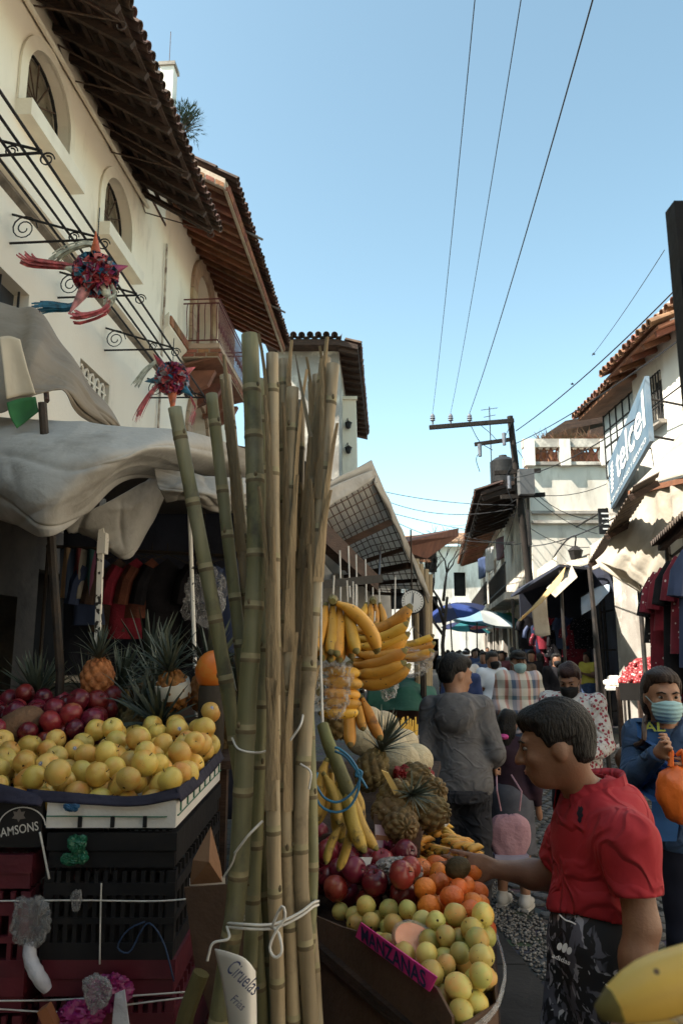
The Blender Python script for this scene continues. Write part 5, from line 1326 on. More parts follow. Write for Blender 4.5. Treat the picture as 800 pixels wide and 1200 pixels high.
for dx, dy in ((-.11, 0), (.11, 0), (0, .11)):
	MB().tube([q + Vector((0, .02, -.14)), pc + Vector((dx, dy + .02, .03))], .003, 4).build('chain', zinc, sc_)
MB().lathe([(.03, -.03), (.09, -.02), (.125, .03), (.13, .035), (.12, .03), (.085, -.012), (.02, -.02)], 20, c=pc + Vector((0, .02, 0))).build('pan', mat('worn steel pan', (.45, .43, .40), (.3, .28, .26), 6, .4, metal=.7), sc_, smooth=True)
gt = thing('green_covered_stall', 'low stall covered with a green plastic sheet behind the melons', 'stall', P(475, 880, 5.9))
cloth('sheet', [[P(432, 806, 5.6), P(455, 798, 5.7), P(480, 795, 5.7), P(508, 806, 5.8)], [P(430, 815, 5.4), P(455, 812, 5.4), P(482, 808, 5.4), P(512, 816, 5.5)], [P(428, 832, 5.3), P(455, 834, 5.25), P(485, 832, 5.25), P(515, 836, 5.35)]], tarp_green, gt, 26, 16, .05, 4, seed=41)
a = P(430, 832, 5.4); b = P(512, 836, 5.5)
MB().prism([(a.x, 5.45, 0), (b.x, 5.5, 0), (b.x, 5.5, a.z + .03), (a.x, 5.45, a.z + .05)], (0, .6, 0)).build('counter', mat('dark red box board', (.07, .025, .02), (.04, .02, .018), 4, .8), gt)

# ---- dim interior of the left shop: clothes on a rail
def striped(nt, bs, co):
	N = nt.nodes.new; L = nt.links.new
	sp = N('ShaderNodeSeparateXYZ'); L(co, sp.inputs[0])
	mu = N('ShaderNodeMath'); mu.operation = 'MULTIPLY'; mu.inputs[1].default_value = 3.1; L(sp.outputs['X'], mu.inputs[0])
	fr2 = N('ShaderNodeMath'); fr2.operation = 'FRACT'; L(mu.outputs[0], fr2.inputs[0])
	rp = N('ShaderNodeValToRGB'); rp.color_ramp.interpolation = 'CONSTANT'
	els = [(0, (.20, .05, .06)), (.15, (.30, .28, .24)), (.28, (.03, .09, .09)), (.45, (.16, .05, .10)), (.6, (.10, .12, .16)), (.75, (.30, .20, .12)), (.88, (.03, .05, .09))]
	rp.color_ramp.elements[0].color = (*els[0][1], 1); rp.color_ramp.elements[1].position = els[1][0]; rp.color_ramp.elements[1].color = (*els[1][1], 1)
	for p_, c_2 in els[2:]:
		e_ = rp.color_ramp.elements.new(p_); e_.color = (*c_2, 1)
	L(fr2.outputs[0], rp.inputs[0]); L(rp.outputs[0], bs.inputs['Base Color'])
stripe_m = node_mat('striped serape', striped, .95)
rail_ = tag(MB().tube([P(55, 640, 5.6), P(330, 655, 5.6)], .014, 6).build('clothes_rail', polem), 'dark clothes rail hung across the dim shop front', 'rail')
for e_ in (P(57, 640, 5.6), P(328, 655, 5.6)):
	MB().tube([(e_.x, e_.y, 0), e_], .014, 6).build('post', polem, rail_)
sr = thing('serape', 'striped woollen serape folded over the clothes rail', 'blanket', P(88, 660, 5.55))
cloth('front_fall', [[P(70, 642, 5.55), P(92, 643, 5.55), P(112, 645, 5.55)], [P(70, 670, 5.5), P(92, 672, 5.52), P(112, 672, 5.5)], [P(68, 700, 5.5), P(90, 702, 5.5), P(110, 699, 5.5)]], stripe_m, sr, 18, 14, .03, 5, seed=51, folds=(3, .7, 'u'))
for k, (u, m_, ln_, lb) in enumerate(((122, plain_b, .5, 'indigo shirt on the rail next to the striped serape'), (140, cloth_m('dull brown wool', (.06, .035, .025)), .55, 'dull brown shirt on the shop rail'), (160, plain_r, .6, 'crimson shirt on the shop rail'), (178, cloth_m('rust wool', (.14, .04, .02)), .45, 'rust coloured shirt on the shop rail'), (196, plain_k, .7, 'black shirt on the shop rail'), (245, plain_k, .8, 'black dress on the shop rail behind the thin pole'), (275, plain_b, .7, 'indigo dress at the far end of the shop rail'))):
	garment('hanging_shirt', P(u, 655, 5.6), (1, .3, 0), .36, ln_, m_, lb, 'clothes on the shop rail', 1.1, seed=k)
def film_mat(nm, c, base, edge):
	"""thin film: clear where seen square on, whiter and shinier where it turns away, as film does"""
	m = mat(nm, c, tuple(x * .8 for x in c), 9, .18, .9, 26); nt = m.node_tree; bs = nt.nodes['Principled BSDF']; out = nt.nodes['Material Output']
	tr_ = nt.nodes.new('ShaderNodeBsdfTransparent'); lw = nt.nodes.new('ShaderNodeLayerWeight'); lw.inputs[0].default_value = .35
	mr = nt.nodes.new('ShaderNodeMapRange'); mr.inputs[3].default_value = base; mr.inputs[4].default_value = edge
	nt.links.new(bs.inputs['Normal'].links[0].from_socket, lw.inputs['Normal'])
	nt.links.new(lw.outputs['Facing'], mr.inputs[0]); mx = nt.nodes.new('ShaderNodeMixShader')
	nt.links.new(mr.outputs[0], mx.inputs[0]); nt.links.new(tr_.outputs[0], mx.inputs[1]); nt.links.new(bs.outputs[0], mx.inputs[2]); nt.links.new(mx.outputs[0], out.inputs[0]); return m
bgm = film_mat('crumpled clear plastic', (.55, .55, .56), .10, .75)
film = film_mat('clear film', (.7, .7, .7), .05, .55)
def bag(name, c, r, label, m=None, seed=0, parent=None):
	def fn(p):
		o_ = Vector((seed * 5.1, seed * 3.3, 0)); a = noise.noise(p * 2.6 + o_); b = noise.noise(p * 6 + o_)
		return 1 + .30 * noise.noise(p * 1.3 + o_) - .30 * max(0, 1 - abs(a) * 5) ** 1.5 - .14 * max(0, 1 - abs(b) * 4) + (.0 if p.z < .5 else -.55 * (p.z - .5))
	o = MB().ell(c, r, nu=44, nv=32, fn=fn).build(name, m or bgm, parent, smooth=True)
	if label: tag(o, label, 'bag')
	return o
bag('plastic_bag', P(240, 698, 4.3), (.13, .10, .20), 'big crumpled clear bag hanging inside the fruit stall', seed=1)
MB().tube([P(240, 660, 4.3), P(240, 560, 4.3)], .004, 4).build('cord', polem, bpy.data.objects['plastic_bag'])
ct = thing('shop_counter', 'pale low counter inside the dim shop', 'counter', P(120, 830, 6.0))
a, b = P(60, 790, 6.0), P(150, 770, 6.0)
MB().box(((a.x + b.x) / 2, 6.2, .72), (b.x - a.x, .5, 1.44)).build('cabinet', mat('dim grey cabinet', (.10, .10, .10), (.07, .07, .07), 3, .7), ct)
MB().box(((a.x + b.x) / 2, 6.18, 1.465), (b.x - a.x + .06, .56, .05)).build('worktop', whitewash, ct)

# ================================================================== CRATES
red_p = mat('maroon crate plastic', (.12, .015, .025), (.075, .010, .018), 6, .5, .1, 40)
blk_p = mat('black crate plastic', (.014, .014, .016), (.022, .021, .022), 6, .5, .1, 40)
def crate(org, sx_, sy_, h, m, label, group, slots=13):
	"""open plastic crate: posts, rims and slotted sides. org = bottom centre"""
	t = thing('crate', label, 'crate', org, group)
	o = Vector(org)
	for ax, sg_, ln_, off in (('x', -1, sx_, sy_ / 2), ('x', 1, sx_, sy_ / 2), ('y', -1, sy_, sx_ / 2), ('y', 1, sy_, sx_ / 2)):
		mb = MB()
		def bx(c, z, w_, hh, th_, out=0):
			d_ = sg_ * (off - th_ / 2 + out)
			p = Vector((c, d_, z)) if ax == 'x' else Vector((d_, c, z))
			dims = (w_, th_, hh) if ax == 'x' else (th_, w_, hh)
			mb.box(o + p, dims)
		cut = .0 if ax == 'x' else .02
		L_ = ln_ - cut * 2
		bx(0, h - .022, L_, .044, .022, .0); bx(0, .02, L_, .04, .018); bx(0, h * .55, L_, .030, .016); bx(0, h * .30, L_, .016, .014)
		bx(0, h * .78, L_ - .01, h * .13, .008, -.006)
		for k in range(slots + 1):
			c = -L_ / 2 + .012 + (L_ - .024) * k / slots
			bx(c, h * .36, .011 if 0 < k < slots else .024, h * .66, .010, -.003)
		mb.build('side_panel', m, t)
	MB().box(o + Vector((0, 0, .008)), (sx_ - .03, sy_ - .03, .012)).build('bottom', m, t)
	return t
zt0 = 1.235
# right column: two black, two maroon (stack reaches the ground)
cxr, cyr = -.60, 2.42
for k in range(4):
	h = .305; z = zt0 - h * (k + 1) - .01
	crate((cxr + (.0 if k != 1 else .008), cyr, max(z, 0) + .0), .30 if 0 else .34, .72, h, (blk_p, red_p, red_p, blk_p)[k] if k else blk_p,
          ('black slotted crate directly under the white fruit tray', 'maroon slotted crate under the black crate', 'second maroon crate down in the stack under the white tray', 'black crate at the foot of the stack under the white tray')[k], 'crates stacked under the fruit')
for k in range(4):
	h = .29; z = zt0 - .05 - h * (k + 1) - .012
	crate((-1.03, 2.36, max(z, 0)), .46, .62, h, red_p, ('maroon crate under the black printed carton', 'second maroon crate below the printed carton', 'third maroon crate below the printed carton', 'lowest maroon crate below the printed carton')[k], 'crates stacked under the fruit')
# white tray on top
tr = thing('fruit_tray', 'white plastic tray of yellow apples lined with dark paper', 'tray', (-.61, 2.42, zt0))
wp_ = mat('white polystyrene tray', (.74, .72, .68), (.64, .62, .58), 7, .7, .15, 60)
x0, x1, y0, y1, z0 = -.775, -.435, 2.06, 2.78, zt0
for c, dm, nm in (((( x0 + x1) / 2, y0 + .009, z0 + .036), (x1 - x0, .018, .068), 'tray_side'), (((x0 + x1) / 2, y1 - .009, z0 + .036), (x1 - x0, .018, .068), 'tray_side'), ((x1 - .009, (y0 + y1) / 2, z0 + .036), (.018, y1 - y0 - .037, .068), 'tray_side'), ((x0 + .009, (y0 + y1) / 2, z0 + .036), (.018, y1 - y0 - .037, .068), 'tray_side'), (((x0 + x1) / 2, (y0 + y1) / 2, z0 + .008), (x1 - x0 - .04, y1 - y0 - .04, .012), 'tray_bottom')):
	MB().box(c, dm).build(nm, wp_, tr)
for k in range(3):
	MB().box((x0 + .09 + k * .085, y0 - .002, z0 + .018), (.010, .008, .028)).build('vent_slot', blk_p, tr)
for k in range(8):
	MB().box((x1 + .001, y0 + .05 + k * .09, z0 + .05), (.006, .006, .03)).build('vent_slot', mat('green strap', (.05, .18, .12)), tr)
MB().tube([(x0, y0 - .004, z0 + .032), (x1 - .03, y0 - .004, z0 + .030), (x1 + .003, y0 + .02, z0 + .03), (x1 + .003, y1, z0 + .036)], .002, 4).build('strap', mat('green strap', (.05, .18, .12)), tr)
ln_m = mat('dark indigo paper', (.035, .032, .055), (.022, .020, .034), 6, .6, .3, 30)
cloth('paper_lining', [[(x0 - .06, y0 - .005, z0 + .072), (x0 + .12, y0 - .012, z0 + .062), (x1 - .1, y0 - .012, z0 + .058), (x1 + .01, y0 + .0, z0 + .075)], [(x0 - .06, y0 + .01, z0 + .098), (x0 + .12, y0 + .004, z0 + .085), (x1 - .1, y0 + .004, z0 + .08), (x1 - .0, y0 + .02, z0 + .10)]], ln_m, tr, 24, 5, .008, 12, seed=61)
cloth('paper_lining', [[(x1 + .012, y0 - .0, z0 + .066), (x1 + .012, 2.4, z0 + .062), (x1 + .012, y1, z0 + .075)], [(x1 - .004, y0 + .01, z0 + .10), (x1 - .004, 2.4, z0 + .09), (x1 - .004, y1, z0 + .11)]], ln_m, tr, 24, 5, .008, 12, seed=62)
# printed carton with the maple leaf roundel
cb = thing('fruit_carton', 'black printed fruit carton with a white roundel and SAMSONS lettering', 'carton', (-1.03, 2.37, zt0 - .045))
cbm = mat('black glossy carton', (.018, .017, .018), (.028, .026, .026), 5, .35)
bx0, bx1, by0, by1, bz0, bz1 = -1.29, -.785, 2.055, 2.70, zt0 - .045, zt0 + .075
for c, dm in ((((bx0 + bx1) / 2, by0 + .004, (bz0 + bz1) / 2), (bx1 - bx0, .008, bz1 - bz0)), (((bx0 + bx1) / 2, by1 - .004, (bz0 + bz1) / 2), (bx1 - bx0, .008, bz1 - bz0)), ((bx0 + .004, (by0 + by1) / 2, (bz0 + bz1) / 2), (.008, by1 - by0 - .017, bz1 - bz0)), ((bx1 - .004, (by0 + by1) / 2, (bz0 + bz1) / 2), (.008, by1 - by0 - .017, bz1 - bz0)), (((bx0 + bx1) / 2, (by0 + by1) / 2, bz0 + .005), (bx1 - bx0 - .018, by1 - by0 - .018, .006))):
	MB().box(c, dm).build('carton_side', cbm, cb)
M4 = frame((-.845, by0 - .001, zt0 - .005), (1, 0, .18), (0, 0, 1))
wl = mat('white print', (.62, .60, .56), (.55, .53, .5), 5, .6)
text_mb('SAMSONS', .022, M4=M4 @ Matrix.Translation((.0, -.006, 0)), width=.11, bold=.01).build('lettering', wl, cb, fixn=False)
cc = Vector((-.835, by0 - .003, zt0 + .005))
MB().tube([cc + Vector((.062 * math.cos(t), 0, .050 * math.sin(t))) for t in np.linspace(.1, math.pi * 1.02, 20)], .0018, 4).build('printed_ring', wl, cb)
lf = [(0, .022), (.006, .012), (.016, .014), (.012, .004), (.018, -.004), (.004, -.006), (0, -.014), (-.004, -.006), (-.018, -.004), (-.012, .004), (-.016, .014), (-.006, .012)]
MB().add([cc + Vector((x - .01, .001, z + .026)) for x, z in lf], [tuple(range(12))]).build('printed_leaf', mat('dull print', (.20, .17, .15)), cb)
cloth('paper_lining', [[(bx0 - .02, by0 - .01, bz1 - .012), (-1.15, by0 - .012, bz1 + .002), (-.98, by0 - .012, bz1 + .0), (bx1, by0 - .012, bz1 - .016)], [(bx0, by0 + .015, bz1 + .02), (-1.15, by0 + .005, bz1 + .018), (-.98, by0 + .005, bz1 + .05), (bx1, by0 + .01, bz1 + .004)]], ln_m, cb, 24, 5, .008, 12, seed=63)
# sloping display board behind, carrying apples and pineapples
db = thing('display_board', 'hidden sloping board behind the trays carrying red apples and pineapples', 'shelf', (-1.0, 3.1, 0))
MB().prism([(-1.75, 2.80, 1.30), (-.36, 2.80, 1.30), (-.30, 3.7, 1.42), (-1.75, 3.7, 1.42)], (0, 0, -.03)).build('board', dark_wood, db)
MB().prism([(-1.75, 2.63, 1.335), (-.77, 2.66, 1.335), (-.77, 3.0, 1.425), (-1.75, 3.0, 1.425)], (0, 0, -.02)).build('board', dark_wood, db)
for x, y, z in ((-1.6, 2.9, 1.28), (-.45, 2.9, 1.28), (-1.6, 3.6, 1.38), (-.42, 3.6, 1.38)):
	MB().beam((x, y, 0), (x, y, z), .05, .05, up=(0, 1, 0)).build('leg', dark_wood, db)

# ================================================================== FRUIT
def fruit_mesh(name, r, m, sq=.9, dim=.25, bot=.12, lob=0, seed=0, nu=18, nv=13, calyx=None):
	mb = MB(); rr = random.Random(seed); ph = rr.uniform(0, 6)
	def fn(p):
		q = 1.0
		rad = math.hypot(p.x, p.y)
		if p.z > 0: q -= dim * math.exp(-(rad / .30) ** 2)
		else: q -= bot * math.exp(-(rad / .25) ** 2)
		if lob: q += .03 * math.cos(lob * math.atan2(p.y, p.x) + ph) * (1 - p.z) * .5
		q += .035 * noise.noise(p * 1.3 + Vector((seed * 3.7, 0, 0)))
		return q
	mb.ell((0, 0, 0), (r, r, r * sq), nu=nu, nv=nv, fn=fn)
	if calyx is not None:
		mb.tube([(0, 0, r * sq * (1 - dim) - .004), (r * .06, 0, r * sq * .92), (r * .14, 0, r * sq * 1.08)], r * .035, 5, mi=1)
		mb.ell((0, 0, -r * sq * (1 - bot)), (r * .13, r * .13, r * .05), nu=7, nv=4, mi=1)
	me = mb.mesh(name, [m, calyx or m], smooth='all', fixn=False)
	return me
stem_m = mat('brown stem', (.06, .04, .02), (.035, .022, .012), 20, .9)
yel_m = mat('yellow apple skin', (.68, .42, .085), (.62, .48, .12), 9, .40, vary=.22, spots=((.30, .16, .05), 120, .12), dirt=((.62, .24, .04), 13, .46, .70))
red_m = mat('red apple skin', (.17, .012, .022), (.26, .03, .03), 12, .30, vary=.25, spots=((.42, .18, .12), 140, .10), dirt=((.50, .28, .10), 7, .60, .78))
dred_m = mat('wine red apple skin', (.10, .008, .016), (.17, .015, .022), 12, .28, vary=.25, spots=((.32, .14, .10), 140, .10))
guava_m = mat('yellow green guava skin', (.58, .46, .13), (.44, .44, .12), 9, .45, vary=.30, spots=((.24, .17, .06), 90, .13), dirt=((.64, .33, .07), 14, .44, .68))
orange_m = mat('tangerine skin', (.72, .19, .025), (.62, .14, .02), 9, .42, .25, 160, vary=.16, dirt=((.48, .12, .03), 11, .5, .75))
Y_ME = [fruit_mesh('yellow_apple', .0375, yel_m, .93, .28, .14, 5, i, calyx=stem_m) for i in range(5)]
R_ME = [fruit_mesh('red_apple', .039, red_m, .92, .28, .14, 5, i + 10, calyx=stem_m) for i in range(4)]
D_ME = [fruit_mesh('dark_red_apple', .040, dred_m, .95, .28, .14, 5, i + 20, calyx=stem_m) for i in range(3)]
G_ME = [fruit_mesh('guava', .0275  , guava_m, 1.0 + .05 * (i % 4), .05, .03, 3, i + 30, calyx=stem_m) for i in range(5)]
O_ME = [fruit_mesh('tangerine', .033, orange_m, .84, .10, .06, 0, i + 40, calyx=stem_m) for i in range(3)]
sticker_m = mat('blue white sticker', (.03, .06, .22), (.6, .6, .62), 300, .4)
def heap(inside, base, r, n, tries, placed, seed=0, bounds=(0, 1, 0, 1), topz=None):
	"""drop spheres one by one at the lowest of several random spots: a packed heap"""
	rr = random.Random(seed); out = []
	x0, x1, y0, y1 = bounds
	for k in range(n):
		best = None
		for t in range(tries):
			x, y = rr.uniform(x0, x1), rr.uniform(y0, y1)
			if not inside(x, y): continue
			z = base(x, y) + r
			for (px, py, pz, pr) in placed:
				d2 = (px - x) ** 2 + (py - y) ** 2; s = (pr + r) * .97
				if d2 < s * s: z = max(z, pz + math.sqrt(s * s - d2))
			if topz and z > topz(x, y): continue
			e = z - base(x, y) * 1.0
			if best is None or e < best[0]: best = (e, x, y, z)
		if best is None: continue
		_, x, y, z = best
		placed.append((x, y, z, r)); out.append(Vector((x, y, z)))
	return out
def rest(me_list, pts, name, label, cat, group, seed=0, tip=1.2, sticker=0):
	rr = random.Random(seed); os_ = []
	for k, p in enumerate(pts):
		s = rr.uniform(.86, 1.08)
		o = link(name, me_list[k % len(me_list)], None, p, (rr.uniform(-tip, tip), rr.uniform(-tip, tip), rr.uniform(0, 6.28)), s)
		tag(o, label, cat, group); os_.append(o)
		if sticker and rr.random() < sticker:
			d = Vector((rr.uniform(-.4, .4), -1, rr.uniform(.2, .8))).normalized()
			rad = .0372 * s
			st_ = MB()
			x = d.orthogonal().normalized(); y = d.cross(x)
			ring = [p + (d + (x * math.cos(t) + y * math.sin(t)) * .18).normalized() * rad * .995 for t in np.linspace(0, 6.283, 11)[:-1]]
			# sticker in the fruit's own space
			inv = (Matrix.Translation(p) @ o.rotation_euler.to_matrix().to_4x4() @ Matrix.Scale(s, 4)).inverted()
			me = MB().add([inv @ v for v in ring] + [inv @ (p + d * rad * 1.03)], [(i, (i + 1) % 10, 10) for i in range(10)]).mesh('sticker', sticker_m, fixn=False)
			so = link('sticker', me, o)
	return os_
PL = []
# yellow apples in tray and carton
def in_tray(x, y): return (-.745 < x < -.462 and 2.10 < y < 2.75) or (-1.25 < x <= -.74 and 2.10 < y < 2.62 + max(0, (x + 1.25)) * .1) 
def base_tray(x, y): return zt0 + .015 + (.0 if y < 2.2 else (y - 2.2) * .16) - (.02 if x < -.78 else 0)
pts = heap(in_tray, base_tray, .0362, 150, 60, PL, 3, (-1.25, -.46, 2.1, 2.76), lambda x, y: zt0 + .13 + (y - 2.1) * .28 + (.04 if x > -.85 else -.02))
rest(Y_ME, pts, 'yellow_apple', 'yellow apple heaped in the tray beneath the pineapples', 'apple', 'yellow apples in the left tray', 4, 1.3, .16)
# red apples behind on the left
pts = heap(lambda x, y: -1.62 < x < -.78 and 2.66 < y < 2.98, lambda x, y: 1.34 + (y - 2.66) * .25, .034, 95, 40, PL, 5, (-1.62, -.88, 2.64, 2.99), lambda x, y: 1.55)
rest(D_ME + R_ME[:2], pts, 'red_apple', 'red apple piled behind the yellow apples', 'apple', 'red apples behind the tray', 6, 1.4)

# pineapples
pine_m = mat('pineapple rind', (.42, .16, .045), (.28, .10, .03), 22, .75, .4, 60, vary=.2, spots=((.12, .07, .03), 75, .16))
pine_dk = mat('green brown pineapple rind', (.20, .14, .05), (.13, .085, .035), 22, .75, .4, 60, vary=.2, spots=((.34, .26, .14), 55, .2))
crown_m = mat('pineapple leaf', (.045, .062, .042), (.085, .10, .075), 14, .55, .2, 40, vary=.2)
def pine_body(m, r=.062, h=.155):
	nu, nv = 72, 46
	def fn(p):
		ph = math.acos(max(-1, min(1, p.z))); a = math.atan2(p.y, p.x)
		u = a * 8 / (2 * math.pi); v = ph / math.pi * 9
		e = abs(math.sin(math.pi * (u + v * .5))) * abs(math.sin(math.pi * (u - v * .5)))
		return .90 + .20 * e ** .55
	return MB().ell((0, 0, h / 2), (r, r, h / 2 * 1.02), nu=nu, nv=nv, fn=fn).mesh('rind', m, smooth='all', fixn=False)
def pine_crown(seed, n=42, L0=.21):
	rr = random.Random(seed); mb = MB()
	for k in range(n):
		f = k / n; a = k * 2.399; el = .35 + 1.1 * f
		ln_ = L0 * (.55 + .55 * math.sin(math.pi * (.25 + .6 * f))) * rr.uniform(.8, 1.15)
		d = Vector((math.cos(a), math.sin(a), 0)); w_ = .0085 * rr.uniform(.8, 1.2); sd_ = Vector((-math.sin(a), math.cos(a), 0))
		pts = []
		for i in range(6):
			t = i / 5; out = ln_ * t * math.cos(el) + .012 * (1 - f); up = ln_ * (t * math.sin(el) - .35 * t * t * math.cos(el) * (1 - f))
			pts.append(d * out + Vector((0, 0, up + .03 * f)))
		vs = []
		for i, p in enumerate(pts):
			ww = w_ * (1 - (i / 5) ** 2.2) + .0008
			vs += [p - sd_ * ww, p - Vector((0, 0, .004 * (1 - i / 5))), p + sd_ * ww]
		mb.add(vs, [(3 * i + j, 3 * i + j + 1, 3 * i + j + 4, 3 * i + j + 3) for i in range(5) for j in range(2)])
	return mb.mesh('crown', crown_m, smooth='all', fixn=False)
PB = [pine_body(pine_m), pine_body(pine_dk, .058, .15)]
PCW = [pine_crown(i) for i in range(4)]
def pineapple(loc_, rot, kind_, label, group, sc=1.0, crown=1.0, cs=0):
	t = thing('pineapple', label, 'pineapple', loc_, group, rot); t.scale = (sc,) * 3
	link('rind', PB[kind_], t)
	if crown: link('crown', PCW[cs % 4], t, (0, 0, .152), (0, 0, cs), crown)
	return t
GP = 'pineapples on the left display board'
pineapple(P(113, 818, 2.98), (.12, .05, 0), 0, 'upright orange pineapple with short pale crown against the white pole', GP, 1.0, .62, 0)
pineapple(P(207, 832, 2.90), (.25, -.25, .4), 0, 'orange pineapple with a white paper band below the big crowns', GP, 1.0, .8, 1)
pineapple(P(233, 832, 2.95), (.1, .25, 1.), 0, 'orange pineapple leaning against the banded one', GP, .95, 1.0, 2)
pineapple(P(166, 838, 3.3), (.15, .0, 2.), 1, 'greenish pineapple with the tallest spreading crown', GP, 1.1, 1.15, 3)
pineapple(P(55, 862, 3.25), (.2, -.3, .5), 1, 'dark pineapple with loose crown behind the red apples', GP, 1.1, .85, 0)
pineapple(P(85, 858, 3.3), (.2, .2, 1.5), 1, 'dark pineapple between the loose crown and the white pole', GP, 1.05, .85, 1)
pineapple(P(140, 872, 3.0), (.6, .1, 1), 1, 'dark pineapple tipped behind the yellow apples', GP, 1.0, .9, 2)
pineapple(P(190, 885, 2.95), (.7, -.1, .2), 1, 'dark pineapple tipped forward with drooping leaves over the apples', GP, 1.0, .9, 3)
pineapple(P(262, 880, 3.0), (.25, .25, .9), 1, 'dark pineapple at the end of the board beside the cane bundle', GP, 1.05, .95, 1)
pineapple(P(245, 868, 3.35), (.1, .1, 1.9), 1, 'dark pineapple behind the papaya', GP, 1.0, .9, 0)
for k, (u, v, y, a, lb) in enumerate(((130, 845, 3.2, .3, 'dark pineapple wedged behind the upright orange one'), (182, 850, 3.15, -.2, 'dark pineapple between the tall crown and the banded one'), (268, 850, 3.2, .2, 'dark pineapple pressed against the leaning olive cane'), (30, 858, 3.4, -.2, 'dark pineapple by the brown sapote'))):
	pineapple(P(u, v, y), (.3, a, k), 1, lb, GP, 1.0, .85, k)
bnd = MB().lathe([(.0655, .06), (.067, .075), (.067, .10), (.0655, .115)], 20).mesh('paper_band', mat('white paper band', (.66, .64, .56), (.56, .54, .46), 8, .8), smooth=True)
for o in bpy.data.objects:
	if o.get('label', '').startswith('orange pineapple with a white paper'): link('paper_band', bnd, o)
pap_m = mat('papaya orange skin', (.72, .20, .025), (.60, .15, .02), 5, .45, dirt=((.55, .35, .08), 6, .55, .75))
q = P(249, 784, 2.84)
o = MB().ell((0, 0, 0), (.062, .062, .075), nu=18, nv=12, fn=lambda p: 1 + .05 * noise.noise(p * 1.5)).mesh('papaya', pap_m, smooth='all', fixn=False)
tag(link('papaya', o, None, q, (.3, .5, 0)), 'bright orange round papaya above the pineapple crowns', 'papaya')
bk = tag(MB().lathe([(.045, 0), (.05, .02), (.05, q.z - .075 - 1.325), (.045, q.z - .06 - 1.325)], 14, c=(q.x, q.y, 1.325)).build('papaya_stand', mat('dark basket cane', (.05, .04, .03)), smooth=True), 'dark round basket holding up the orange papaya', 'basket')
mm_m = mat('brown sapote skin', (.20, .105, .05), (.14, .07, .035), 12, .8, .3, 90)
me = MB().ell((0, 0, 0), (.062, .062, .095), nu=18, nv=12, fn=lambda p: 1 + .05 * noise.noise(p * 1.5)).mesh('brown_sapote', mm_m, smooth='all', fixn=False)
tag(link('brown_sapote', me, None, P(22, 852, 2.72), (0, 1.0, .3)), 'large rough brown sapote fruit among the red apples', 'fruit')

# ---- small hanging rubbish on the crates
def string(pts, label, m=None, r=.0022, name='string', n=24, group=None):
	o = MB().tube(path(pts, n), r, 5).build(name, m or twine, smooth='all'); return tag(o, label, 'string', group)
twine = mat('white plastic twine', (.66, .64, .60), (.52, .50, .46), 30, .6)
bluet = mat('blue nylon string', (.02, .16, .30), (.02, .11, .22), 30, .5)
yf = 2.045
string([P(-10, 1056, yf), P(90, 1055, yf), P(180, 1056, yf), P(226, 1053, yf)], 'taut white twine across the front of the crates')
string([P(-10, 1173, 2.03), P(60, 1172, 2.03), P(140, 1168, 2.03), P(225, 1162, 2.03)], 'lower white twine tied across the maroon crates')
string([P(-10, 1182, 2.03), P(80, 1186, 2.03), P(160, 1176, 2.03), P(225, 1168, 2.03)], 'second lower twine sagging under the first')
string([P(119, 1035, yf), P(118, 1070, yf), P(117, 1130, yf)], 'short white twine hanging down the black crate')
string([P(47, 975, yf), P(51, 995, yf), P(58, 1030, yf)], 'thin white strap hanging over the maroon crate', None, .003)
string([P(170, 1080, yf), P(150, 1090, yf), P(138, 1110, yf), P(152, 1116, yf), P(165, 1092, yf), P(176, 1082, yf), P(192, 1105, yf), P(204, 1150, yf)], 'looped dark blue string hanging on the crates', mat('navy string', (.02, .05, .12)), .0022)
bag('plastic_scrap', P(84, 946, 2.035), (.022, .012, .012), 'crumpled blue plastic scrap at the corner of the white tray', mat('blue film', (.02, .12, .25), (.015, .08, .18), 20, .3, .6, 40), 19)
grn = mat('green plastic film', (.02, .15, .08), (.012, .09, .05), 12, .3, .4, 30)
gb_ = bag('plastic_knot', P(91, 988, yf - .01), (.024, .02, .03), 'small crumpled green plastic bag tied to the crate', grn, 3)
for o_, s_, sd_ in ((P(83, 1006, yf - .01), (.025, .015, .018), 4), (P(97, 1004, yf - .005), (.016, .014, .02), 5)):
	bag('tied_end', o_, s_, None, grn, sd_, gb_)
bag('plastic_bag', P(90, 1054, yf - .012), (.014, .012, .032), 'tiny clear bag pinned on the taut twine', seed=6)
b1 = bag('plastic_bag', P(37, 1075, yf - .03), (.052, .03, .075), 'long clear bag with paper hanging on the maroon crates', seed=7)
pm = mat('crumpled pale paper', (.56, .56, .60), (.44, .44, .5), 8, .8, .5, 30)
MB().tube(path([P(34, 1105, yf - .03), P(36, 1125, yf - .035), P(44, 1142, yf - .04), P(56, 1160, yf - .03)], 10), [.012, .015, .017, .016, .018, .017, .019, .017, .018, .016, .012], 9).build('paper_roll', pm, b1, smooth=True)
mag = mat('magenta plastic film', (.26, .012, .12), (.17, .01, .08), 10, .35, .5, 25)
bag('plastic_bag', P(128, 1160, 2.0), (.055, .035, .05), 'crumpled magenta plastic bag between the crates', mag, 8)
bag('plastic_bag', P(95, 1190, 1.98), (.06, .03, .045), 'second magenta bag lying under the first', mag, 9)
bag('plastic_bag', P(114, 1160, 1.93), (.034, .03, .045), 'clear bag stuffed against the magenta bag', seed=10)
cld = tag(MB().prism([P(135, 1165, 1.95), P(146, 1160, 1.95), P(152, 1205, 1.95), P(130, 1215, 1.95)], (0, .004, 0)).build('card_strip', pm), 'torn pale card strip stuck beside the magenta bag', 'card')
kraft = mat('brown cardboard', (.115, .066, .042), (.085, .048, .030), 5, .9, .25, 40, dirt=((.05, .03, .02), 4, .55, .8))
kraft_l = mat('light brown card', (.30, .16, .085), (.24, .125, .065), 5, .9, .2, 40)
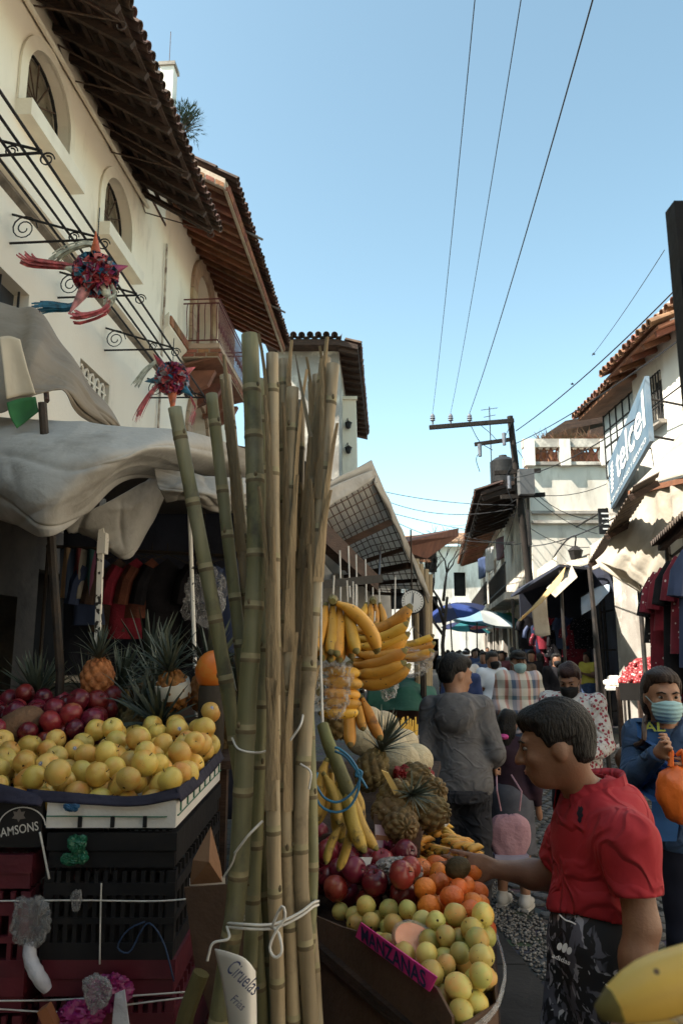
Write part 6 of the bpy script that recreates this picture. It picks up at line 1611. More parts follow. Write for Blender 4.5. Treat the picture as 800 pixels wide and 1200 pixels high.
cone = tag(MB().add([P(247, 968, 1.98), P(258, 1010, 1.99), P(262, 1036, 2.0), P(222, 1038, 1.97), P(226, 1008, 1.95), P(245, 1010, 1.90)], [(0, 1, 5), (1, 2, 5), (5, 2, 3), (0, 5, 4), (4, 5, 3), (0, 4, 3, 2, 1)]).build('paper_cone', kraft_l), 'brown paper cone stuck point up between crate and canes', 'paper')
MB().add([P(222, 1029, 1.965), P(264, 1027, 1.99), P(264, 1037, 1.995), P(222, 1038, 1.966)], [(0, 1, 2, 3)]).build('white_edge', wl, cone)
cs_ = MB().prism([P(216, 1040, 1.93), P(300, 1034, 1.90), P(300, 1230, 1.90), P(255, 1220, 1.92), P(228, 1130, 1.93)], (0, .006, 0)).build('cardboard_sheet', kraft); tag(cs_, 'bent dark cardboard sheet propped behind the cane bundle', 'cardboard')
scs = MB().tube(path([P(236, 1140, 1.86), P(225, 1170, 1.86), P(212, 1215, 1.86), Vector((-.45, 1.86, .45)), Vector((-.5, 1.86, 0))], 12), .020, 9).build('sugar_cane', mat('olive cane', (.14, .12, .05), (.09, .075, .03), 6, .5), smooth=True); tag(scs, 'short cut cane stub leaning before the maroon crates', 'cane')
wd = MB().beam(P(52, 1180, 1.95), P(75, 1230, 1.95), .03, .025).build('wood_piece', mat('fresh orange wood', (.36, .13, .05), (.28, .10, .04), 6, .7)); tag(wd, 'orange brown wood offcut under the hanging clear bag', 'wood')

# handwritten white card
card_m = mat('white card', (.66, .63, .58), (.6, .57, .52), 6, .8)
cd = thing('price_card', 'curved white card with handwritten blue Ciruelas lettering tied to the canes', 'sign', P(278, 1160, 1.42))
c00, c10, c11, c01 = P(252, 1112, 1.44), P(299, 1138, 1.42), P(301, 1240, 1.42), P(274, 1240, 1.44)
cloth('card', [[c00, P(268, 1116, 1.41), P(288, 1124, 1.40), c10], [P(262, 1160, 1.44), P(276, 1162, 1.41), P(292, 1164, 1.40), P(300, 1170, 1.42)], [c01, P(282, 1240, 1.41), P(292, 1240, 1.40), c11]], card_m, cd, 12, 12, .0, 3, .002, seed=70)
M4 = frame(P(281, 1152, 1.385), P(300, 1176, 1.385) - P(262, 1140, 1.385), P(285, 1120, 1.385) - P(281, 1152, 1.385))
ink = mat('blue ink', (.03, .04, .12), (.02, .03, .09), 9, .6)
text_mb('Ciruelas', .026, M4=M4, width=.062, shear=.25).build('handwriting', ink, cd, fixn=False)
text_mb('Frias', .014, M4=M4 @ Matrix.Translation((.018, -.03, 0)), width=.026, shear=.2).build('handwriting', ink, cd, fixn=False)
MB().tube([P(296, 1200, 1.425), P(300, 1260, 1.45), Vector((-.16, 1.5, .7))], .004, 5).build('stick', dry_m, cd)

# ================================================================== SUGAR CANE BUNDLE
def cane_material(nm, c1, c2, c3):
	def fn(nt, bs, co):
		N = nt.nodes.new; L = nt.links.new
		oi = N('ShaderNodeObjectInfo'); mu = N('ShaderNodeMath'); mu.operation = 'MULTIPLY'; mu.inputs[1].default_value = 50; L(oi.outputs['Random'], mu.inputs[0])
		ad = N('ShaderNodeVectorMath'); ad.operation = 'ADD'; L(co, ad.inputs[0]); L(mu.outputs[0], ad.inputs[1])
		mp = N('ShaderNodeMapping'); mp.inputs['Scale'].default_value = (60, 60, 1.8); L(ad.outputs[0], mp.inputs[0])
		n1 = N('ShaderNodeTexNoise'); n1.inputs['Scale'].default_value = 1; n1.inputs['Detail'].default_value = 6; L(mp.outputs[0], n1.inputs['Vector'])
		rp = N('ShaderNodeValToRGB'); rp.color_ramp.elements[0].color = (*c1, 1); rp.color_ramp.elements[1].color = (*c2, 1); rp.color_ramp.elements[0].position = .36; rp.color_ramp.elements[1].position = .62
		L(n1.outputs['Fac'], rp.inputs[0])
		m2 = N('ShaderNodeMapping'); m2.inputs['Scale'].default_value = (14, 14, 9); L(ad.outputs[0], m2.inputs[0])
		n2 = N('ShaderNodeTexNoise'); n2.inputs['Detail'].default_value = 8; n2.inputs['Roughness'].default_value = .7; n2.inputs['Scale'].default_value = 1; L(m2.outputs[0], n2.inputs['Vector'])
		mr = N('ShaderNodeMapRange'); mr.inputs[1].default_value = .54; mr.inputs[2].default_value = .70; mr.inputs[4].default_value = .85; L(n2.outputs['Fac'], mr.inputs[0])
		mx = N('ShaderNodeMix'); mx.data_type = 'RGBA'; L(mr.outputs[0], mx.inputs[0]); L(rp.outputs[0], mx.inputs[6]); mx.inputs[7].default_value = (*c3, 1)
		# pale waxy bloom
		n3 = N('ShaderNodeTexNoise'); n3.inputs['Scale'].default_value = 5; n3.inputs['Detail'].default_value = 3; L(ad.outputs[0], n3.inputs['Vector'])
		m3 = N('ShaderNodeMapRange'); m3.inputs[1].default_value = .5; m3.inputs[2].default_value = .75; m3.inputs[4].default_value = .55; L(n3.outputs['Fac'], m3.inputs[0])
		mx2 = N('ShaderNodeMix'); mx2.data_type = 'RGBA'; L(m3.outputs[0], mx2.inputs[0]); L(mx.outputs[2], mx2.inputs[6]); mx2.inputs[7].default_value = (.34, .325, .24, 1)
		hs = N('ShaderNodeHueSaturation'); m4 = N('ShaderNodeMapRange'); m4.inputs[3].default_value = .78; m4.inputs[4].default_value = 1.15; L(oi.outputs['Random'], m4.inputs[0]); L(m4.outputs[0], hs.inputs['Value']); L(mx2.outputs[2], hs.inputs['Color'])
		L(hs.outputs[0], bs.inputs['Base Color'])
		bp = N('ShaderNodeBump'); bp.inputs['Strength'].default_value = .25; bp.inputs['Distance'].default_value = .004; L(n1.outputs['Fac'], bp.inputs['Height']); L(bp.outputs[0], bs.inputs['Normal'])
	return node_mat(nm, fn, .55)
cane_g = cane_material('green yellow sugar cane', (.235, .215, .10), (.15, .15, .075), (.055, .047, .035))
cane_t = cane_material('straw coloured sugar cane', (.36, .28, .17), (.22, .17, .10), (.10, .075, .045))
node_pale = mat('cane node wax band', (.33, .29, .17), (.22, .19, .10), 30, .7)
node_dark = mat('cane node scar', (.10, .075, .04), (.17, .13, .07), 40, .8)
leaf_dry = mat('dry cane sheath', (.34, .25, .14), (.22, .16, .09), 9, .85, .4, 50, stretch=(4, 4, .6))
CANES = [ # path in pixels (u, v, depth) top to bottom, radius px at mid
	([(205, 478, 1.62), (262, 780, 1.66), (292, 1000, 1.68), (306, 1200, 1.70)], 9.5, 'g'),
	([(248, 462, 1.70), (266, 620, 1.70), (284, 780, 1.70), (312, 1080, 1.72), (320, 1200, 1.72)], 8.5, 'g'),
	([(264, 440, 1.76), (284, 640, 1.76), (296, 800, 1.75), (300, 1200, 1.75)], 8.5, 't'),
	([(293, 393, 1.60), (300, 640, 1.58), (290, 820, 1.57), (278, 1040, 1.58), (256, 1200, 1.60)], 12, 'g'),
	([(303, 445, 1.68), (309, 700, 1.68), (303, 900, 1.68), (290, 1200, 1.68)], 9.5, 'g'),
	([(319, 415, 1.56), (321, 780, 1.55), (320, 940, 1.54), (326, 1200, 1.56)], 8.5, 't'),
	([(332, 422, 1.72), (338, 780, 1.70), (336, 1000, 1.68), (342, 1200, 1.66)], 8.5, 't'),
	([(343, 455, 1.62), (336, 760, 1.60), (334, 950, 1.58), (344, 1200, 1.58)], 8.5, 't'),
	([(381, 420, 1.70), (356, 660, 1.66), (347, 860, 1.62), (350, 1200, 1.60)], 8.5, 't'),
	([(390, 428, 1.66), (372, 640, 1.62), (360, 820, 1.60), (352, 1000, 1.58), (364, 1200, 1.58)], 9.5, 't'),
	([(372, 440, 1.76), (364, 640, 1.74), (352, 900, 1.72), (332, 1200, 1.70)], 8.0, 't'),
	([(352, 470, 1.80), (350, 700, 1.78), (360, 1000, 1.74), (372, 1200, 1.70)], 7.5, 't'),
	([(312, 520, 1.80), (318, 760, 1.80), (312, 1000, 1.78), (282, 1200, 1.76)], 8.0, 'g'),
	([(278, 560, 1.84), (300, 800, 1.82), (310, 1200, 1.80)], 8.0, 'g'),
	([(366, 520, 1.78), (360, 760, 1.74), (366, 1000, 1.70), (357, 1200, 1.66)], 8.0, 'g')]
LB = {'g': 'sugar cane stalk, olive green and jointed, in the bound bundle', 't': 'straw coloured sugar cane stalk with ragged top in the bound bundle'}
for ci, (pp, rpx, ty_) in enumerate(CANES):
	rr = random.Random(ci * 7 + 1)
	pts = [P(*p) for p in pp]
	dvec = (pts[-1] - pts[-2]).normalized(); last = pts[-1] + dvec * (pts[-1].z / -dvec.z) * .999; last.z = .004
	pts.append(last)
	if ci in (0,): tgt = 1
	dense = path(pts, 200)
	cum = [0]
	for a, b in zip(dense[:-1], dense[1:]): cum.append(cum[-1] + (b - a).length)
	tot = cum[-1]
	def at_len(s):
		i = max(0, min(len(cum) - 2, int(np.searchsorted(cum, s) - 1))); f = (s - cum[i]) / max(1e-6, cum[i + 1] - cum[i]); return dense[i].lerp(dense[i + 1], f)
	r = rpx * 1.65 / F * .9
	nodes = []; s = rr.uniform(.06, .14)
	while s < tot - .03:
		nodes.append(s); s += rr.uniform(.10, .165) * (1.15 if ty_ == 't' else 1)
	mb = MB(); cuts = [(0, r * .98, 0)]
	prev = 0
	for s in nodes:
		L_ = s - prev
		cuts += [(prev + L_ * .35, r * .96, 0), (prev + L_ * .7, r * .97, 0), (s - .016, r * 1.0, 0), (s - .013, r * .99, 1), (s - .002, r * 1.02, 2), (s + .002, r * 1.05, 2), (s + .006, r * 1.0, 0)]
		prev = s + .004
	cuts.append((tot, r, 0))
	cuts.sort()
	jit = [at_len(c[0]) for c in cuts]
	n = 12
	ring0 = len(mb.v)
	mb.tube(jit, [c[1] for c in cuts], n)
	mi = []
	for k in range(len(cuts) - 1): mi += [cuts[k][2]] * n
	mi += [3, 0]
	mb.m = mi[:len(mb.f)]
	o = mb.build('sugar_cane', [cane_g if ty_ == 'g' else cane_t, node_pale, node_dark, node_pale], smooth='all', org=tuple(last), fixn=False)
	tag(o, {0: 'olive sugar cane leaning furthest out of the bundle over the fruit tray', 3: 'thickest and tallest olive sugar cane of the bound bundle', 5: 'straw sugar cane standing behind the knotted twine bow', 9: 'straw sugar cane leaning out of the bundle toward the hanging bananas'}.get(ci, LB[ty_]), 'sugar cane', 'olive canes of the bound bundle' if ty_ == 'g' else 'straw canes of the bound bundle')
	# small buds on a few nodes
	for s in nodes[:8:2]:
		q = at_len(s - .012); a = rr.uniform(3.6, 5.8); MB().ell(q + Vector((math.cos(a), math.sin(a), 0)) * r * .98, (.004, .003, .007), nu=6, nv=4).build('bud', node_dark, o, smooth='all', fixn=False)
	if ty_ == 't':  # split dry sheaths
		for k in range(6):
			s0 = rr.uniform(0, .8) if k else 0.0; L_ = rr.uniform(.15, .4); a = rr.uniform(3.4, 6.0); d = Vector((math.cos(a), math.sin(a), 0))
			sdv = d.cross(Vector((0, 0, 1)))
			vs = []
			for i in range(9):
				t = i / 8; q = at_len(s0 + L_ * (1 - t)) + d * (r * 1.02 + .022 * t ** 3) ; ww = .014 * (1 - t * .7)
				if s0 < .15: q += Vector((0, 0, .04 * t))
				vs += [q - sdv * ww - d * .003, q + d * .002, q + sdv * ww - d * .003]
			MB().add(vs, [(3 * i + j, 3 * i + j + 1, 3 * i + j + 4, 3 * i + j + 3) for i in range(8) for j in range(2)]).build('dry_sheath', leaf_dry, o, smooth='all', fixn=False)
blade = MB()
lp = path([P(346, 415, 1.6), P(353, 455, 1.58), P(364, 512, 1.57)], 10)
blade.add([x for i, p in enumerate(lp) for x in (p - Vector((.004 * (.3 + i / 10), 0, 0)), p + Vector((.004 * (.3 + i / 10), 0, 0)))], [(2 * i, 2 * i + 1, 2 * i + 3, 2 * i + 2) for i in range(10)])
tag(blade.build('dry_leaf', mat('grey dry blade', (.13, .11, .07), (.09, .07, .05), 9, .8), fixn=False), 'thin dry leaf blade sticking up from the cane bundle', 'leaf')
# binding twine
def band(pts, label, r=.0028, w=2):
	for k in range(w):
		o = MB().tube(path([p + Vector((0, 0, .007 * k)) for p in pts], 30), r, 5).build('binding_twine', twine, smooth='all'); tag(o, label + (', upper turn' if k else ', lower turn'), 'string')
zf = 1.49
band([P(264, 1086, 1.58), P(285, 1088, 1.52), P(320, 1088, 1.515), P(350, 1075, 1.53), P(366, 1063, 1.56), P(371, 1060, 1.66), P(340, 1060, 1.84), P(280, 1080, 1.84), P(264, 1086, 1.60)], 'white twine bound round the foot of the cane bundle')
string([P(318, 1088, 1.505), P(330, 1062, 1.49), P(334, 1075, 1.49), P(324, 1090, 1.49), P(316, 1110, 1.49), P(322, 1122, 1.48), P(330, 1115, 1.48), P(327, 1095, 1.49), P(320, 1087, 1.505)], 'bow of white twine knotted on the canes', None, .0028)
string([P(266, 1086, 1.56), P(268, 1100, 1.53), P(250, 1105, 1.53), P(245, 1118, 1.53), P(243, 1126, 1.53)], 'loose end of white twine beside the price card', None, .0026)
band([P(272, 865, 1.60), P(280, 878, 1.545), P(300, 882, 1.55), P(312, 880, 1.60)], 'short twine tied round the thick olive cane', .0024, 1)
string([P(340, 868, 1.56), P(352, 850, 1.56), P(356, 832, 1.60)], 'diagonal twine on the straw canes', None, .0024)
string([P(352, 895, 1.56), P(364, 905, 1.55), P(362, 925, 1.55)], 'short curl of twine below the bananas', None, .0022)
string([P(275, 1000, 1.55), P(292, 978, 1.53), P(308, 962, 1.54)], 'slanting twine across the thick cane', None, .0026)
string([P(262, 1028, 1.58), P(272, 1012, 1.56), P(276, 1000, 1.55)], 'twine end beside the paper cone', None, .002)
# ================================================================== PRODUCE STAND BESIDE THE CANES
ps = thing('produce_stand', 'stepped produce stand of boards on legs running along the street', 'stand', (.2, 2.7, 0))
MB().prism([(-.12, 2.42, .86), (.22, 1.72, .86), (.36, 1.86, .86), (.46, 2.4, .86), (.52, 3.2, .90), (-.12, 3.2, .90)], (0, 0, -.03)).build('board', dark_wood, ps)
MB().prism([(-.22, 2.78, 1.06), (.27, 2.72, 1.06), (.50, 3.9, 1.14), (-.22, 3.9, 1.14)], (0, 0, -.03)).build('board', dark_wood, ps)
for x, y, z in ((-.06, 2.5, .84), (.22, 1.85, .83), (.43, 2.5, .84), (.45, 3.1, .86), (.42, 3.8, 1.10), (-.15, 3.8, 1.10), (-.15, 2.9, 1.03)):
	MB().beam((x, y, 0), (x, y, z), .045, .045, up=(0, 1, 0)).build('leg', dark_wood, ps)
# cardboard apple box
bxm = thing('apple_box', 'open brown cardboard box of mixed fruit with a torn sloping front', 'box', (.1, 2.2, .86))
fl, fr2 = Vector((-.085, 2.40, 0)), Vector((.225, 1.735, 0))
def wallp(pts): return MB().prism(pts, (0, .0, 0))
nrm = Vector((-(fr2 - fl).y, (fr2 - fl).x, 0)).normalized() * .006
def hit_panel(u, v, off=0.0):
	"""point of the box front seen at a photograph pixel"""
	r = ray(u, v); e_ = fr2 - fl; nn = Vector((-e_.y, e_.x, 0)).normalized()
	k = (fl - nn * 0).dot(nn) / (r[0] * nn.x + r[1] * nn.y)
	return Vector((r[0] * k, r[1] * k, CAM_H + r[2] * k)) + nn * off
top_ = [hit_panel(*p) for p in ((369, 1073), (400, 1086), (424, 1093), (445, 1110), (468, 1124), (492, 1144), (511, 1158), (529, 1192))]
bot_ = [fl + Vector((0, 0, .30)), fr2 + Vector((0, 0, .30))]
MB().prism([bot_[0]] + top_ + [bot_[1]], nrm).build('front_panel', kraft, bxm)
MB().prism([bot_[1], fr2 + Vector((0, 0, .90)), Vector((.355, 1.86, .905)), Vector((.355, 1.86, .70))], (-.004, .004, 0)).build('side_panel', kraft, bxm)
MB().prism([Vector((.358, 1.865, .70)), Vector((.358, 1.865, .905)), Vector((.43, 2.3, .92)), Vector((.46, 2.75, .94)), Vector((.46, 2.75, .75))], (-.006, 0, 0)).build('side_panel', kraft, bxm)
MB().prism([fl + Vector((-.01, 0, .30)), fl + Vector((-.01, 0, .99)), Vector((-.13, 2.9, 1.0)), Vector((-.13, 2.9, .30))], (.006, 0, 0)).build('side_panel', kraft, bxm)
cloth('plastic_liner', [[Vector((.23, 1.73, .905)), Vector((.30, 1.79, .90)), Vector((.36, 1.87, .91)), Vector((.41, 2.05, .915)), Vector((.435, 2.3, .925))], [Vector((.234, 1.735, .895)), Vector((.304, 1.785, .89)), Vector((.364, 1.87, .90)), Vector((.413, 2.05, .905)), Vector((.44, 2.3, .915))]], film, bxm, 30, 6, .012, 12, seed=81)
# pink sign
sgn = thing('price_sign', 'bright pink paper strip hand lettered MANZANAS on the box front', 'sign', P(470, 1120, 1.98))
fo = .012 if (Vector((-(fr2 - fl).y, (fr2 - fl).x, 0))).y < 0 else -.012
TL, TR, BR, BL = hit_panel(427, 1080, fo), hit_panel(517, 1144, fo), hit_panel(508, 1161, fo), hit_panel(421, 1097, fo)
pk = mat('fluorescent pink paper', (.78, .05, .30), (.70, .04, .26), 6, .6)
n_ = (TR - TL).cross(BL - TL).normalized()
if n_.y > 0: n_ = -n_
MB().prism([TL, TR, BR, BL], -n_ * .003).build('paper', pk, sgn)
M4 = frame((TL + TR + BR + BL) / 4 + n_ * .001, (TR - TL) + (BR - BL), (TL - BL) + (TR - BR))
text_mb('MANZANAS', (TL - BL).length * .62, M4=M4 @ Matrix.Translation((0, -(TL - BL).length * .31, .001)), width=(TR - TL).length * .86, ext=.001, bold=.02).build('lettering', ink, sgn, fixn=False)

P2 = []
zb = .875
def poly_in(poly):
	def f(x, y):
		c = False; n = len(poly); j = n - 1
		for i in range(n):
			xi, yi = poly[i]; xj, yj = poly[j]
			if ((yi > y) != (yj > y)) and (x < (xj - xi) * (y - yi) / (yj - yi) + xi): c = not c
			j = i
		return c
	return f
# tangerines, then guavas, apples
pts = heap(poly_in([(.23, 2.17), (.39, 2.11), (.43, 2.62), (.25, 2.62)]), lambda x, y: zb + .01 + (y - 2.2) * .06, .032, 90, 60, P2, 21, (.22, .44, 2.1, 2.64), lambda x, y: 1.025)
rest(O_ME, pts, 'tangerine', 'tangerine in the orange heap between guavas and finger bananas', 'tangerine', 'tangerines in the apple box', 22)
pts = heap(poly_in([(.250, 1.80), (.33, 1.87), (.385, 2.10), (.24, 2.16), (.10, 2.33), (-.01, 2.38), (.03, 2.28)]), lambda x, y: zb + .0 + (y - 1.75) * .05, .027, 150, 70, P2, 23, (-.04, .41, 1.76, 2.42), lambda x, y: .935 + .38 * max(0, ((x - .225) * .9 + (y - 1.735) * .425)))
rest(G_ME, pts, 'guava', 'yellow green guava heaped in the front of the cardboard box', 'guava', 'guavas in the apple box', 24, 2.5)
pts = heap(poly_in([(-.07, 2.44), (-.03, 2.36), (.08, 2.36), (.20, 2.26), (.24, 2.62), (-.08, 2.80)]), lambda x, y: zb + .045, .0385, 64, 60, P2, 25, (-.08, .25, 2.25, 2.8), lambda x, y: 1.06)
rest(D_ME + R_ME[:2], pts, 'dark_red_apple', 'dark red apple heaped behind the pink lettered strip', 'apple', 'dark red apples in the box', 26)
def top_at(x, y, r):
	z = zb + r
	for (px, py, pz, pr) in P2:
		d2 = (px - x) ** 2 + (py - y) ** 2; s = (pr + r) * .95
		if d2 < s * s: z = max(z, pz + math.sqrt(s * s - d2))
	return z
# halved papaya in film
ph = thing('papaya_half', 'halved orange papaya wrapped in clear film behind the pink strip', 'papaya', P(485, 1106, 2.08))
q = P(486, 1105, 2.06)
rot = frame((0, 0, 0), (1, .0, -.55), (.25, .55, .9)).to_3x3()
m2 = MB(); m2.ell((0, 0, 0), (.062, .045, .045), nu=22, nv=14)
m2.v = [(x, y, min(z, -.008)) for x, y, z in m2.v]
m2.v = [tuple(q + rot @ Vector(v)) for v in m2.v]
m2.build('skin', mat('green orange papaya skin', (.45, .25, .06), (.30, .25, .07), 8, .5), ph, smooth=True)
m2 = MB(); k_ = 24
m2.add([q + rot @ Vector((.058 * math.cos(2 * math.pi * i / k_), .041 * math.sin(2 * math.pi * i / k_), .0075)) for i in range(k_)] + [q + rot @ Vector((.03 * math.cos(2 * math.pi * i / k_), .018 * math.sin(2 * math.pi * i / k_), .004)) for i in range(k_)] + [q + rot @ Vector((0, 0, -.004))], [(i, (i + 1) % k_, k_ + (i + 1) % k_, k_ + i) for i in range(k_)] + [(k_ + i, k_ + (i + 1) % k_, 2 * k_) for i in range(k_)])
m2.build('flesh', mat('papaya flesh', (.78, .24, .06), (.70, .18, .04), 9, .3, coat=.6), ph, smooth='all')
m2 = MB(); m2.ell((0, 0, 0), (.066, .049, .05), nu=20, nv=12, fn=lambda p: 1 + .05 * noise.noise(p * 5)); m2.v = [(x, y, min(z, .012)) for x, y, z in m2.v]; m2.v = [tuple(q + rot @ Vector(v)) for v in m2.v]
m2.build('cling_film', mat('cling film', (.9, .9, .9), (.8, .8, .8), 6, .08, .5, 18, alpha=.16), ph, smooth='all')
x_, y_ = .20, 2.40
bag('plastic_bag', Vector((.17, 2.42, 1.03)), (.075, .06, .05), 'clear bag of brown kiwis lying on the apples', mat('grey film', (.55, .54, .52), (.4, .38, .36), 5, .25, .6, 16, alpha=.5), 11)
kw = mat('brown kiwi skin', (.115, .065, .03), (.08, .045, .022), 20, .9, .3, 120)
k_me = MB().ell((0, 0, 0), (.028, .028, .036), nu=14, nv=10).mesh('kiwi', kw, smooth='all', fixn=False)
for k, (dx, dy) in enumerate(((-.03, .0), (.02, .02), (.035, -.025), (0, -.03))):
	tag(link('kiwi', k_me, None, Vector((.17 + dx, 2.42 + dy, 1.025)), (1.2, k, k)), 'brown kiwi inside the clear bag on the apples', 'kiwi', 'kiwis in the clear bag')
av = P(538, 1054, 2.33)
a_me = MB().ell((0, 0, 0), (.032, .032, .042), nu=14, nv=10, fn=lambda p: 1 - .12 * max(0, p.z)).mesh('avocado', mat('dark avocado skin', (.05, .035, .015), (.08, .055, .025), 20, .6, .4, 90), smooth='all', fixn=False)
tag(link('avocado', a_me, None, Vector((av.x, av.y, top_at(av.x, av.y, .034))), (0, 1.4, .3)), 'dark brown avocado resting on the tangerines', 'avocado')

# finger bananas cluster
ban_m = mat('banana skin', (.64, .33, .04), (.54, .25, .03), 9, .5, .1, 60, vary=.2, spots=((.12, .06, .015), 42, .14), dirt=((.20, .10, .025), 15, .56, .72))
ban_tip = mat('banana stalk end', (.12, .085, .03), (.20, .17, .05), 20, .8)
plan_m = mat('ripe plantain skin', (.52, .32, .055), (.34, .25, .05), 5, .55, .15, 60, vary=.15, dirt=((.035, .022, .012), 14, .53, .66))
def banana_mesh(name, m, L=.19, r=.0185, bend=1.0, n=9, seed=0):
	k = 16; Rr = L / bend; pts = []; rad = []
	for i in range(k + 1):
		t = i / k; a = bend * (t - .12)
		pts.append((Rr * math.sin(a) + Rr * math.sin(bend * .12), 0, Rr * (1 - math.cos(a)) - Rr * (1 - math.cos(bend * .12))))
		if t < .16: q = .36 + .20 * (t / .16)
		elif t < .35: q = .56 + .44 * math.sin((t - .16) / .19 * math.pi / 2)
		elif t < .75: q = 1
		else: q = .24 + .76 * math.cos((t - .75) / .25 * math.pi / 2) ** .8
		rad.append(r * q)
	mb = MB(); mb.tube(pts, rad, n + 1, prof=[1.0 if j % 2 == 0 else .88 for j in range(n + 1)])
	nn = n + 1
	for i, f in enumerate(mb.f):
		seg = i // nn
		if seg >= k - 1 or (seg == 0) or len(f) > 4: mb.m[i] = 1
	return mb.mesh(name, [m, ban_tip], smooth='all', fixn=False)
BAN = [banana_mesh('banana', ban_m, .18 + .01 * i, .0205, .8 + .15 * i) for i in range(4)]
FING = [banana_mesh('banana', ban_m, .085, .0125, .6, 7), banana_mesh('banana', ban_m, .095, .013, .8, 7)]
PLT = [banana_mesh('plantain', plan_m, .26 + .02 * i, .031, .55 + .2 * i) for i in range(3)]
def basis(d, b):
	d = Vector(d).normalized(); b = Vector(b); y = b.cross(d).normalized(); z = d.cross(y)
	return Matrix((d, y, z)).transposed()
def bunch(crown, bananas, label, meshes=BAN, name='banana_bunch', part='banana', cord=None, crown_r=.016, cat='bananas', group='banana bunches on cords', crown_len=.05, axis=(0, 1, 0)):
	t = thing(name, label, cat, crown, group)
	ax = Vector(axis).normalized()
	MB().tube([crown - ax * crown_len, crown - ax * crown_len * .3 + Vector((0, 0, .008)), crown + ax * crown_len * .3 + Vector((0, 0, .008)), crown + ax * crown_len], [crown_r * .6, crown_r, crown_r, crown_r * .6], 8).build('crown', ban_tip, t, smooth=True)
	for k, (off, d, b) in enumerate(bananas):
		link(part, meshes[k % len(meshes)], t, Vector(off), basis(d, b).to_euler(), random.uniform(.94, 1.05))
	if cord:
		MB().tube([crown, Vector((crown.x + random.uniform(-.01, .01), crown.y, cord))], .0028, 5).build('cord', twine, t)
	return t
def fan(n, axis, d0, b0, spread, step, tiers=1, tier_off=(0, 0, 0), jit=.06, seed=0):
	rr = random.Random(seed); out = []
	axis = Vector(axis).normalized()
	for tr_ in range(tiers):
		for k in range(n):
			f = (k - (n - 1) / 2)
			j = Vector((rr.uniform(-jit, jit), rr.uniform(-jit, jit), rr.uniform(-jit, jit)))
			out.append((axis * f * step + Vector(tier_off) * tr_, Vector(d0) + axis * spread * f + j + Vector(tier_off) * tr_ * 2, Vector(b0) + j))
	return out
rs = P(410, 683, 2.45).z
bunch(P(390, 706, 2.2), fan(5, (1, .25, 0), (-.05, -.25, -1), (0, -.9, .25), .10, .020, 2, (0, .030, -.012), seed=1) + fan(2, (0, 1, 0), (1, -.1, -.42), (.2, 0, -1), .1, .03, seed=2), 'large banana bunch hanging down right beside the canes', cord=rs)
bunch(P(437, 706, 2.9), fan(4, (1, .2, 0), (0, -.3, -1), (0, -1, .2), .16, .018, 2, (0, .028, 0), seed=3), 'small banana bunch hanging higher below the canopy', meshes=[banana_mesh('banana', ban_m, .12, .0165, .9)], cord=P(437, 680, 2.6).z)
bunch(P(438, 738, 2.85), fan(3, (1, .2, 0), (0, -.3, -1), (0, -1, .2), .16, .018, 2, (0, .028, 0), seed=13), 'small banana bunch tied under the higher one', meshes=[banana_mesh('banana', ban_m, .10, .0155, .9)], cord=1.84)
bunch(P(414, 748, 2.4), fan(4, (0, .35, 1), (1, -.30, -.18), (.0, -.1, 1), .05, .024, 2, (.0, -.034, -.008), seed=4), 'banana bunch with long fingers pointing to the street', cord=rs)
bunch(P(410, 783, 2.36), fan(3, (0, .35, 1), (1, -.30, -.12), (.0, -.1, 1), .05, .026, 2, (.0, -.034, -.010), seed=5), 'lower banana bunch under the long fingered one', cord=rs)
b6 = bunch(P(462, 762, 2.62), fan(3, (0, .3, 1), (1, -.2, -.12), (0, -.2, 1), .05, .02, 2, (0, -.03, 0), seed=6), 'bagged banana bunch nearest the hanging scale', meshes=[banana_mesh('banana', ban_m, .14, .016, .8)], cord=P(462, 677, 2.65).z)
b7 = bunch(P(382, 790, 2.2), fan(5, (0, .1, 1), (.9, -.45, 0), (.3, .9, 0), .0, .030, 1, seed=7), 'stacked bananas wrapped in clear film beside the canes', meshes=[banana_mesh('banana', ban_m, .13, .0175, 1.3)], cord=rs)
b7.location = b7.location + Vector((-.02, 0, -.05))
bunch(P(416, 815, 2.5), fan(3, (1, .3, 0), (.2, -.3, -1), (0, -1, .2), .15, .02, seed=8), 'short banana bunch dangling over the melons', meshes=[BAN[0], banana_mesh('banana', ban_m, .13, .017, .7)], cord=rs)
bag('film_wrap', P(391, 803, 2.17), (.06, .065, .085), None, film, 12, b7)
bag('film_wrap', P(478, 772, 2.58), (.085, .05, .06), None, film, 13, b6)
bag('film_wrap', P(455, 800, 2.50), (.035, .03, .06), 'small clear bag dangling between the bananas', film, 14)
for k, (u, v0, v1, y) in enumerate(((408, 640, 700, 3.2), (417, 650, 742, 3.3), (398, 645, 735, 3.0), (444, 690, 760, 3.4), (428, 655, 745, 3.3), (474, 690, 770, 4.0))):
	MB().tube(path([P(u, v0, y), P(u + 1, (v0 + v1) / 2, y), P(u + 2 - k % 3, v1, y)], 8), .0035, 5).build('hanging_cord', twine, nc)
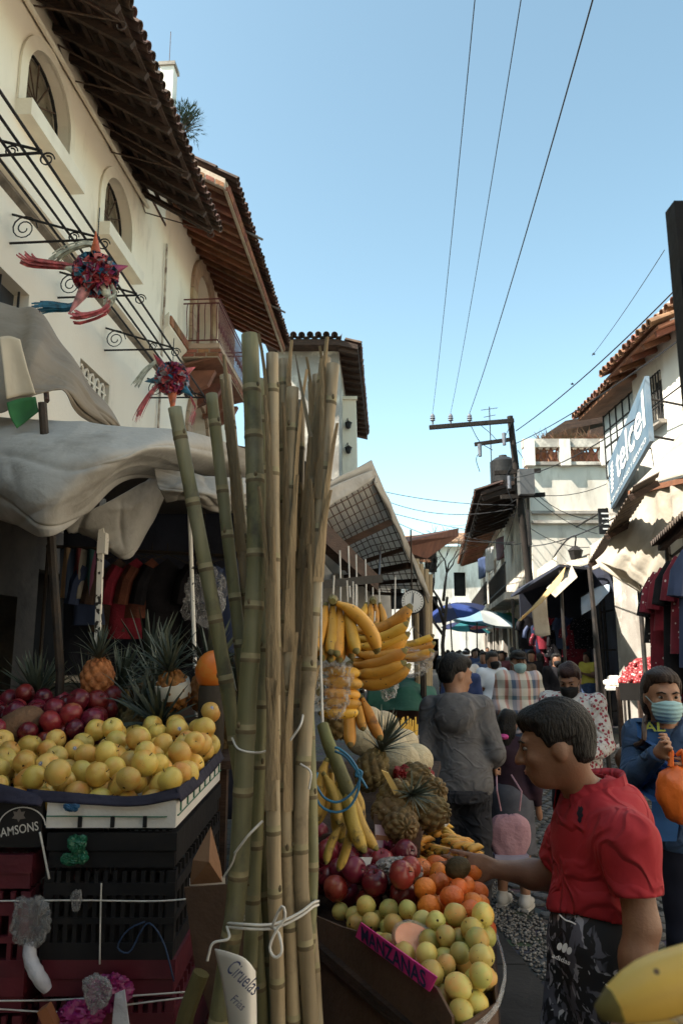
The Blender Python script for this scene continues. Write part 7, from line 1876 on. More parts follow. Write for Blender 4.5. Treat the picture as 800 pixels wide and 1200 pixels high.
# cluster of finger bananas
for k, (x, y) in enumerate(((.30, 2.70), (.38, 2.74), (.44, 2.70), (.34, 2.84), (.43, 2.86), (.38, 2.98), (.46, 3.0), (.30, 2.92))):
	a = k * 1.3; ang = 2.6 + .4 * math.sin(k)
	bananas = []
	for j in range(10):
		f = (j % 5 - 2); dz = j // 5
		dv = Vector((math.cos(ang + f * .25), math.sin(ang + f * .25) - .6, .15 + .25 * dz))
		bananas.append((Vector((f * .014, 0, dz * .02)), dv, Vector((0, 0, -1))))
	z = zb + .055 + (k % 3) * .028
	bunch(Vector((x + .02, y + .02, z + .02)), bananas, 'hand of small finger bananas heaped beyond the tangerines', meshes=FING, cat='bananas', group='finger banana hands', crown_r=.01, crown_len=.03, axis=(1, 0, 0))
# plantains with the blue string
stem = thing('plantain_bunch', 'bunch of long spotted plantains on a green stalk tied with blue string', 'plantains', P(395, 880, 1.95))
sp_ = path([P(378, 850, 2.0), P(385, 872, 1.97), P(395, 895, 1.95), P(404, 918, 1.93), P(412, 940, 1.92)], 12)
MB().tube(sp_, [.016, .0165, .017, .0175, .018, .018, .018, .018, .018, .019, .019, .017, .012], 10).build('stalk', mat('green banana stalk', (.16, .17, .05), (.11, .10, .035), 7, .6, .2, 40, dirt=((.04, .03, .015), 9, .55, .7)), stem, smooth=True)
o_ = wloc(stem)
PLs = [((384, 888, 1.95), (372, 960, 1.93), .5, 0), ((378, 905, 1.93), (398, 965, 1.90), -.7, 1), ((400, 905, 1.99), (394, 985, 1.98), .3, 0), ((408, 915, 1.92), (416, 1000, 1.90), .3, 1), ((414, 925, 1.93), (430, 1000, 1.92), .4, 2), ((402, 965, 1.92), (378, 1010, 1.90), .5, 1), ((410, 970, 1.93), (398, 1020, 1.92), -.4, 0), ((416, 920, 1.97), (424, 985, 1.97), -.3, 0), ((388, 900, 1.98), (380, 975, 1.98), -.2, 2)]
for k, (a, b, bd, mi_) in enumerate(PLs):
	a, b = P(*a), P(*b); d = (b - a); L_ = d.length
	bb = Vector((1 if bd > 0 else -1, -.5, 0))
	ob = link('plantain', PLT[mi_], stem, a - o_, basis(d.normalized() - bb * abs(bd) * .35, bb).to_euler(), L_ / (.25 + .02 * mi_))
for k, pts_ in enumerate(([(372, 905), (368, 925), (376, 945), (394, 952), (410, 945), (420, 925), (420, 905), (410, 888), (398, 878), (392, 876)], [(370, 920), (380, 935), (396, 940), (412, 930), (421, 915), (424, 906)], [(420, 908), (424, 905), (419, 902), (417, 909), (422, 911), (430, 924)], [(392, 880), (404, 886), (414, 898), (420, 907)], [(365, 900), (364, 930), (372, 942)])):
	MB().tube(path([P(u, v, 1.885) for u, v in pts_], 24), .0032, 5).build('blue_string', bluet, stem, smooth='all')
MB().tube([P(378, 850, 2.0), P(376, 780, 2.05), Vector((P(376, 700, 2.05).x, 2.05, 2.55))], .004, 5).build('cord', twine, stem)
# second row: melons and pineapples
mel_m = mat('netted melon rind', (.50, .42, .28), (.40, .33, .21), 30, .85, .5, 60, vary=.10, detail=8)
mel_me = [MB().ell((0, 0, 0), (.072, .072, .075), nu=22, nv=14, fn=lambda p: 1 + .03 * noise.noise(p * 1.4 + Vector((i, 0, 0)))).mesh('melon', mel_m, smooth='all', fixn=False) for i in range(2)]
MELS = [(432, 848, 3.50), (446, 872, 3.35), (459, 878, 3.30), (470, 893, 3.18), (484, 916, 3.0), (494, 925, 3.08), (424, 864, 3.3), (448, 852, 3.62), (472, 872, 3.5), (487, 892, 3.35)]
for k, m_ in enumerate(MELS):
	tag(link('melon', mel_me[k % 2], None, P(*m_), (k, k * 2, k), random.uniform(.95, 1.08)), 'round beige netted melon in the slanting row', 'melon', 'melons on the produce stand')
GP2 = 'pineapples on the produce stand'
for k, (u, v, y, rt, kd, cr_, lb) in enumerate(((400, 862, 2.75, (.5, -.3, .2), 1, .6, 'pineapple with grey crown behind the plantain stalk'), (448, 938, 2.78, (1.25, .5, .5), 1, .42, 'pineapple lying with its dark crown toward the plantains'), (462, 920, 2.9, (1.2, .3, .9), 1, 0, 'crownless pineapple lying under the melons'), (437, 952, 2.72, (1.5, .2, 1.2), 1, 0, 'crownless pineapple at the left of the pink picture carton'), (462, 962, 2.72, (1.5, 0, .2), 1, 0, 'crownless pineapple lying right above the picture carton'), (482, 955, 2.76, (1.35, 0, .9), 1, 0, 'crownless pineapple at the street end of the carton'), (493, 938, 2.9, (1.1, 0, .4), 1, 0, 'crownless pineapple tucked beneath the melon row'), (425, 925, 2.85, (.4, -.2, 2.), 1, .7, 'pineapple with tall dark crown in the middle of the stand'))):
	pineapple(P(u, v, y), rt, kd, lb, GP2, 1.0, cr_, k)
sl = MB().prism([P(447, 903, 2.66), P(455, 906, 2.66), P(471, 934, 2.66), P(464, 936, 2.66)], (0, .02, 0)).build('pineapple_slice', mat('pale pineapple flesh', (.70, .50, .18), (.62, .42, .12), 9, .5)); tag(sl, 'pale cut pineapple wedge on top of the pineapples', 'fruit')
bag('red_net', P(470, 908, 2.84), (.03, .03, .045), 'red plastic net bag beside the melons', mat('red plastic film', (.32, .02, .02), (.22, .015, .02), 9, .4, .4, 30), 15)
bag('red_net', P(503, 913, 3.2), (.02, .02, .06), 'red and clear bag hanging past the last melon', MATS['red plastic film'], 16)
pb = thing('picture_carton', 'brown carton front with a small pink and white picture label', 'carton', P(465, 985, 2.62))
MB().prism([P(438, 954, 2.66), P(494, 970, 2.66), P(491, 1014, 2.62), P(438, 1010, 2.62)], (0, .008, 0)).build('panel', kraft, pb)
MB().prism([P(439, 966, 2.652), P(466, 969, 2.652), P(464, 998, 2.632), P(440, 992, 2.632)], (0, -.002, 0)).build('label', mat('pink picture print', (.62, .50, .50), (.52, .22, .32), 14, .6), pb)
MB().prism([P(440, 978, 2.640), P(465, 981, 2.640), P(465, 986, 2.637), P(440, 984, 2.637)], (0, -.002, 0)).build('label_band', mat('orange print', (.42, .17, .08)), pb)
text_mb('M2', .030, M4=frame(P(456, 996, 2.628), (1, 0, -.1), (0, 0, 1)), width=.045, bold=.01).build('lettering', mat('pink ink', (.42, .05, .16)), pb, fixn=False)
fl_ = tag(MB().prism([P(452, 1016, 2.55), P(474, 990, 2.55), P(476, 998, 2.55), P(458, 1022, 2.55)], (0, .01, 0)).build('cardboard_flap', kraft), 'small bent cardboard flap below the picture carton', 'cardboard')
# fruit cups beyond the melons
cup_m = mat('clear cup', (.8, .8, .8), (.7, .7, .7), 5, .1, alpha=.25)
yfl = mat('cut mango', (.72, .46, .06), (.66, .36, .04), 15, .4)
for k, (u, v, y) in enumerate(((468, 868, 3.95), (476, 876, 3.85), (482, 868, 3.95))):
	q = P(u, v, y); q.z = 1.145
	c_ = thing('fruit_cup', 'clear plastic cup of cut yellow mango behind the melons', 'cup', q, 'cups of cut mango')
	MB().lathe([(.032, 0), (.036, .06), (.04, .12), (.038, .12), (.034, .06), (.030, .004)], 14, c=q).build('cup', cup_m, c_, smooth=True)
	for j in range(6):
		MB().prism([q + Vector((.012 * math.cos(j), .012 * math.sin(j), .02)), q + Vector((.024 * math.cos(j + .5), .024 * math.sin(j + .5), .02)), q + Vector((.03 * math.cos(j + .3), .03 * math.sin(j + .3), .17 + .02 * (j % 3)))], (.008, .004, 0)).build('mango_piece', yfl, c_)
bag('plastic_bag', P(510, 955, 3.0), (.055, .05, .05), 'pale crumpled bag at the street edge of the stand', mat('white film', (.60, .63, .66), (.5, .52, .55), 6, .3, .5, 20, alpha=.75), 17)
blc = MB().prism([P(436, 950, 2.70), P(470, 956, 2.70), P(470, 961, 2.70), P(436, 956, 2.70)], (0, .01, 0)).build('blue_edge', mat('blue edge strip', (.03, .10, .30)), pb)
wc = tag(MB().prism([P(412, 1005, 2.45), P(436, 1005, 2.45), P(428, 1030, 2.42), P(416, 1030, 2.42)], (0, .004, 0)).build('white_card', card_m), 'blank white card stuck among the dark apples', 'card')

# ================================================================== NEAR THE CAMERA
bp_ = thing('black_post', 'black square stall post standing beside the big ripe banana', 'post', (.52, 1.04, 0))
zt2 = P(778, 249, 1.0).z
MB().box((P(778, 249, 1.0).x + .036, .985, zt2 / 2), (.07, .03, zt2)).build('post', blackpaint, bp_)
MB().beam((P(778, 249, 1.0).x + .05, 1.03, zt2 - .12), (P(778, 249, 1.0).x + .05, .42, zt2 - .12), .04, .04).build('arm', blackpaint, bp_)
crown = Vector((.345, .52, 1.507))
near_m = mat('ripe banana skin', (.78, .55, .13), (.74, .47, .09), 5, .5, .05, 40, dirt=((.42, .22, .04), 7, .55, .75), spots=((.12, .06, .02), 26, .06))
NB = [banana_mesh('banana', near_m, .20, .0190, .42, 13)]
nb = bunch(crown, [((0, 0, .0), (-1, -.08, .01), (0, 0, -1)), ((.01, .03, -.035), (-1, .0, -.12), (0, 0, -1)), ((.0, -.02, -.045), (-1, -.15, -.2), (0, 0, -1))], 'big ripe banana in a clear bag close to the black post', meshes=NB, group=None, cord=zt2 - .14, crown_r=.02)
del_ = nb
bag('film_wrap', crown + Vector((-.055, -.0, -.035)), (.09, .06, .05), None, film, 18, nb)

# unseen awning added to cut foreground light, and the rest of the street behind
sh = thing('unseen_awning', 'added brown canvas awning on four posts, out of view, shading the foreground', 'awning', (0, -1.2, 0))
cloth('canvas', [[(-2.8, -.2, 3.02), (0, -.2, 3.06), (2.8, -.2, 3.02)], [(-2.8, -1.2, 3.12), (0, -1.2, 3.2), (2.8, -1.2, 3.12)], [(-2.8, -3.6, 3.02), (0, -3.6, 3.06), (2.8, -3.6, 3.02)]], tarp_brown, sh, 20, 20, .03, 1.5, seed=91)
for x, y in ((-2.75, -.25), (2.75, -.25), (-2.75, -3.5), (2.75, -3.5)):
	MB().tube([(x, y, 0), (x, y, 3.03)], .03, 6).build('post', steel, sh)
nr = thing('plain_house', 'plain whitewashed house continuing the right side of the street toward the camera', 'house', (5.2, -4, 0))
MB().box((7.6, -4.3, 3.5), (4.8, 19.4, 7.0)).build('wall', stucco2, nr)
MB().prism([(4.7, -14, 6.9), (4.7, 5.4, 6.9), (7.6, 5.4, 8.2), (7.6, -14, 8.2)], (0, 0, .12)).build('roof', tile_m, nr)
bh = thing('street_start_house', 'plain cream house closing the street behind the awning', 'house', (0, -15, 0))
MB().box((.5, -16, 4), (9.4, 2.4, 8)).build('wall', stucco2, bh)
MB().prism([(-4.4, -14.4, 7.9), (5.4, -14.4, 7.9), (5.4, -17.4, 8.8), (-4.4, -17.4, 8.8)], (0, 0, .12)).build('roof', tile_m, bh)

la = thing('unseen_side_awning', 'added dark tarp awning, out of view, shading the left stall', 'awning', (-2.8, 0, 0))  # never in view; added to block sky light from the left
cloth('canvas', [[(-4.2, 2.9, 2.85), (-2.9, 2.9, 2.8), (-1.6, 2.9, 2.75)], [(-4.3, 0, 2.9), (-2.9, 0, 2.85), (-1.6, 0, 2.8)], [(-4.4, -3, 2.85), (-2.9, -3, 2.8), (-1.6, -3, 2.75)]], MATS['heavy brown tarp'], la, 14, 14, .03, 1.5, seed=93)
for x, y in ((-1.65, 2.85), (-1.65, -2.9), (-4.1, 2.85)):
	MB().tube([(x, y, 0), (x, y, 2.76)], .025, 6).build('post', steel, la)
# ================================================================== PEOPLE
def surface_nets(f, org, h):
	"""closed surface of the zero set of a sampled field"""
	s = f < 0
	nx, ny, nz = f.shape
	cells = np.zeros((nx - 1, ny - 1, nz - 1), np.int8)
	for dx in (0, 1):
		for dy in (0, 1):
			for dz in (0, 1):
				cells += s[dx:nx - 1 + dx, dy:ny - 1 + dy, dz:nz - 1 + dz]
	act = (cells > 0) & (cells < 8)
	idx = -np.ones(act.shape, np.int64); ii = np.argwhere(act); idx[act] = np.arange(len(ii))
	acc = np.zeros((len(ii), 3)); cnt = np.zeros(len(ii))
	C = [(a, b, c) for a in (0, 1) for b in (0, 1) for c in (0, 1)]
	for i, a in enumerate(C):
		for b in C[i + 1:]:
			if sum(abs(x - y) for x, y in zip(a, b)) != 1: continue
			fa = f[ii[:, 0] + a[0], ii[:, 1] + a[1], ii[:, 2] + a[2]]; fb = f[ii[:, 0] + b[0], ii[:, 1] + b[1], ii[:, 2] + b[2]]
			m = (fa < 0) != (fb < 0)
			t = np.where(m, fa / np.where(m, fa - fb, 1), 0)
			p = np.array(a)[None] + t[:, None] * (np.array(b) - np.array(a))[None]
			acc[m] += p[m]; cnt[m] += 1
	V = (ii + acc / np.maximum(cnt, 1)[:, None]) * h + np.array(org)
	quads = []
	for ax in range(3):
		sl0 = [slice(None)] * 3; sl1 = [slice(None)] * 3; sl0[ax] = slice(0, -1); sl1[ax] = slice(1, None)
		ch = s[tuple(sl0)] != s[tuple(sl1)]
		e = np.argwhere(ch); b, c = (ax + 1) % 3, (ax + 2) % 3
		ok = (e[:, b] > 0) & (e[:, c] > 0) & (e[:, b] < f.shape[b] - 1) & (e[:, c] < f.shape[c] - 1)
		e = e[ok]
		def I(db, dc):
			q = e.copy(); q[:, b] -= db; q[:, c] -= dc; return idx[q[:, 0], q[:, 1], q[:, 2]]
		Q = np.stack([I(1, 1), I(0, 1), I(0, 0), I(1, 0)], 1)
		fl = s[e[:, 0], e[:, 1], e[:, 2]]
		Q[~fl] = Q[~fl][:, ::-1]
		quads.append(Q)
	return V, np.concatenate(quads)

class Sdf:
	def __init__(s, lo, hi, h):
		s.h = h; s.lo = np.array(lo, float); n = np.ceil((np.array(hi) - s.lo) / h).astype(int) + 1
		s.n = n; s.f = np.full(n, 1.0, np.float32)
		s.ax = [s.lo[i] + np.arange(n[i]) * h for i in range(3)]
	def block(s, lo, hi):
		a = np.clip(np.floor((np.array(lo) - s.lo) / s.h).astype(int), 0, s.n); b = np.clip(np.ceil((np.array(hi) - s.lo) / s.h).astype(int) + 1, 0, s.n)
		sl = tuple(slice(a[i], b[i]) for i in range(3))
		return sl, np.meshgrid(*[s.ax[i][sl[i]] for i in range(3)], indexing='ij')
	def join(s, sl, d, k):
		o = s.f[sl]
		if k > 0:
			h = np.maximum(k - np.abs(o - d), 0) / k
			s.f[sl] = np.minimum(o, d) - h * h * k * .25
		else: s.f[sl] = np.minimum(o, d)
	def cone(s, a, b, ra, rb, k=.02, flat=None):
		a, b = np.array(a, float), np.array(b, float); m = max(ra, rb) + k + .04
		sl, (X, Y, Z) = s.block(np.minimum(a, b) - m, np.maximum(a, b) + m)
		if X.size == 0: return
		d = b - a; L = max(d.dot(d), 1e-9)
		t = np.clip(((X - a[0]) * d[0] + (Y - a[1]) * d[1] + (Z - a[2]) * d[2]) / L, 0, 1)
		dist = np.sqrt((X - a[0] - t * d[0]) ** 2 + (Y - a[1] - t * d[1]) ** 2 + (Z - a[2] - t * d[2]) ** 2) - (ra + (rb - ra) * t)
		s.join(sl, dist, k)
	def ell(s, c, r, k=.02, rot=None, sub=False):
		c = np.array(c, float); r = np.array(r, float); m = r.max() + k + .04
		sl, (X, Y, Z) = s.block(c - m, c + m)
		if X.size == 0: return
		x, y, z = X - c[0], Y - c[1], Z - c[2]
		if rot is not None:
			q = np.array(rot).T
			x, y, z = q[0, 0] * x + q[0, 1] * y + q[0, 2] * z, q[1, 0] * x + q[1, 1] * y + q[1, 2] * z, q[2, 0] * x + q[2, 1] * y + q[2, 2] * z
		k0 = np.sqrt((x / r[0]) ** 2 + (y / r[1]) ** 2 + (z / r[2]) ** 2); k1 = np.sqrt((x / r[0] ** 2) ** 2 + (y / r[1] ** 2) ** 2 + (z / r[2] ** 2) ** 2)
		d = np.where(k1 > 1e-9, k0 * (k0 - 1) / np.maximum(k1, 1e-9), -r.min())
		if sub:
			o = s.f[sl]; s.f[sl] = np.maximum(o, -d)
		else: s.join(sl, d, k)
	def XYZ(s): return np.meshgrid(*s.ax, indexing='ij')
	def mesh(s, name, m, mx=None, smooth_it=1):
		f = s.f
		f[0] = f[-1] = 1; f[:, 0] = f[:, -1] = 1; f[:, :, 0] = f[:, :, -1] = 1
		V, Q = surface_nets(f, s.lo, s.h)
		me = bpy.data.meshes.new(name); me.from_pydata(V.tolist(), [], Q.tolist())
		if smooth_it:
			bm = bmesh.new(); bm.from_mesh(me)
			for _ in range(smooth_it): bmesh.ops.smooth_vert(bm, verts=bm.verts, factor=.5, use_axis_x=True, use_axis_y=True, use_axis_z=True)
			bm.to_mesh(me); bm.free()
		me.materials.append(m); me.polygons.foreach_set('use_smooth', [True] * len(me.polygons)); me.update()
		return me
def wrinkle(X, Y, Z, amp, sc, seed=0):
	"""long soft drag folds"""
	w1 = np.sin(X * sc * .35 + Z * sc * .55 + 1.6 * np.sin(Z * sc * .22 + Y * sc * .3 + seed))
	w2 = np.sin(-X * sc * .6 + Z * sc * .75 + Y * sc * .4 + 1.4 * np.sin(X * sc * .3 + seed * 2))
	return amp * (np.clip(w1, -.2, 1) + .6 * np.clip(w2, 0, 1) ** 2)

skin_a = mat('tan skin', (.30, .155, .09), (.26, .125, .072), 12, .5, .1, 120, sub=.06)
skin_b = mat('brown skin', (.21, .105, .062), (.18, .085, .05), 12, .5, .1, 120, sub=.06)
hair_m = mat('black hair', (.007, .006, .006), (.012, .010, .009), 90, .45, .6, 160, stretch=(1, 1, .2), spec=.2)
hair_g = mat('dark grey hair', (.05, .045, .042), (.02, .018, .016), 60, .5, .6, 180)
shoe_m = mat('dark shoe', (.02, .02, .022), (.035, .033, .033), 9, .5); sole_m = mat('pale shoe sole', (.55, .52, .48), (.45, .42, .39), 9, .7)
eye_w = mat('eye white', (.20, .17, .15)); eye_d = mat('eye iris', (.02, .013, .01), rough=.15)
lip_m = mat('lips', (.22, .085, .065))

def person(label, base, face=0.0, H=1.65, h=.010, joints=None, skin=skin_a, hair='short', hair_mat=None, top=None, bottom=None, sleeves='long', mask=None, head_dir=None, tilt=0.0,
           bulk=1.0, fingers=True, shoes=None, hood=False, group=None, collar=None, wr=.004, cap=None, skirt=False, hem=.90, details=True, hair_len=0, poncho=None, topoff=.016, loose=.020):
	"""one continuous skinned body with clothes, hair, shoes as children. local frame: faces -Y, z up, metres for H=1.65"""
	t = thing('person', label, 'person', base, group, (0, 0, face))
	s = H / 1.65
	J = dict(hipL=(.085, 0, .88), hipR=(-.085, 0, .88), kneeL=(.095, -.015, .48), kneeR=(-.095, -.015, .48), ankL=(.10, .02, .085), ankR=(-.10, .02, .085),
             shL=(.175, .01, 1.345), shR=(-.175, .01, 1.345), elL=(.225, .03, 1.07), elR=(-.225, .03, 1.07), wrL=(.225, -.05, .84), wrR=(-.225, -.05, .84), head=(0, -.015, 1.525), neck=(0, .01, 1.37), chest=(0, .005, 1.23), waist=(0, 0, 1.03), pel=(0, .005, .91))
	if joints: J.update(joints)
	J = {k: np.array(v, float) for k, v in J.items()}
	yaw = head_dir or 0.0
	HR = np.array((Matrix.Rotation(yaw, 3, 'Z') @ Matrix.Rotation(tilt, 3, 'X')))
	hp = lambda x, y, z: J['head'] + HR @ np.array((x, y, z))
	pts = np.array(list(J.values())); lo = pts.min(0) - .25; hi = pts.max(0) + .25; lo[2] = -.03
	B = bulk
	def torso(S, e=0.0):
		S.ell(J['pel'], (.160 * B + e, .118 * B + e, .125 + e), .05)
		S.ell(J['waist'], (.142 * B + e, .112 * B + e, .15 + e), .06)
		S.ell(J['chest'], (.162 * B + e, .120 * B + e, .17 + e), .06)
		mid = (J['shL'] + J['shR']) / 2
		S.cone(J['shL'], J['shR'], .058 + e, .058 + e, .05)
		S.cone(J['chest'] + np.array((0, .02, .06)), J['neck'], .10 * B + e, .055 + e * .6, .05)
	def arm(S, sd_, e=0.0, fore=True, cut=1.0):
		a, b, c = J['sh' + sd_], J['el' + sd_], J['wr' + sd_]
		if cut < 1: b2 = a + (b - a) * cut; S.cone(a, b2, .056 * B + e, (.056 + (.042 - .056) * cut) * B + e * 1.35, .04); return
		S.cone(a, b, .055 * B + e, .041 * B + e, .04)
		if fore:
			S.cone(b, b + (c - b) * .35, .040 + e, .041 + e, .03); S.cone(b + (c - b) * .35, c, .041 + e, .026 + e, .03)
	def leg(S, sd_, e=0.0):
		a, b, c = J['hip' + sd_], J['knee' + sd_], J['ank' + sd_]
		S.cone(a, b, .088 * B + e, .058 + e, .05); S.cone(b, b + (c - b) * .3, .055 + e, .058 + e, .03); S.cone(b + (c - b) * .3, c, .058 + e, .040 + e, .03)
	def headf(S):
		S.ell(hp(0, .016, .028), (.076, .095, .088), .02, HR); S.ell(hp(0, -.030, -.035), (.060, .062, .088), .03, HR)
		S.ell(hp(0, -.052, -.088), (.036, .034, .026), .025, HR); S.ell(hp(0, .03, -.03), (.064, .06, .07), .03, HR)
		if details:
			S.cone(hp(0, -.090, .006), hp(0, -.112, -.034), .009, .0135, .012); S.ell(hp(.012, -.098, -.038), (.010, .010, .008), .008, HR); S.ell(hp(-.012, -.098, -.038), (.010, .010, .008), .008, HR)
			S.cone(hp(-.035, -.080, .022), hp(.035, -.080, .022), .012, .012, .015)
			S.ell(hp(.042, -.062, -.028), (.02, .02, .018), .02, HR); S.ell(hp(-.042, -.062, -.028), (.02, .02, .018), .02, HR)
			S.ell(hp(0, -.090, -.062), (.022, .010, .006), .008, HR); S.ell(hp(0, -.088, -.073), (.020, .010, .007), .008, HR)
			for sg_ in (-1, 1):
				S.ell(hp(sg_ * .076, .018, -.012), (.009, .021, .031), .008, HR); S.ell(hp(sg_ * .032, -.092, .002), (.016, .010, .010), 0, HR, sub=True)
		S.cone(J['neck'] + np.array((0, .01, -.02)), hp(0, .022, -.05), .056, .052, .03)
	def hand(S, sd_):
		a, b = J['el' + sd_], J['wr' + sd_]; d = (b - a) / np.linalg.norm(b - a)
		hd = HANDS.get((label, sd_))
		pn = np.cross(d, np.array((0, 0, 1.0)) if abs(d[2]) < .8 else np.array((0, 1.0, 0))); pn /= np.linalg.norm(pn)
		side = np.cross(d, pn)
		curl, spread, flip = (hd or (.5, 1.0, 1))
		wv = side * flip if abs(d[2]) < .8 else np.array((0, -1.0, 0)); inn = pn if abs(d[2]) < .8 else np.array((1.0 if sd_ == 'R' else -1.0, 0, 0))
		if hd and len(hd) > 3: inn = np.array(hd[3:6])
		wv = wv - d * wv.dot(d); wv /= np.linalg.norm(wv)
		inn = inn - d * inn.dot(d); inn = inn - wv * inn.dot(wv); inn /= np.linalg.norm(inn)
		if not fingers:
			S.ell(b + d * .07, (.035, .03, .075), .02, np.stack([wv, inn, d], 1)); return
		S.ell(b + d * .045, (.040, .017, .052), .02, np.stack([wv, inn, d], 1))
		for k in range(4):
			o_ = (k - 1.5) * .0195; ln_ = (.036, .042, .040, .031)[k]
			p = b + d * (.088 - .003 * abs(k - 1.2)) + wv * -o_
			q = d * math.cos(curl * .5) + inn * math.sin(curl * .5) + wv * -o_ * 2 * spread; q /= np.linalg.norm(q); p1_ = p + q * ln_
			q2 = d * math.cos(curl * 1.3) + inn * math.sin(curl * 1.3); p2_ = p1_ + q2 * ln_ * .65
			q3 = d * math.cos(curl * 2.0) + inn * math.sin(curl * 2.0); p3_ = p2_ + q3 * ln_ * .5
			S.cone(p - d * .02, p1_, .0092, .0085, .005); S.cone(p1_, p2_, .0085, .008, .004); S.cone(p2_, p3_, .008, .0065, .004)
		p = b + d * .025 + wv * .028; q = d * .75 + wv * .65 + inn * .25 * curl; q /= np.linalg.norm(q); p1_ = p + q * .04; p2_ = p1_ + (d * .9 + inn * .45 * curl + wv * .15) * .032
		S.cone(p, p1_, .0125, .0105, .012); S.cone(p1_, p2_, .0105, .0075, .004)
	S = Sdf(lo, hi, h); torso(S); [arm(S, x) for x in 'LR']; [leg(S, x) for x in 'LR']; headf(S); [hand(S, x) for x in 'LR']
	for x in 'LR':
		a = J['ank' + x]; S.cone(a, a + np.array((0, -.02, -.04)), .036, .034, .02); S.cone(a + np.array((0, .03, -.05)), a + np.array((0, -.14, -.06)), .034, .024, .03)
	link('body', S.mesh('body', skin), t, sc=s)
	# trousers or skirt
	if bottom is not None:
		S2 = Sdf(lo, hi, h)
		S2.ell(J['pel'], (.166 * B, .126 * B, .13), .05); S2.ell(J['waist'] + np.array((0, 0, -.02)), (.148 * B, .118 * B, .14), .05)
		for x in 'LR': leg(S2, x, loose if not skirt else .03)
		if skirt: S2.cone(J['pel'], (J['kneeL'] + J['kneeR']) / 2, .16, .20, .05)
		X, Y, Z = S2.XYZ(); S2.f += wrinkle(X, Y, Z, wr, 38, 2).astype(np.float32) * np.clip((1.0 - Z) * 2, .2, 1)
		zc = J['pel'][2] + .14
		S2.f = np.maximum(S2.f, Z - zc); S2.f = np.maximum(S2.f, (.075 if not skirt else .45) - Z)
		link('trousers' if not skirt else 'skirt', S2.mesh('trousers', bottom), t, sc=s)
	if top is not None:
		S3 = Sdf(lo, hi, h); torso(S3, topoff)
		for x in 'LR':
			if sleeves == 'long': arm(S3, x, topoff * .9)
			elif sleeves == 'short': arm(S3, x, topoff * .9, cut=.66)
		if hood:
			S3.cone(J['neck'] + np.array((-.07, .06, -.02)), J['neck'] + np.array((.07, .06, -.02)), .06, .06, .05); S3.ell(J['neck'] + np.array((0, .125, -.06)), (.125, .055, .125), .015)
		for x in 'LR': S3.cone(J['hip' + x] + np.array((0, 0, .10)), J['hip' + x], .085 * B + topoff, .088 * B + loose + .012, .04)
		if topoff > .022: S3.cone(J['waist'], J['pel'] + np.array((0, 0, -.12)), .125 * B + topoff, .135 * B + topoff, .05)
		X, Y, Z = S3.XYZ(); S3.f += wrinkle(X, Y, Z, wr, 34, 1).astype(np.float32)
		hz = hem
		S3.f = np.maximum(S3.f, hz - Z + .02 * np.sin(X * 14)) if True else S3.f
		# sleeves may pass below the hem line: keep them
		if sleeves == 'long':
			S4 = Sdf(lo, hi, h)
			for x in 'LR':
				arm(S4, x, topoff * .9)
			X, Y, Z = S4.XYZ(); S4.f += wrinkle(X, Y, Z, wr, 34, 1).astype(np.float32)
			S3.f = np.minimum(S3.f, S4.f)
		# neck opening
		nk = J['neck'] + np.array((0, -.01, .055 if not hood else .09))
		S3.ell(nk, (.062, .066, .065), 0, sub=True)
		for x in 'LR':
			if sleeves == 'long':
				d = J['wr' + x] - J['el' + x]; d /= np.linalg.norm(d); w0 = J['wr' + x]
				S3.f = np.maximum(S3.f, np.where(((X - w0[0]) ** 2 + (Y - w0[1]) ** 2 + (Z - w0[2]) ** 2) < .012, (X - w0[0]) * d[0] + (Y - w0[1]) * d[1] + (Z - w0[2]) * d[2] + .005, -1).astype(np.float32))
			elif sleeves == 'short':
				a, b = J['sh' + x], J['el' + x]; d = (b - a) / np.linalg.norm(b - a); w0 = a + (b - a) * .66
				S3.f = np.maximum(S3.f, np.where(((X - w0[0]) ** 2 + (Y - w0[1]) ** 2 + (Z - w0[2]) ** 2) < .0075, (X - w0[0]) * d[0] + (Y - w0[1]) * d[1] + (Z - w0[2]) * d[2], -1).astype(np.float32))
		link('shirt', S3.mesh('shirt', top), t, sc=s)
	# hair
	hm = hair_mat or hair_m
	if hair:
		hl, hh_ = hp(0, 0, 0) - .22 - np.array((0, 0, hair_len)), hp(0, 0, 0) + .2
		S5 = Sdf(hl, hh_, h * .6)
		S5.ell(hp(0, .018, .040), (.088, .108, .094), .02, HR); S5.ell(hp(0, -.045, .07), (.066, .05, .045), .02, HR)
		if hair == 'short':
			S5.ell(hp(0, .055, -.02), (.068, .062, .065), .03, HR)
		if hair == 'long':
			S5.ell(hp(0, .055, -.04), (.082, .07, .11), .03, HR); S5.cone(hp(0, .07, -.05), hp(0, .085, -.10 - hair_len), .075, .055, .03)
		X, Y, Z = S5.XYZ()
		L_ = np.stack([X - J['head'][0], Y - J['head'][1], Z - J['head'][2]], -1) @ HR
		lx, ly, lz = L_[..., 0], L_[..., 1], L_[..., 2]
		S5.f += (.0022 * np.sin(lx * 420 + 60 * lz + 2 * np.sin(lz * 60)) * np.sin(lz * 25 + 1) + .003 * np.sin(lx * 60 + ly * 30 + lz * 20)).astype(np.float32)
		front = -.055 - ly + (lz - .05) * .55          # remove the face below the hairline
		cutf = np.minimum((.047 if hair == 'short' else .066) + .12 * np.clip(-ly - .06, -.05, .2) - lz, -.028 - ly - .35 * np.clip(lz, -.1, .05)) if True else front
		cc_ = cutf
		if hair == 'short':  # sideburns and nape
			cc_ = np.maximum(np.maximum(cc_, -.055 - lz - .35 * np.clip(ly - .02, -.1, .1)), np.minimum(-.012 - lz, .045 - ly + 0 * lz))
		cc_ = cc_ + .006 * np.sin(lx * 190 + ly * 60) * np.sin(lx * 47 + 1)          # uneven hairline
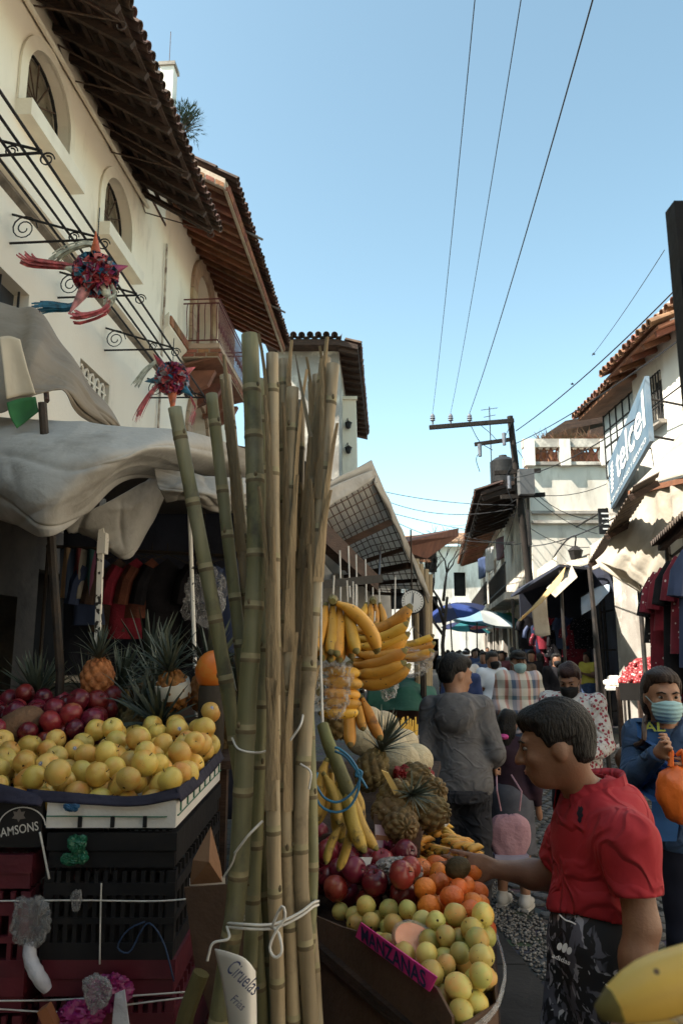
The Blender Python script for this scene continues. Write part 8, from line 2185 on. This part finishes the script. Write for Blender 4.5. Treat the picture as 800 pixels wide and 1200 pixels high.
		S5.f = np.maximum(S5.f + .013 * np.clip(1 + cc_ / .034, 0, 1), cc_).astype(np.float32)
		link('hair', S5.mesh('hair', hm, smooth_it=0), t, sc=s)
		if h < .0095:                                   # loose locks over the cap of hair
			rl = random.Random(3); lk = MB(); from mathutils.bvhtree import BVHTree
			me_ = t.children[-1].data; bv = BVHTree.FromPolygons([v.co for v in me_.vertices], [tuple(p.vertices) for p in me_.polygons])
			for k in range(900):
				d0 = Vector(HR @ np.array((rl.gauss(0, .75), rl.gauss(.15, .8), rl.uniform(-.35, 1)))).normalized()
				c0 = Vector(hp(0, .02, .02)); hit = bv.ray_cast(c0 + d0 * .3, -d0)
				if hit[0] is None or (hit[0] - c0).length < .07: continue
				p = hit[0]; nn = hit[1]; dn = Vector(HR @ np.array((rl.gauss(0, .25), -.55 if p.z > J['head'][2] + .05 else .25, -.75)))
				tg = (dn - nn * dn.dot(nn)); tg.normalize(); sdv = tg.cross(nn) * .003; vs = []
				L_ = rl.uniform(.025, .055)
				for i in range(4):
					f = i / 3; q = p + tg * L_ * f + nn * (.0015 + .007 * math.sin(f * 2.2)) ; w_ = 1 - f * .85; vs += [q - sdv * w_, q + sdv * w_]
				lk.add(vs, [(2 * i, 2 * i + 1, 2 * i + 3, 2 * i + 2) for i in range(3)])
			kind(link('hair_locks', lk.mesh('hair_locks', hm, fixn=False), t, sc=s), 'stuff')
	if cap is not None:
		S6 = Sdf(hp(0, 0, 0) - .25, hp(0, 0, 0) + .25, h * .6); S6.ell(hp(0, .018, .045), (.09, .108, .088), .02, HR); 
		X, Y, Z = S6.XYZ(); L_ = np.stack([X - J['head'][0], Y - J['head'][1], Z - J['head'][2]], -1) @ HR
		S6.f = np.maximum(S6.f, (.035 - L_[..., 2]).astype(np.float32))
		S6.ell(hp(0, -.115, .038), (.065, .062, .006), .006, HR)
		link('cap', S6.mesh('cap', cap), t, sc=s)
	if mask is not None:
		S7 = Sdf(hp(0, 0, 0) - .2, hp(0, 0, 0) + .2, h * .55)
		S7.ell(hp(0, -.032, -.045), (.070, .080, .088), .02, HR); S7.ell(hp(0, -.072, -.05), (.052, .064, .06), .03, HR)
		X, Y, Z = S7.XYZ(); L_ = np.stack([X - J['head'][0], Y - J['head'][1], Z - J['head'][2]], -1) @ HR
		lx, ly, lz = L_[..., 0], L_[..., 1], L_[..., 2]
		S7.f += (.0018 * np.sin(lz * 330)).astype(np.float32)
		S7.f = np.maximum(S7.f, np.maximum(np.maximum(lz + .022 - .012 * np.cos(lx * 30), -.118 - lz), ly + .045).astype(np.float32))
		link('face_mask', S7.mesh('face_mask', mask), t, sc=s)
		for sg_ in (-1, 1):
			a, b, c = hp(sg_ * .062, -.045, -.03), hp(sg_ * .078, -.01, -.005), hp(sg_ * .082, .025, .0)
			link('ear_loop', MB().tube([a, b, c], .0018, 4).mesh('ear_loop', mask), t, sc=s)
	if details and hair:
		for sg_ in (-1, 1):
			if tilt is not None:
				c = hp(sg_ * .032, -.0795, .002)
				m2 = MB().ell(c, (.0135, .0085, .0068), Matrix(HR.tolist()), 10, 8)
				link('eye', m2.mesh('eye', eye_w, smooth='all', fixn=False), t, sc=s)
				m2 = MB().ell(hp(sg_ * .032, -.0865, .002), (.0068, .004, .0066), Matrix(HR.tolist()), 8, 6)
				link('iris', m2.mesh('iris', eye_d, smooth='all', fixn=False), t, sc=s)
				m2 = MB().tube([hp(sg_ * .014, -.096, .019), hp(sg_ * .032, -.0935, .026), hp(sg_ * .052, -.078, .020)], [.0035, .0042, .0022], 5)
				link('eyebrow', m2.mesh('eyebrow', hm, smooth='all'), t, sc=s)
		if mask is None:
			m2 = MB().ell(hp(0, -.0965, -.0645), (.020, .006, .0035), Matrix(HR.tolist()), 10, 6); m2.ell(hp(0, -.0955, -.071), (.018, .006, .004), Matrix(HR.tolist()), 10, 6)
			link('lips', m2.mesh('lips', lip_m, smooth='all', fixn=False), t, sc=s)
	# shoes
	for x in 'LR':
		a = J['ank' + x]; az = a[2] - .085
		S8 = Sdf(a - .25, a + .2, h * .8)
		S8.cone((a[0], a[1] + .03, az + .05), (a[0], a[1] - .06, az + .045), .046, .042, .03); S8.cone((a[0], a[1] - .06, az + .04), (a[0], a[1] - .16, az + .028), .044, .034, .03); S8.cone(a + np.array((0, .01, -.02)), a + np.array((0, 0, .02)), .048, .046, .03)
		X, Y, Z = S8.XYZ(); S8.f = np.maximum(S8.f, np.maximum(az + .008 - Z, Z - az - .13).astype(np.float32))
		link('shoe', S8.mesh('shoe', shoes or shoe_m), t, sc=s)
		m2 = MB(); out = [(a[0] + dx, a[1] + dy) for dx, dy in ((-.042, .07), (.042, .07), (.05, -.06), (.046, -.14), (.02, -.195), (-.02, -.195), (-.046, -.14), (-.05, -.06))]
		m2.prism([(x_, y_, az) for x_, y_ in out], (0, 0, .024)); link('sole', m2.mesh('sole', sole_m), t, sc=s)
	return t, J, s
HANDS = {}
def at_local(t, p):  # world point of a local body point
	c, s_ = math.cos(t.rotation_euler.z), math.sin(t.rotation_euler.z)
	return Vector((t.location.x + c * p[0] - s_ * p[1], t.location.y + s_ * p[0] + c * p[1], t.location.z + p[2]))
def to_local(t, p, s):
	d = Vector(p) - Vector(t.location); a = -t.rotation_euler.z
	return Vector((d.x * math.cos(a) - d.y * math.sin(a), d.x * math.sin(a) + d.y * math.cos(a), d.z)) / s
def on_body(name, mb_world, m, t, smooth=False):
	a = -t.rotation_euler.z
	R_ = Matrix.Rotation(a, 3, 'Z')
	mb_world.v = [tuple(R_ @ (Vector(v) - Vector(t.location))) for v in mb_world.v]
	return link(name, mb_world.mesh(name, m, smooth=smooth, fixn=False), t)

# ---- man in the red polo shirt, reaching for the fruit. He faces left (-X) and slightly towards the camera.
polo = mat('red pique cotton', (.36, .012, .022), (.30, .010, .018), 9, .85, .3, 9, folds=.7, dirt=((.26, .008, .016), 3, .5, .8))
def camo(nt, bs, co):
	N = nt.nodes.new; L = nt.links.new
	def layer(sc, off, col, lo, hi, prev):
		ad = N('ShaderNodeVectorMath'); ad.operation = 'ADD'; ad.inputs[1].default_value = off; L(co, ad.inputs[0])
		nz = N('ShaderNodeTexNoise'); nz.inputs['Scale'].default_value = sc; nz.inputs['Detail'].default_value = 2.5; nz.inputs['Distortion'].default_value = 1.2; L(ad.outputs[0], nz.inputs['Vector'])
		mr = N('ShaderNodeMapRange'); mr.inputs[1].default_value = lo; mr.inputs[2].default_value = hi; L(nz.outputs['Fac'], mr.inputs[0])
		mx = N('ShaderNodeMix'); mx.data_type = 'RGBA'; L(mr.outputs[0], mx.inputs[0]); mx.inputs[7].default_value = (*col, 1)
		if prev is None: mx.inputs[6].default_value = (.012, .012, .016, 1)
		else: L(prev, mx.inputs[6])
		return mx.outputs[2]
	c = layer(13, (0, 0, 0), (.10, .10, .13), .50, .53, None); c = layer(17, (5, 3, 1), (.32, .32, .37), .60, .62, c); c = layer(15, (9, 1, 7), (.60, .60, .64), .65, .67, c); c = layer(19, (2, 8, 4), (.012, .012, .015), .58, .60, c)
	L(c, bs.inputs['Base Color'])
camo_m = node_mat('black white camouflage', camo, .85)
# local frame: he faces -Y local; face = -90deg turns -Y to -X
redman_label = 'man in red polo shirt and camouflage trousers reaching toward the fruit'
HANDS[(redman_label, 'R')] = (.35, 1.0, 1)
fa = R(-82)
rm_base = Vector((.78, 2.32, 0))
def wl2(p, base=rm_base, f=fa, s=1.0):
	d = Vector(p) - base; a = -f; return np.array((d.x * math.cos(a) - d.y * math.sin(a), d.x * math.sin(a) + d.y * math.cos(a), d.z)) / s
hd_ = wl2(P(648, 872, 2.30)); nkp = wl2(P(690, 918, 2.34))
JT = dict(head=hd_, neck=nkp + np.array((0, 0, -.06)), shL=wl2(P(735, 985, 2.12)) , elL=wl2(P(752, 1085, 2.08)), wrL=wl2(P(735, 1195, 2.05)), shR=wl2(P(668, 985, 2.50)), elR=wl2(P(648, 1028, 2.55)), wrR=wl2(P(578, 1018, 2.50)),
          chest=wl2(P(705, 985, 2.33)), waist=wl2(P(702, 1050, 2.33)), pel=wl2(P(702, 1098, 2.33)), hipL=wl2(P(712, 1110, 2.26)), hipR=wl2(P(690, 1110, 2.40)), kneeL=(.09, -.05, .48), kneeR=(-.09, -.12, .48), ankL=(.10, .05, .085), ankR=(-.10, -.10, .085))
rm, RJ, rs_ = person(redman_label, rm_base, fa, 1.65, .007, JT, skin_b, 'short', top=polo, bottom=camo_m, sleeves='short', head_dir=R(-26), tilt=R(10), bulk=1.0, hem=RJ_hem if False else float(JT['pel'][2]) + .075, wr=.006, topoff=.018, loose=.03)
# polo collar
nk = RJ['neck']
def collar_part(t, J, m, open_=.5, dz=.085, r=.082, wd=.06):
	mb = MB(); n = 26; vs = []
	for i in range(n + 1):
		a = -math.pi / 2 + open_ + (2 * math.pi - 2 * open_) * i / n
		c, s_ = math.cos(a), math.sin(a)
		f = (1 - s_) / 2
		p = Vector(J['neck']) + Vector((r * c, r * 1.05 * s_ + .005, dz - .035 * f))
		q = p + Vector((c * .026, s_ * .026, -wd * (1 + .25 * f)))
		k = p + Vector((c * .012, s_ * .012, .010))
		vs += [p + Vector((0, 0, -.03)), p, k, q]
	mb.add(vs, [(4 * i + j, 4 * i + 4 + j, 4 * i + 5 + j, 4 * i + 1 + j) for i in range(n) for j in range(3)])
	o = link('collar', mb.mesh('collar', m, smooth='all', fixn=False), t); md = o.modifiers.new('t', 'SOLIDIFY'); md.thickness = .003
	return o
collar_part(rm, RJ, polo)
# belt end, emblem on the chest, brand mark on the thigh
belt = MB()
pz = RJ['pel'][2] + .02
em = P(681, 957, 2.20)
def stick_on(mbw, t, name, m, dirv=(0, 1, 0), flat=True):
	"""press a flat mark onto the clothing along a direction, then keep it 1.5 mm proud"""
	dg = bpy.context.evaluated_depsgraph_get()
	tg = [c for c in t.children if c.name.split('.')[0] in ('shirt', 'trousers')]
	from mathutils.bvhtree import BVHTree
	out = []
	trees = []
	for o in tg:
		vs = [at_local(t, v.co * o.scale[0]) for v in o.data.vertices]; trees.append(BVHTree.FromPolygons(vs, [tuple(p.vertices) for p in o.data.polygons]))
	d = Vector(dirv).normalized()
	for v in mbw.v:
		best = None
		for tr_ in trees:
			h_ = tr_.ray_cast(Vector(v) - d * .6, d)
			if h_[0] is not None and (best is None or h_[3] < best[1]): best = (h_[0], h_[3])
		out.append(tuple(best[0] - d * .0025) if best else v)
	if flat:
		c = sum((Vector(v) for v in mbw.v), Vector()) / len(mbw.v); dd_ = min((Vector(o_) - Vector(v)).dot(d) for o_, v in zip(out, mbw.v))
		out = [tuple(Vector(v) + d * dd_) for v in mbw.v]
	mbw.v = out
	return on_body(name, mbw, m, t)
rider = [(-.004, -.020), (.002, -.018), (.004, -.006), (.009, .0), (.006, .008), (.010, .018), (.005, .026), (.0, .022), (-.003, .028), (-.006, .014), (-.010, .006), (-.006, -.004), (-.008, -.014)]
stick_on(MB().add([em + Vector((x, 0, z)) for x, z in rider], [tuple(range(len(rider)))]), rm, 'chest_emblem', mat('navy embroidery', (.012, .012, .02)))
am = P(656, 1122, 2.2)
M4 = frame(P(656, 1126, 2.2), (1, 0, -.42), (.42, 0, 1))
white_p = mat('white brand print', (.62, .62, .64), (.55, .55, .57), 9, .7)
stick_on(text_mb('adidas', .012, M4=M4, width=.052, bold=.012), rm, 'printed_lettering', white_p)
tre = MB()
for sx_, hh in ((-1, .020), (0, .026), (1, .020)):
	cx_, cz_ = sx_ * .010, .030
	pl = [(cx_ + sx_ * .004 + .007 * math.cos(a), cz_ + hh * .35 + hh * .5 * math.sin(a)) for a in np.linspace(0, 6.283, 13)[:-1]]
	tre.add([M4 @ Vector((x, y - .004, 0)) for x, y in pl], [tuple(range(12))])
stick_on(tre, rm, 'printed_trefoil', white_p)
# drawstring
stick_on(MB().tube(path([P(655, 1072, 2.15), P(662, 1078, 2.15), P(668, 1080, 2.15), P(674, 1083, 2.15)], 8), .002, 4), rm, 'drawstring', white_p)

# ---- man in grey hoodie seen from behind
hood_m = mat('grey fleece', (.125, .118, .12), (.10, .094, .096), 30, .95, .3, 8, folds=.45)
dk_tr = mat('charcoal trousers', (.030, .030, .036), (.022, .022, .026), 9, .9, .1, 80, folds=.8)
hb = Vector((G(553, 1076).x - .12, 4.75, 0))
hm_, HJ, hs_ = person('man in grey hooded sweatshirt and dark trousers seen from behind', hb, R(165), 1.66, .010,
       dict(shL=(.15, .01, 1.325), shR=(-.15, .01, 1.325), head=(.0, -.03, 1.53), elL=(.21, .06, 1.06), wrL=(.215, -.02, .82), elR=(-.22, .0, 1.08), wrR=(-.20, -.22, .98)), skin_a, 'short', top=hood_m, bottom=dk_tr, sleeves='long', hood=True, head_dir=R(-48), tilt=R(8), bulk=.98, hem=.84, wr=.007, topoff=.024, loose=.03)
wb = MB().lathe([(.175, .80), (.186, .81), (.188, .86), (.176, .875)], 28); wb.v = [(x * 1.02, y + .005, z) for x, y, z in wb.v]
link('waistband', wb.mesh('waistband', dk_tr, smooth=True), hm_)
# ---- girl with a pink bag, walking in front of the plaid man
pinkb = mat('pale pink bag cloth', (.44, .25, .28), (.36, .19, .22), 6, .85, 1.0, 14)
gb0 = Vector((G(596, 1052).x, 5.35, 0))
g_, GJ, gs_ = person('child in dark top holding a pink drawstring bag', gb0, R(150), 1.28, .011, dict(), skin_a, 'long', top=mat('dark plum knit', (.04, .02, .03), (.03, .016, .022), 9, .9), bottom=mat('grey school skirt', (.10, .10, .12), (.07, .07, .085), 9, .9), skirt=True, sleeves='long', hair_len=.10, fingers=False, hem=.9, shoes=mat('white trainer', (.50, .48, .45)))
bgp = thing('pink_bag', 'pale pink drawstring bag hanging on the back of the child', 'bag', P(597, 975, 5.1))
q = P(597, 972, 5.12)
MB().ell((q.x, q.y, q.z), (.135, .045, .19), nu=40, nv=24, fn=lambda p: (1 + .07 * noise.noise(p * 2) + (.03 * math.sin(math.atan2(p.y, p.x) * 11) * max(0, p.z + .3))) * (1 - .55 * max(0, p.z) ** 1.5) * (1 + .28 * max(0, abs(p.x) - .3) * max(0, -p.z))).build('bag_body', pinkb, bgp, smooth='all')
MB().box((q.x, q.y - .0, q.z - .165), (.22, .07, .03)).build('base_band', mat('lilac band', (.36, .33, .44)), bgp)
for sx_ in (-1, 1):
	MB().tube([(q.x + .06 * sx_, q.y - .03, q.z + .12), (q.x + .08 * sx_, q.y - .03, q.z + .24), (q.x + .05 * sx_, q.y + .12, q.z + .32)], .006, 5).build('strap', pinkb, bgp)
pn = thing('hair_band', 'bright pink hair tie of the child', 'hair tie', at_local(g_, (0, .1, 1.1)))
MB().ell(at_local(g_, (0.0, .125 * .78, (1.525 - .10) * .776)), (.035, .035, .02), nu=10, nv=6).build('band', mat('hot pink elastic', (.5, .05, .22)), pn, smooth=True)
# ---- plaid poncho man with mask
def plaid(nt, bs, co):
	N = nt.nodes.new; L = nt.links.new
	sp = N('ShaderNodeSeparateXYZ'); L(co, sp.inputs[0])
	def stripes(sock, mulv, els):
		mu = N('ShaderNodeMath'); mu.operation = 'MULTIPLY'; mu.inputs[1].default_value = mulv; L(sock, mu.inputs[0])
		fr3 = N('ShaderNodeMath'); fr3.operation = 'FRACT'; L(mu.outputs[0], fr3.inputs[0])
		rp = N('ShaderNodeValToRGB'); rp.color_ramp.interpolation = 'CONSTANT'
		rp.color_ramp.elements[0].color = (*els[0][1], 1); rp.color_ramp.elements[1].position = els[1][0]; rp.color_ramp.elements[1].color = (*els[1][1], 1)
		for p_, c_ in els[2:]:
			e_ = rp.color_ramp.elements.new(p_); e_.color = (*c_, 1)
		L(fr3.outputs[0], rp.inputs[0]); return rp.outputs[0]
	a = stripes(sp.outputs['X'], 4.4, [(0, (.50, .46, .40)), (.22, (.42, .10, .07)), (.36, (.50, .46, .40)), (.5, (.06, .08, .18)), (.68, (.30, .22, .28)), (.8, (.38, .14, .10)), (.9, (.5, .47, .42))])
	b = stripes(sp.outputs['Z'], 3.2, [(0, (.06, .10, .09)), (.28, (.55, .5, .45)), (.62, (.06, .14, .10)), (.75, (.5, .46, .4))])
	mx = N('ShaderNodeMix'); mx.data_type = 'RGBA'; mx.inputs[0].default_value = .42; L(a, mx.inputs[6]); L(b, mx.inputs[7]); L(mx.outputs[2], bs.inputs['Base Color'])
plaid_m = node_mat('plaid wool', plaid, .95)
jean = mat('blue denim', (.040, .070, .15), (.028, .05, .11), 14, .9, .15, 150, folds=.8)
maskb = mat('surgical mask blue', (.30, .46, .48), (.25, .40, .42), 9, .9); maskk = mat('black cloth mask', (.012, .012, .013))
capk = mat('dark felt cap', (.018, .017, .018))
pb0 = Vector((G(612, 945).x - .02, 8.4, 0))
person('man in plaid woollen pullover and dark cap wearing a pale mask', pb0, R(4), 1.68, .012, dict(elL=(.24, .0, 1.08), wrL=(.20, -.14, .95), elR=(-.24, .0, 1.08), wrR=(-.18, -.15, .95)), skin_b, 'short', top=plaid_m, bottom=jean, sleeves='long', mask=maskb, cap=capk, bulk=1.05, hem=.80, fingers=False, topoff=.03, wr=.009)
# ---- woman with black mask in flowered blouse
flor_m = mat('white blouse with red flowers', (.58, .55, .52), (.50, .47, .45), 6, .85, spots=((.28, .02, .04), 30, .40), dirt=((.22, .03, .05), 26, .56, .60), folds=.8)
wb0 = Vector((P(668, 800, 5.6).x, 5.6, 0))
person('woman in white blouse with red flowers and a black mask looking down', wb0, R(-28), 1.60, .010, dict(elL=(.23, -.02, 1.06), wrL=(.14, -.20, 1.0), elR=(-.23, -.02, 1.06), wrR=(-.14, -.20, 1.0), head=(0, -.04, 1.52)), skin_b, 'short', hair_mat=mat('brown tinted hair', (.035, .014, .011), (.022, .010, .009), 50, .45, .5, 160), top=flor_m, bottom=dk_tr, sleeves='long', mask=maskk, tilt=R(22), hem=.76, bulk=.98, fingers=False, topoff=.026, wr=.009)
# ---- woman in denim jacket with orange bag
den_j = mat('denim jacket', (.035, .075, .16), (.025, .055, .12), 16, .9, .2, 160, dirt=((.06, .12, .22), 4, .5, .8), folds=.9)
tee_b = mat('royal blue cotton', (.012, .075, .24), (.010, .06, .19), 9, .9)
wd_label = 'woman in denim jacket and blue mask holding an orange bag'
wdb = Vector((1.60, 3.55, 0))
HANDS[(wd_label, 'R')] = (.9, .5, 1)
def wl3(p): 
	d = Vector(p) - wdb; return np.array((d.x, d.y, d.z)) / (1.60 / 1.65)
JT3 = dict(head=wl3(P(776, 815, 3.48)), neck=wl3(P(778, 858, 3.55)), shR=wl3(P(747, 862, 3.56)), shL=wl3(P(832, 862, 3.56)), elR=wl3(P(740, 912, 3.50)), wrR=wl3(P(772, 882, 3.27)), elL=wl3(P(845, 915, 3.5)), wrL=wl3(P(815, 900, 3.27)))
wd_, WJ, ws_ = person(wd_label, wdb, 0, 1.60, .0075, JT3, skin_a, 'long', hair_mat=mat('dark brown hair', (.022, .013, .010), (.035, .02, .015), 60, .42, .5, 180), top=den_j, bottom=mat('navy trousers', (.018, .020, .035), (.014, .015, .026), 9, .9), sleeves='long', mask=maskb, head_dir=R(-6), tilt=R(4), hem=.86, bulk=.98, hair_len=.02)
# open jacket front shows the tee with lettering
tf = MB(); 
tq = [P(768, 848, 3.3), P(800, 848, 3.3), P(812, 905, 3.3), P(806, 985, 3.3), P(768, 985, 3.3), P(764, 905, 3.3)]
ctr = sum(tq, Vector()) / 6
g_mb = MB(); 
def inside_quad(u, v): 
	l = P(768 - 5 * math.sin(v * 2), 846 + 140 * v, 3.3); r_ = P(800 + 10 * math.sin(v * 3), 846 + 140 * v, 3.3); return l.lerp(r_, u)
g_mb.grid(inside_quad, 12, 24)
stick_on(g_mb, wd_, 'tee_shirt', tee_b, flat=False)
yl = mat('lime print', (.42, .55, .12), (.36, .48, .10), 12, .8)
o = stick_on(text_mb('AL', .040, M4=frame(P(786, 862, 3.3), (1, 0, 0), (0, 0, 1)), width=.10, bold=.02), wd_, 'printed_lettering', yl)
o.location = o.location + Vector((0, -.003, 0))
hb_ = thing('shoulder_bag', 'brown leather shoulder bag of the woman in denim', 'bag', P(748, 895, 3.62))
brn = mat('brown leather', (.085, .045, .026), (.06, .032, .02), 9, .5, .2, 60)
q = P(744, 888, 3.66); MB().ell(q, (.10, .05, .085), nu=18, nv=12, fn=lambda p: 1 - .2 * max(0, p.z)).build('bag_body', brn, hb_, smooth='all')
MB().tube(path([q + Vector((-.06, -.03, .06)), P(752, 870, 3.42), P(754, 850, 3.43), P(756, 840, 3.50), P(758, 845, 3.66), q + Vector((.05, .03, .06))], 16), .011, 6).build('strap', brn, hb_, smooth=True)
ob = thing('orange_bag', 'orange plastic carrier bag held by the woman in denim', 'bag', P(790, 915, 3.2))
orp = mat('orange plastic film', (.68, .15, .02), (.58, .11, .015), 5, .4, .4, 18)
q = P(796, 925, 3.18)
MB().ell(q, (.095, .065, .135), nu=26, nv=18, fn=lambda p: (1 + .14 * noise.noise(p * 2.4) + .06 * noise.noise(p * 6)) * (1 - .35 * max(0, p.z) ** 1.5)).build('bag_body', orp, ob, smooth='all')
for dx in (-.03, .03):
	MB().tube(path([q + Vector((dx, 0, .09)), q + Vector((dx * .8, 0, .15)), P(790, 885, 3.2) + Vector((dx * .3, 0, 0))], 8), [.012, .012, .011, .010, .010, .009, .009, .009, .008], 6).build('handle', orp, ob, smooth=True)

# ---- people further up the street
yb = Vector((P(689, 800, 17.5).x, 17.5, 0))
person('person in yellow top and jeans with hair tied up by the dark stall', yb, R(-60), 1.62, .018, dict(elL=(.22, -.05, 1.1), wrL=(.12, -.25, 1.15), elR=(-.22, -.05, 1.1), wrR=(-.12, -.25, 1.15)), skin_b, 'long', top=mat('yellow cotton', (.48, .40, .06), (.42, .34, .05), 6, .9), bottom=jean, sleeves='short', fingers=False, details=False, hem=.92)
person('person in white cap, white shirt and black mask walking down the street', Vector((P(545, 780, 13.5).x, 13.5, 0)), R(8), 1.66, .016, dict(), skin_b, 'short', top=mat('white cotton', (.66, .64, .62), (.58, .56, .55), 6, .9), bottom=dk_tr, sleeves='short', cap=mat('white cap', (.62, .60, .58)), mask=maskk, fingers=False, details=False)
person('person in pale blue white shirt and black mask walking toward the stand', Vector((P(577, 800, 10.8).x, 10.8, 0)), R(20), 1.66, .014, dict(), skin_b, 'short', hair_mat=hair_g, top=mat('pale sky shirt', (.52, .56, .62), (.46, .50, .56), 6, .9), bottom=dk_tr, sleeves='short', mask=maskk, fingers=False, details=False, bulk=1.1, hem=.82)
person('person in blue jacket behind the grey hooded man', Vector((P(540, 800, 9.5).x, 9.5, 0)), R(175), 1.62, .016, dict(), skin_b, 'short', top=mat('blue jacket', (.03, .05, .14), (.02, .035, .10), 6, .9), bottom=dk_tr, fingers=False, details=False)
person('person in black with black mask standing at the dark stall', Vector((P(652, 790, 13.5).x, 13.5, 0)), R(0), 1.62, .016, dict(), skin_b, 'long', top=plain_k, bottom=dk_tr, mask=maskk, fingers=False, details=False)
# distant crowd: three dressed figures copied with other clothes
protos = []
cl = [('black', plain_k), ('maroon', cloth_m('maroon cotton', (.09, .015, .02))), ('grey', cloth_m('grey cotton', (.10, .10, .105))), ('navy', plain_b), ('brown', cloth_m('brown cotton', (.07, .045, .03))), ('white', MATS['white cotton'])]
spots_ = [(520, 24), (536, 20), (548, 28), (556, 21), (566, 26), (575, 18), (585, 23), (592, 29), (601, 19), (608, 25), (616, 21), (530, 31), (562, 34), (580, 36), (597, 33), (571, 42), (588, 44), (553, 40), (622, 16.5), (632, 18), (528, 17), (566, 15.5), (612, 14.5), (602, 38), (544, 45)] + [(518 + 104 * random.random(), 17 + 25 * random.random()) for _ in range(22)]
first = {}
for k, (u, y) in enumerate(spots_):
	ci = k % 6; nm, m_ = cl[ci]
	loc_ = Vector((P(u, 770, y).x, y, 0)); fc = R(random.choice((0, 10, -15, 180, 170, 195)) + random.uniform(-15, 15))
	lb = 'distant shopper in %s top among the crowd under the umbrellas' % nm
	if ci not in first:
		t_, _, _ = person(lb, loc_, fc, 1.60 + .03 * (ci % 4), .020, dict(wrL=(.2, -.1 - .03 * ci, .9)), skin_b, 'long' if ci % 2 else 'short', top=m_, bottom=(dk_tr, jean)[ci % 2], sleeves=('long', 'short')[ci % 2], fingers=False, details=False, group='distant crowd up the street')
		first[ci] = t_
	else:
		c = copy_tree(first[ci]); c.location = loc_; c.rotation_euler = (0, 0, fc); c['label'] = lb
		f_ = random.uniform(.95, 1.05); c.scale = (f_, f_, f_)
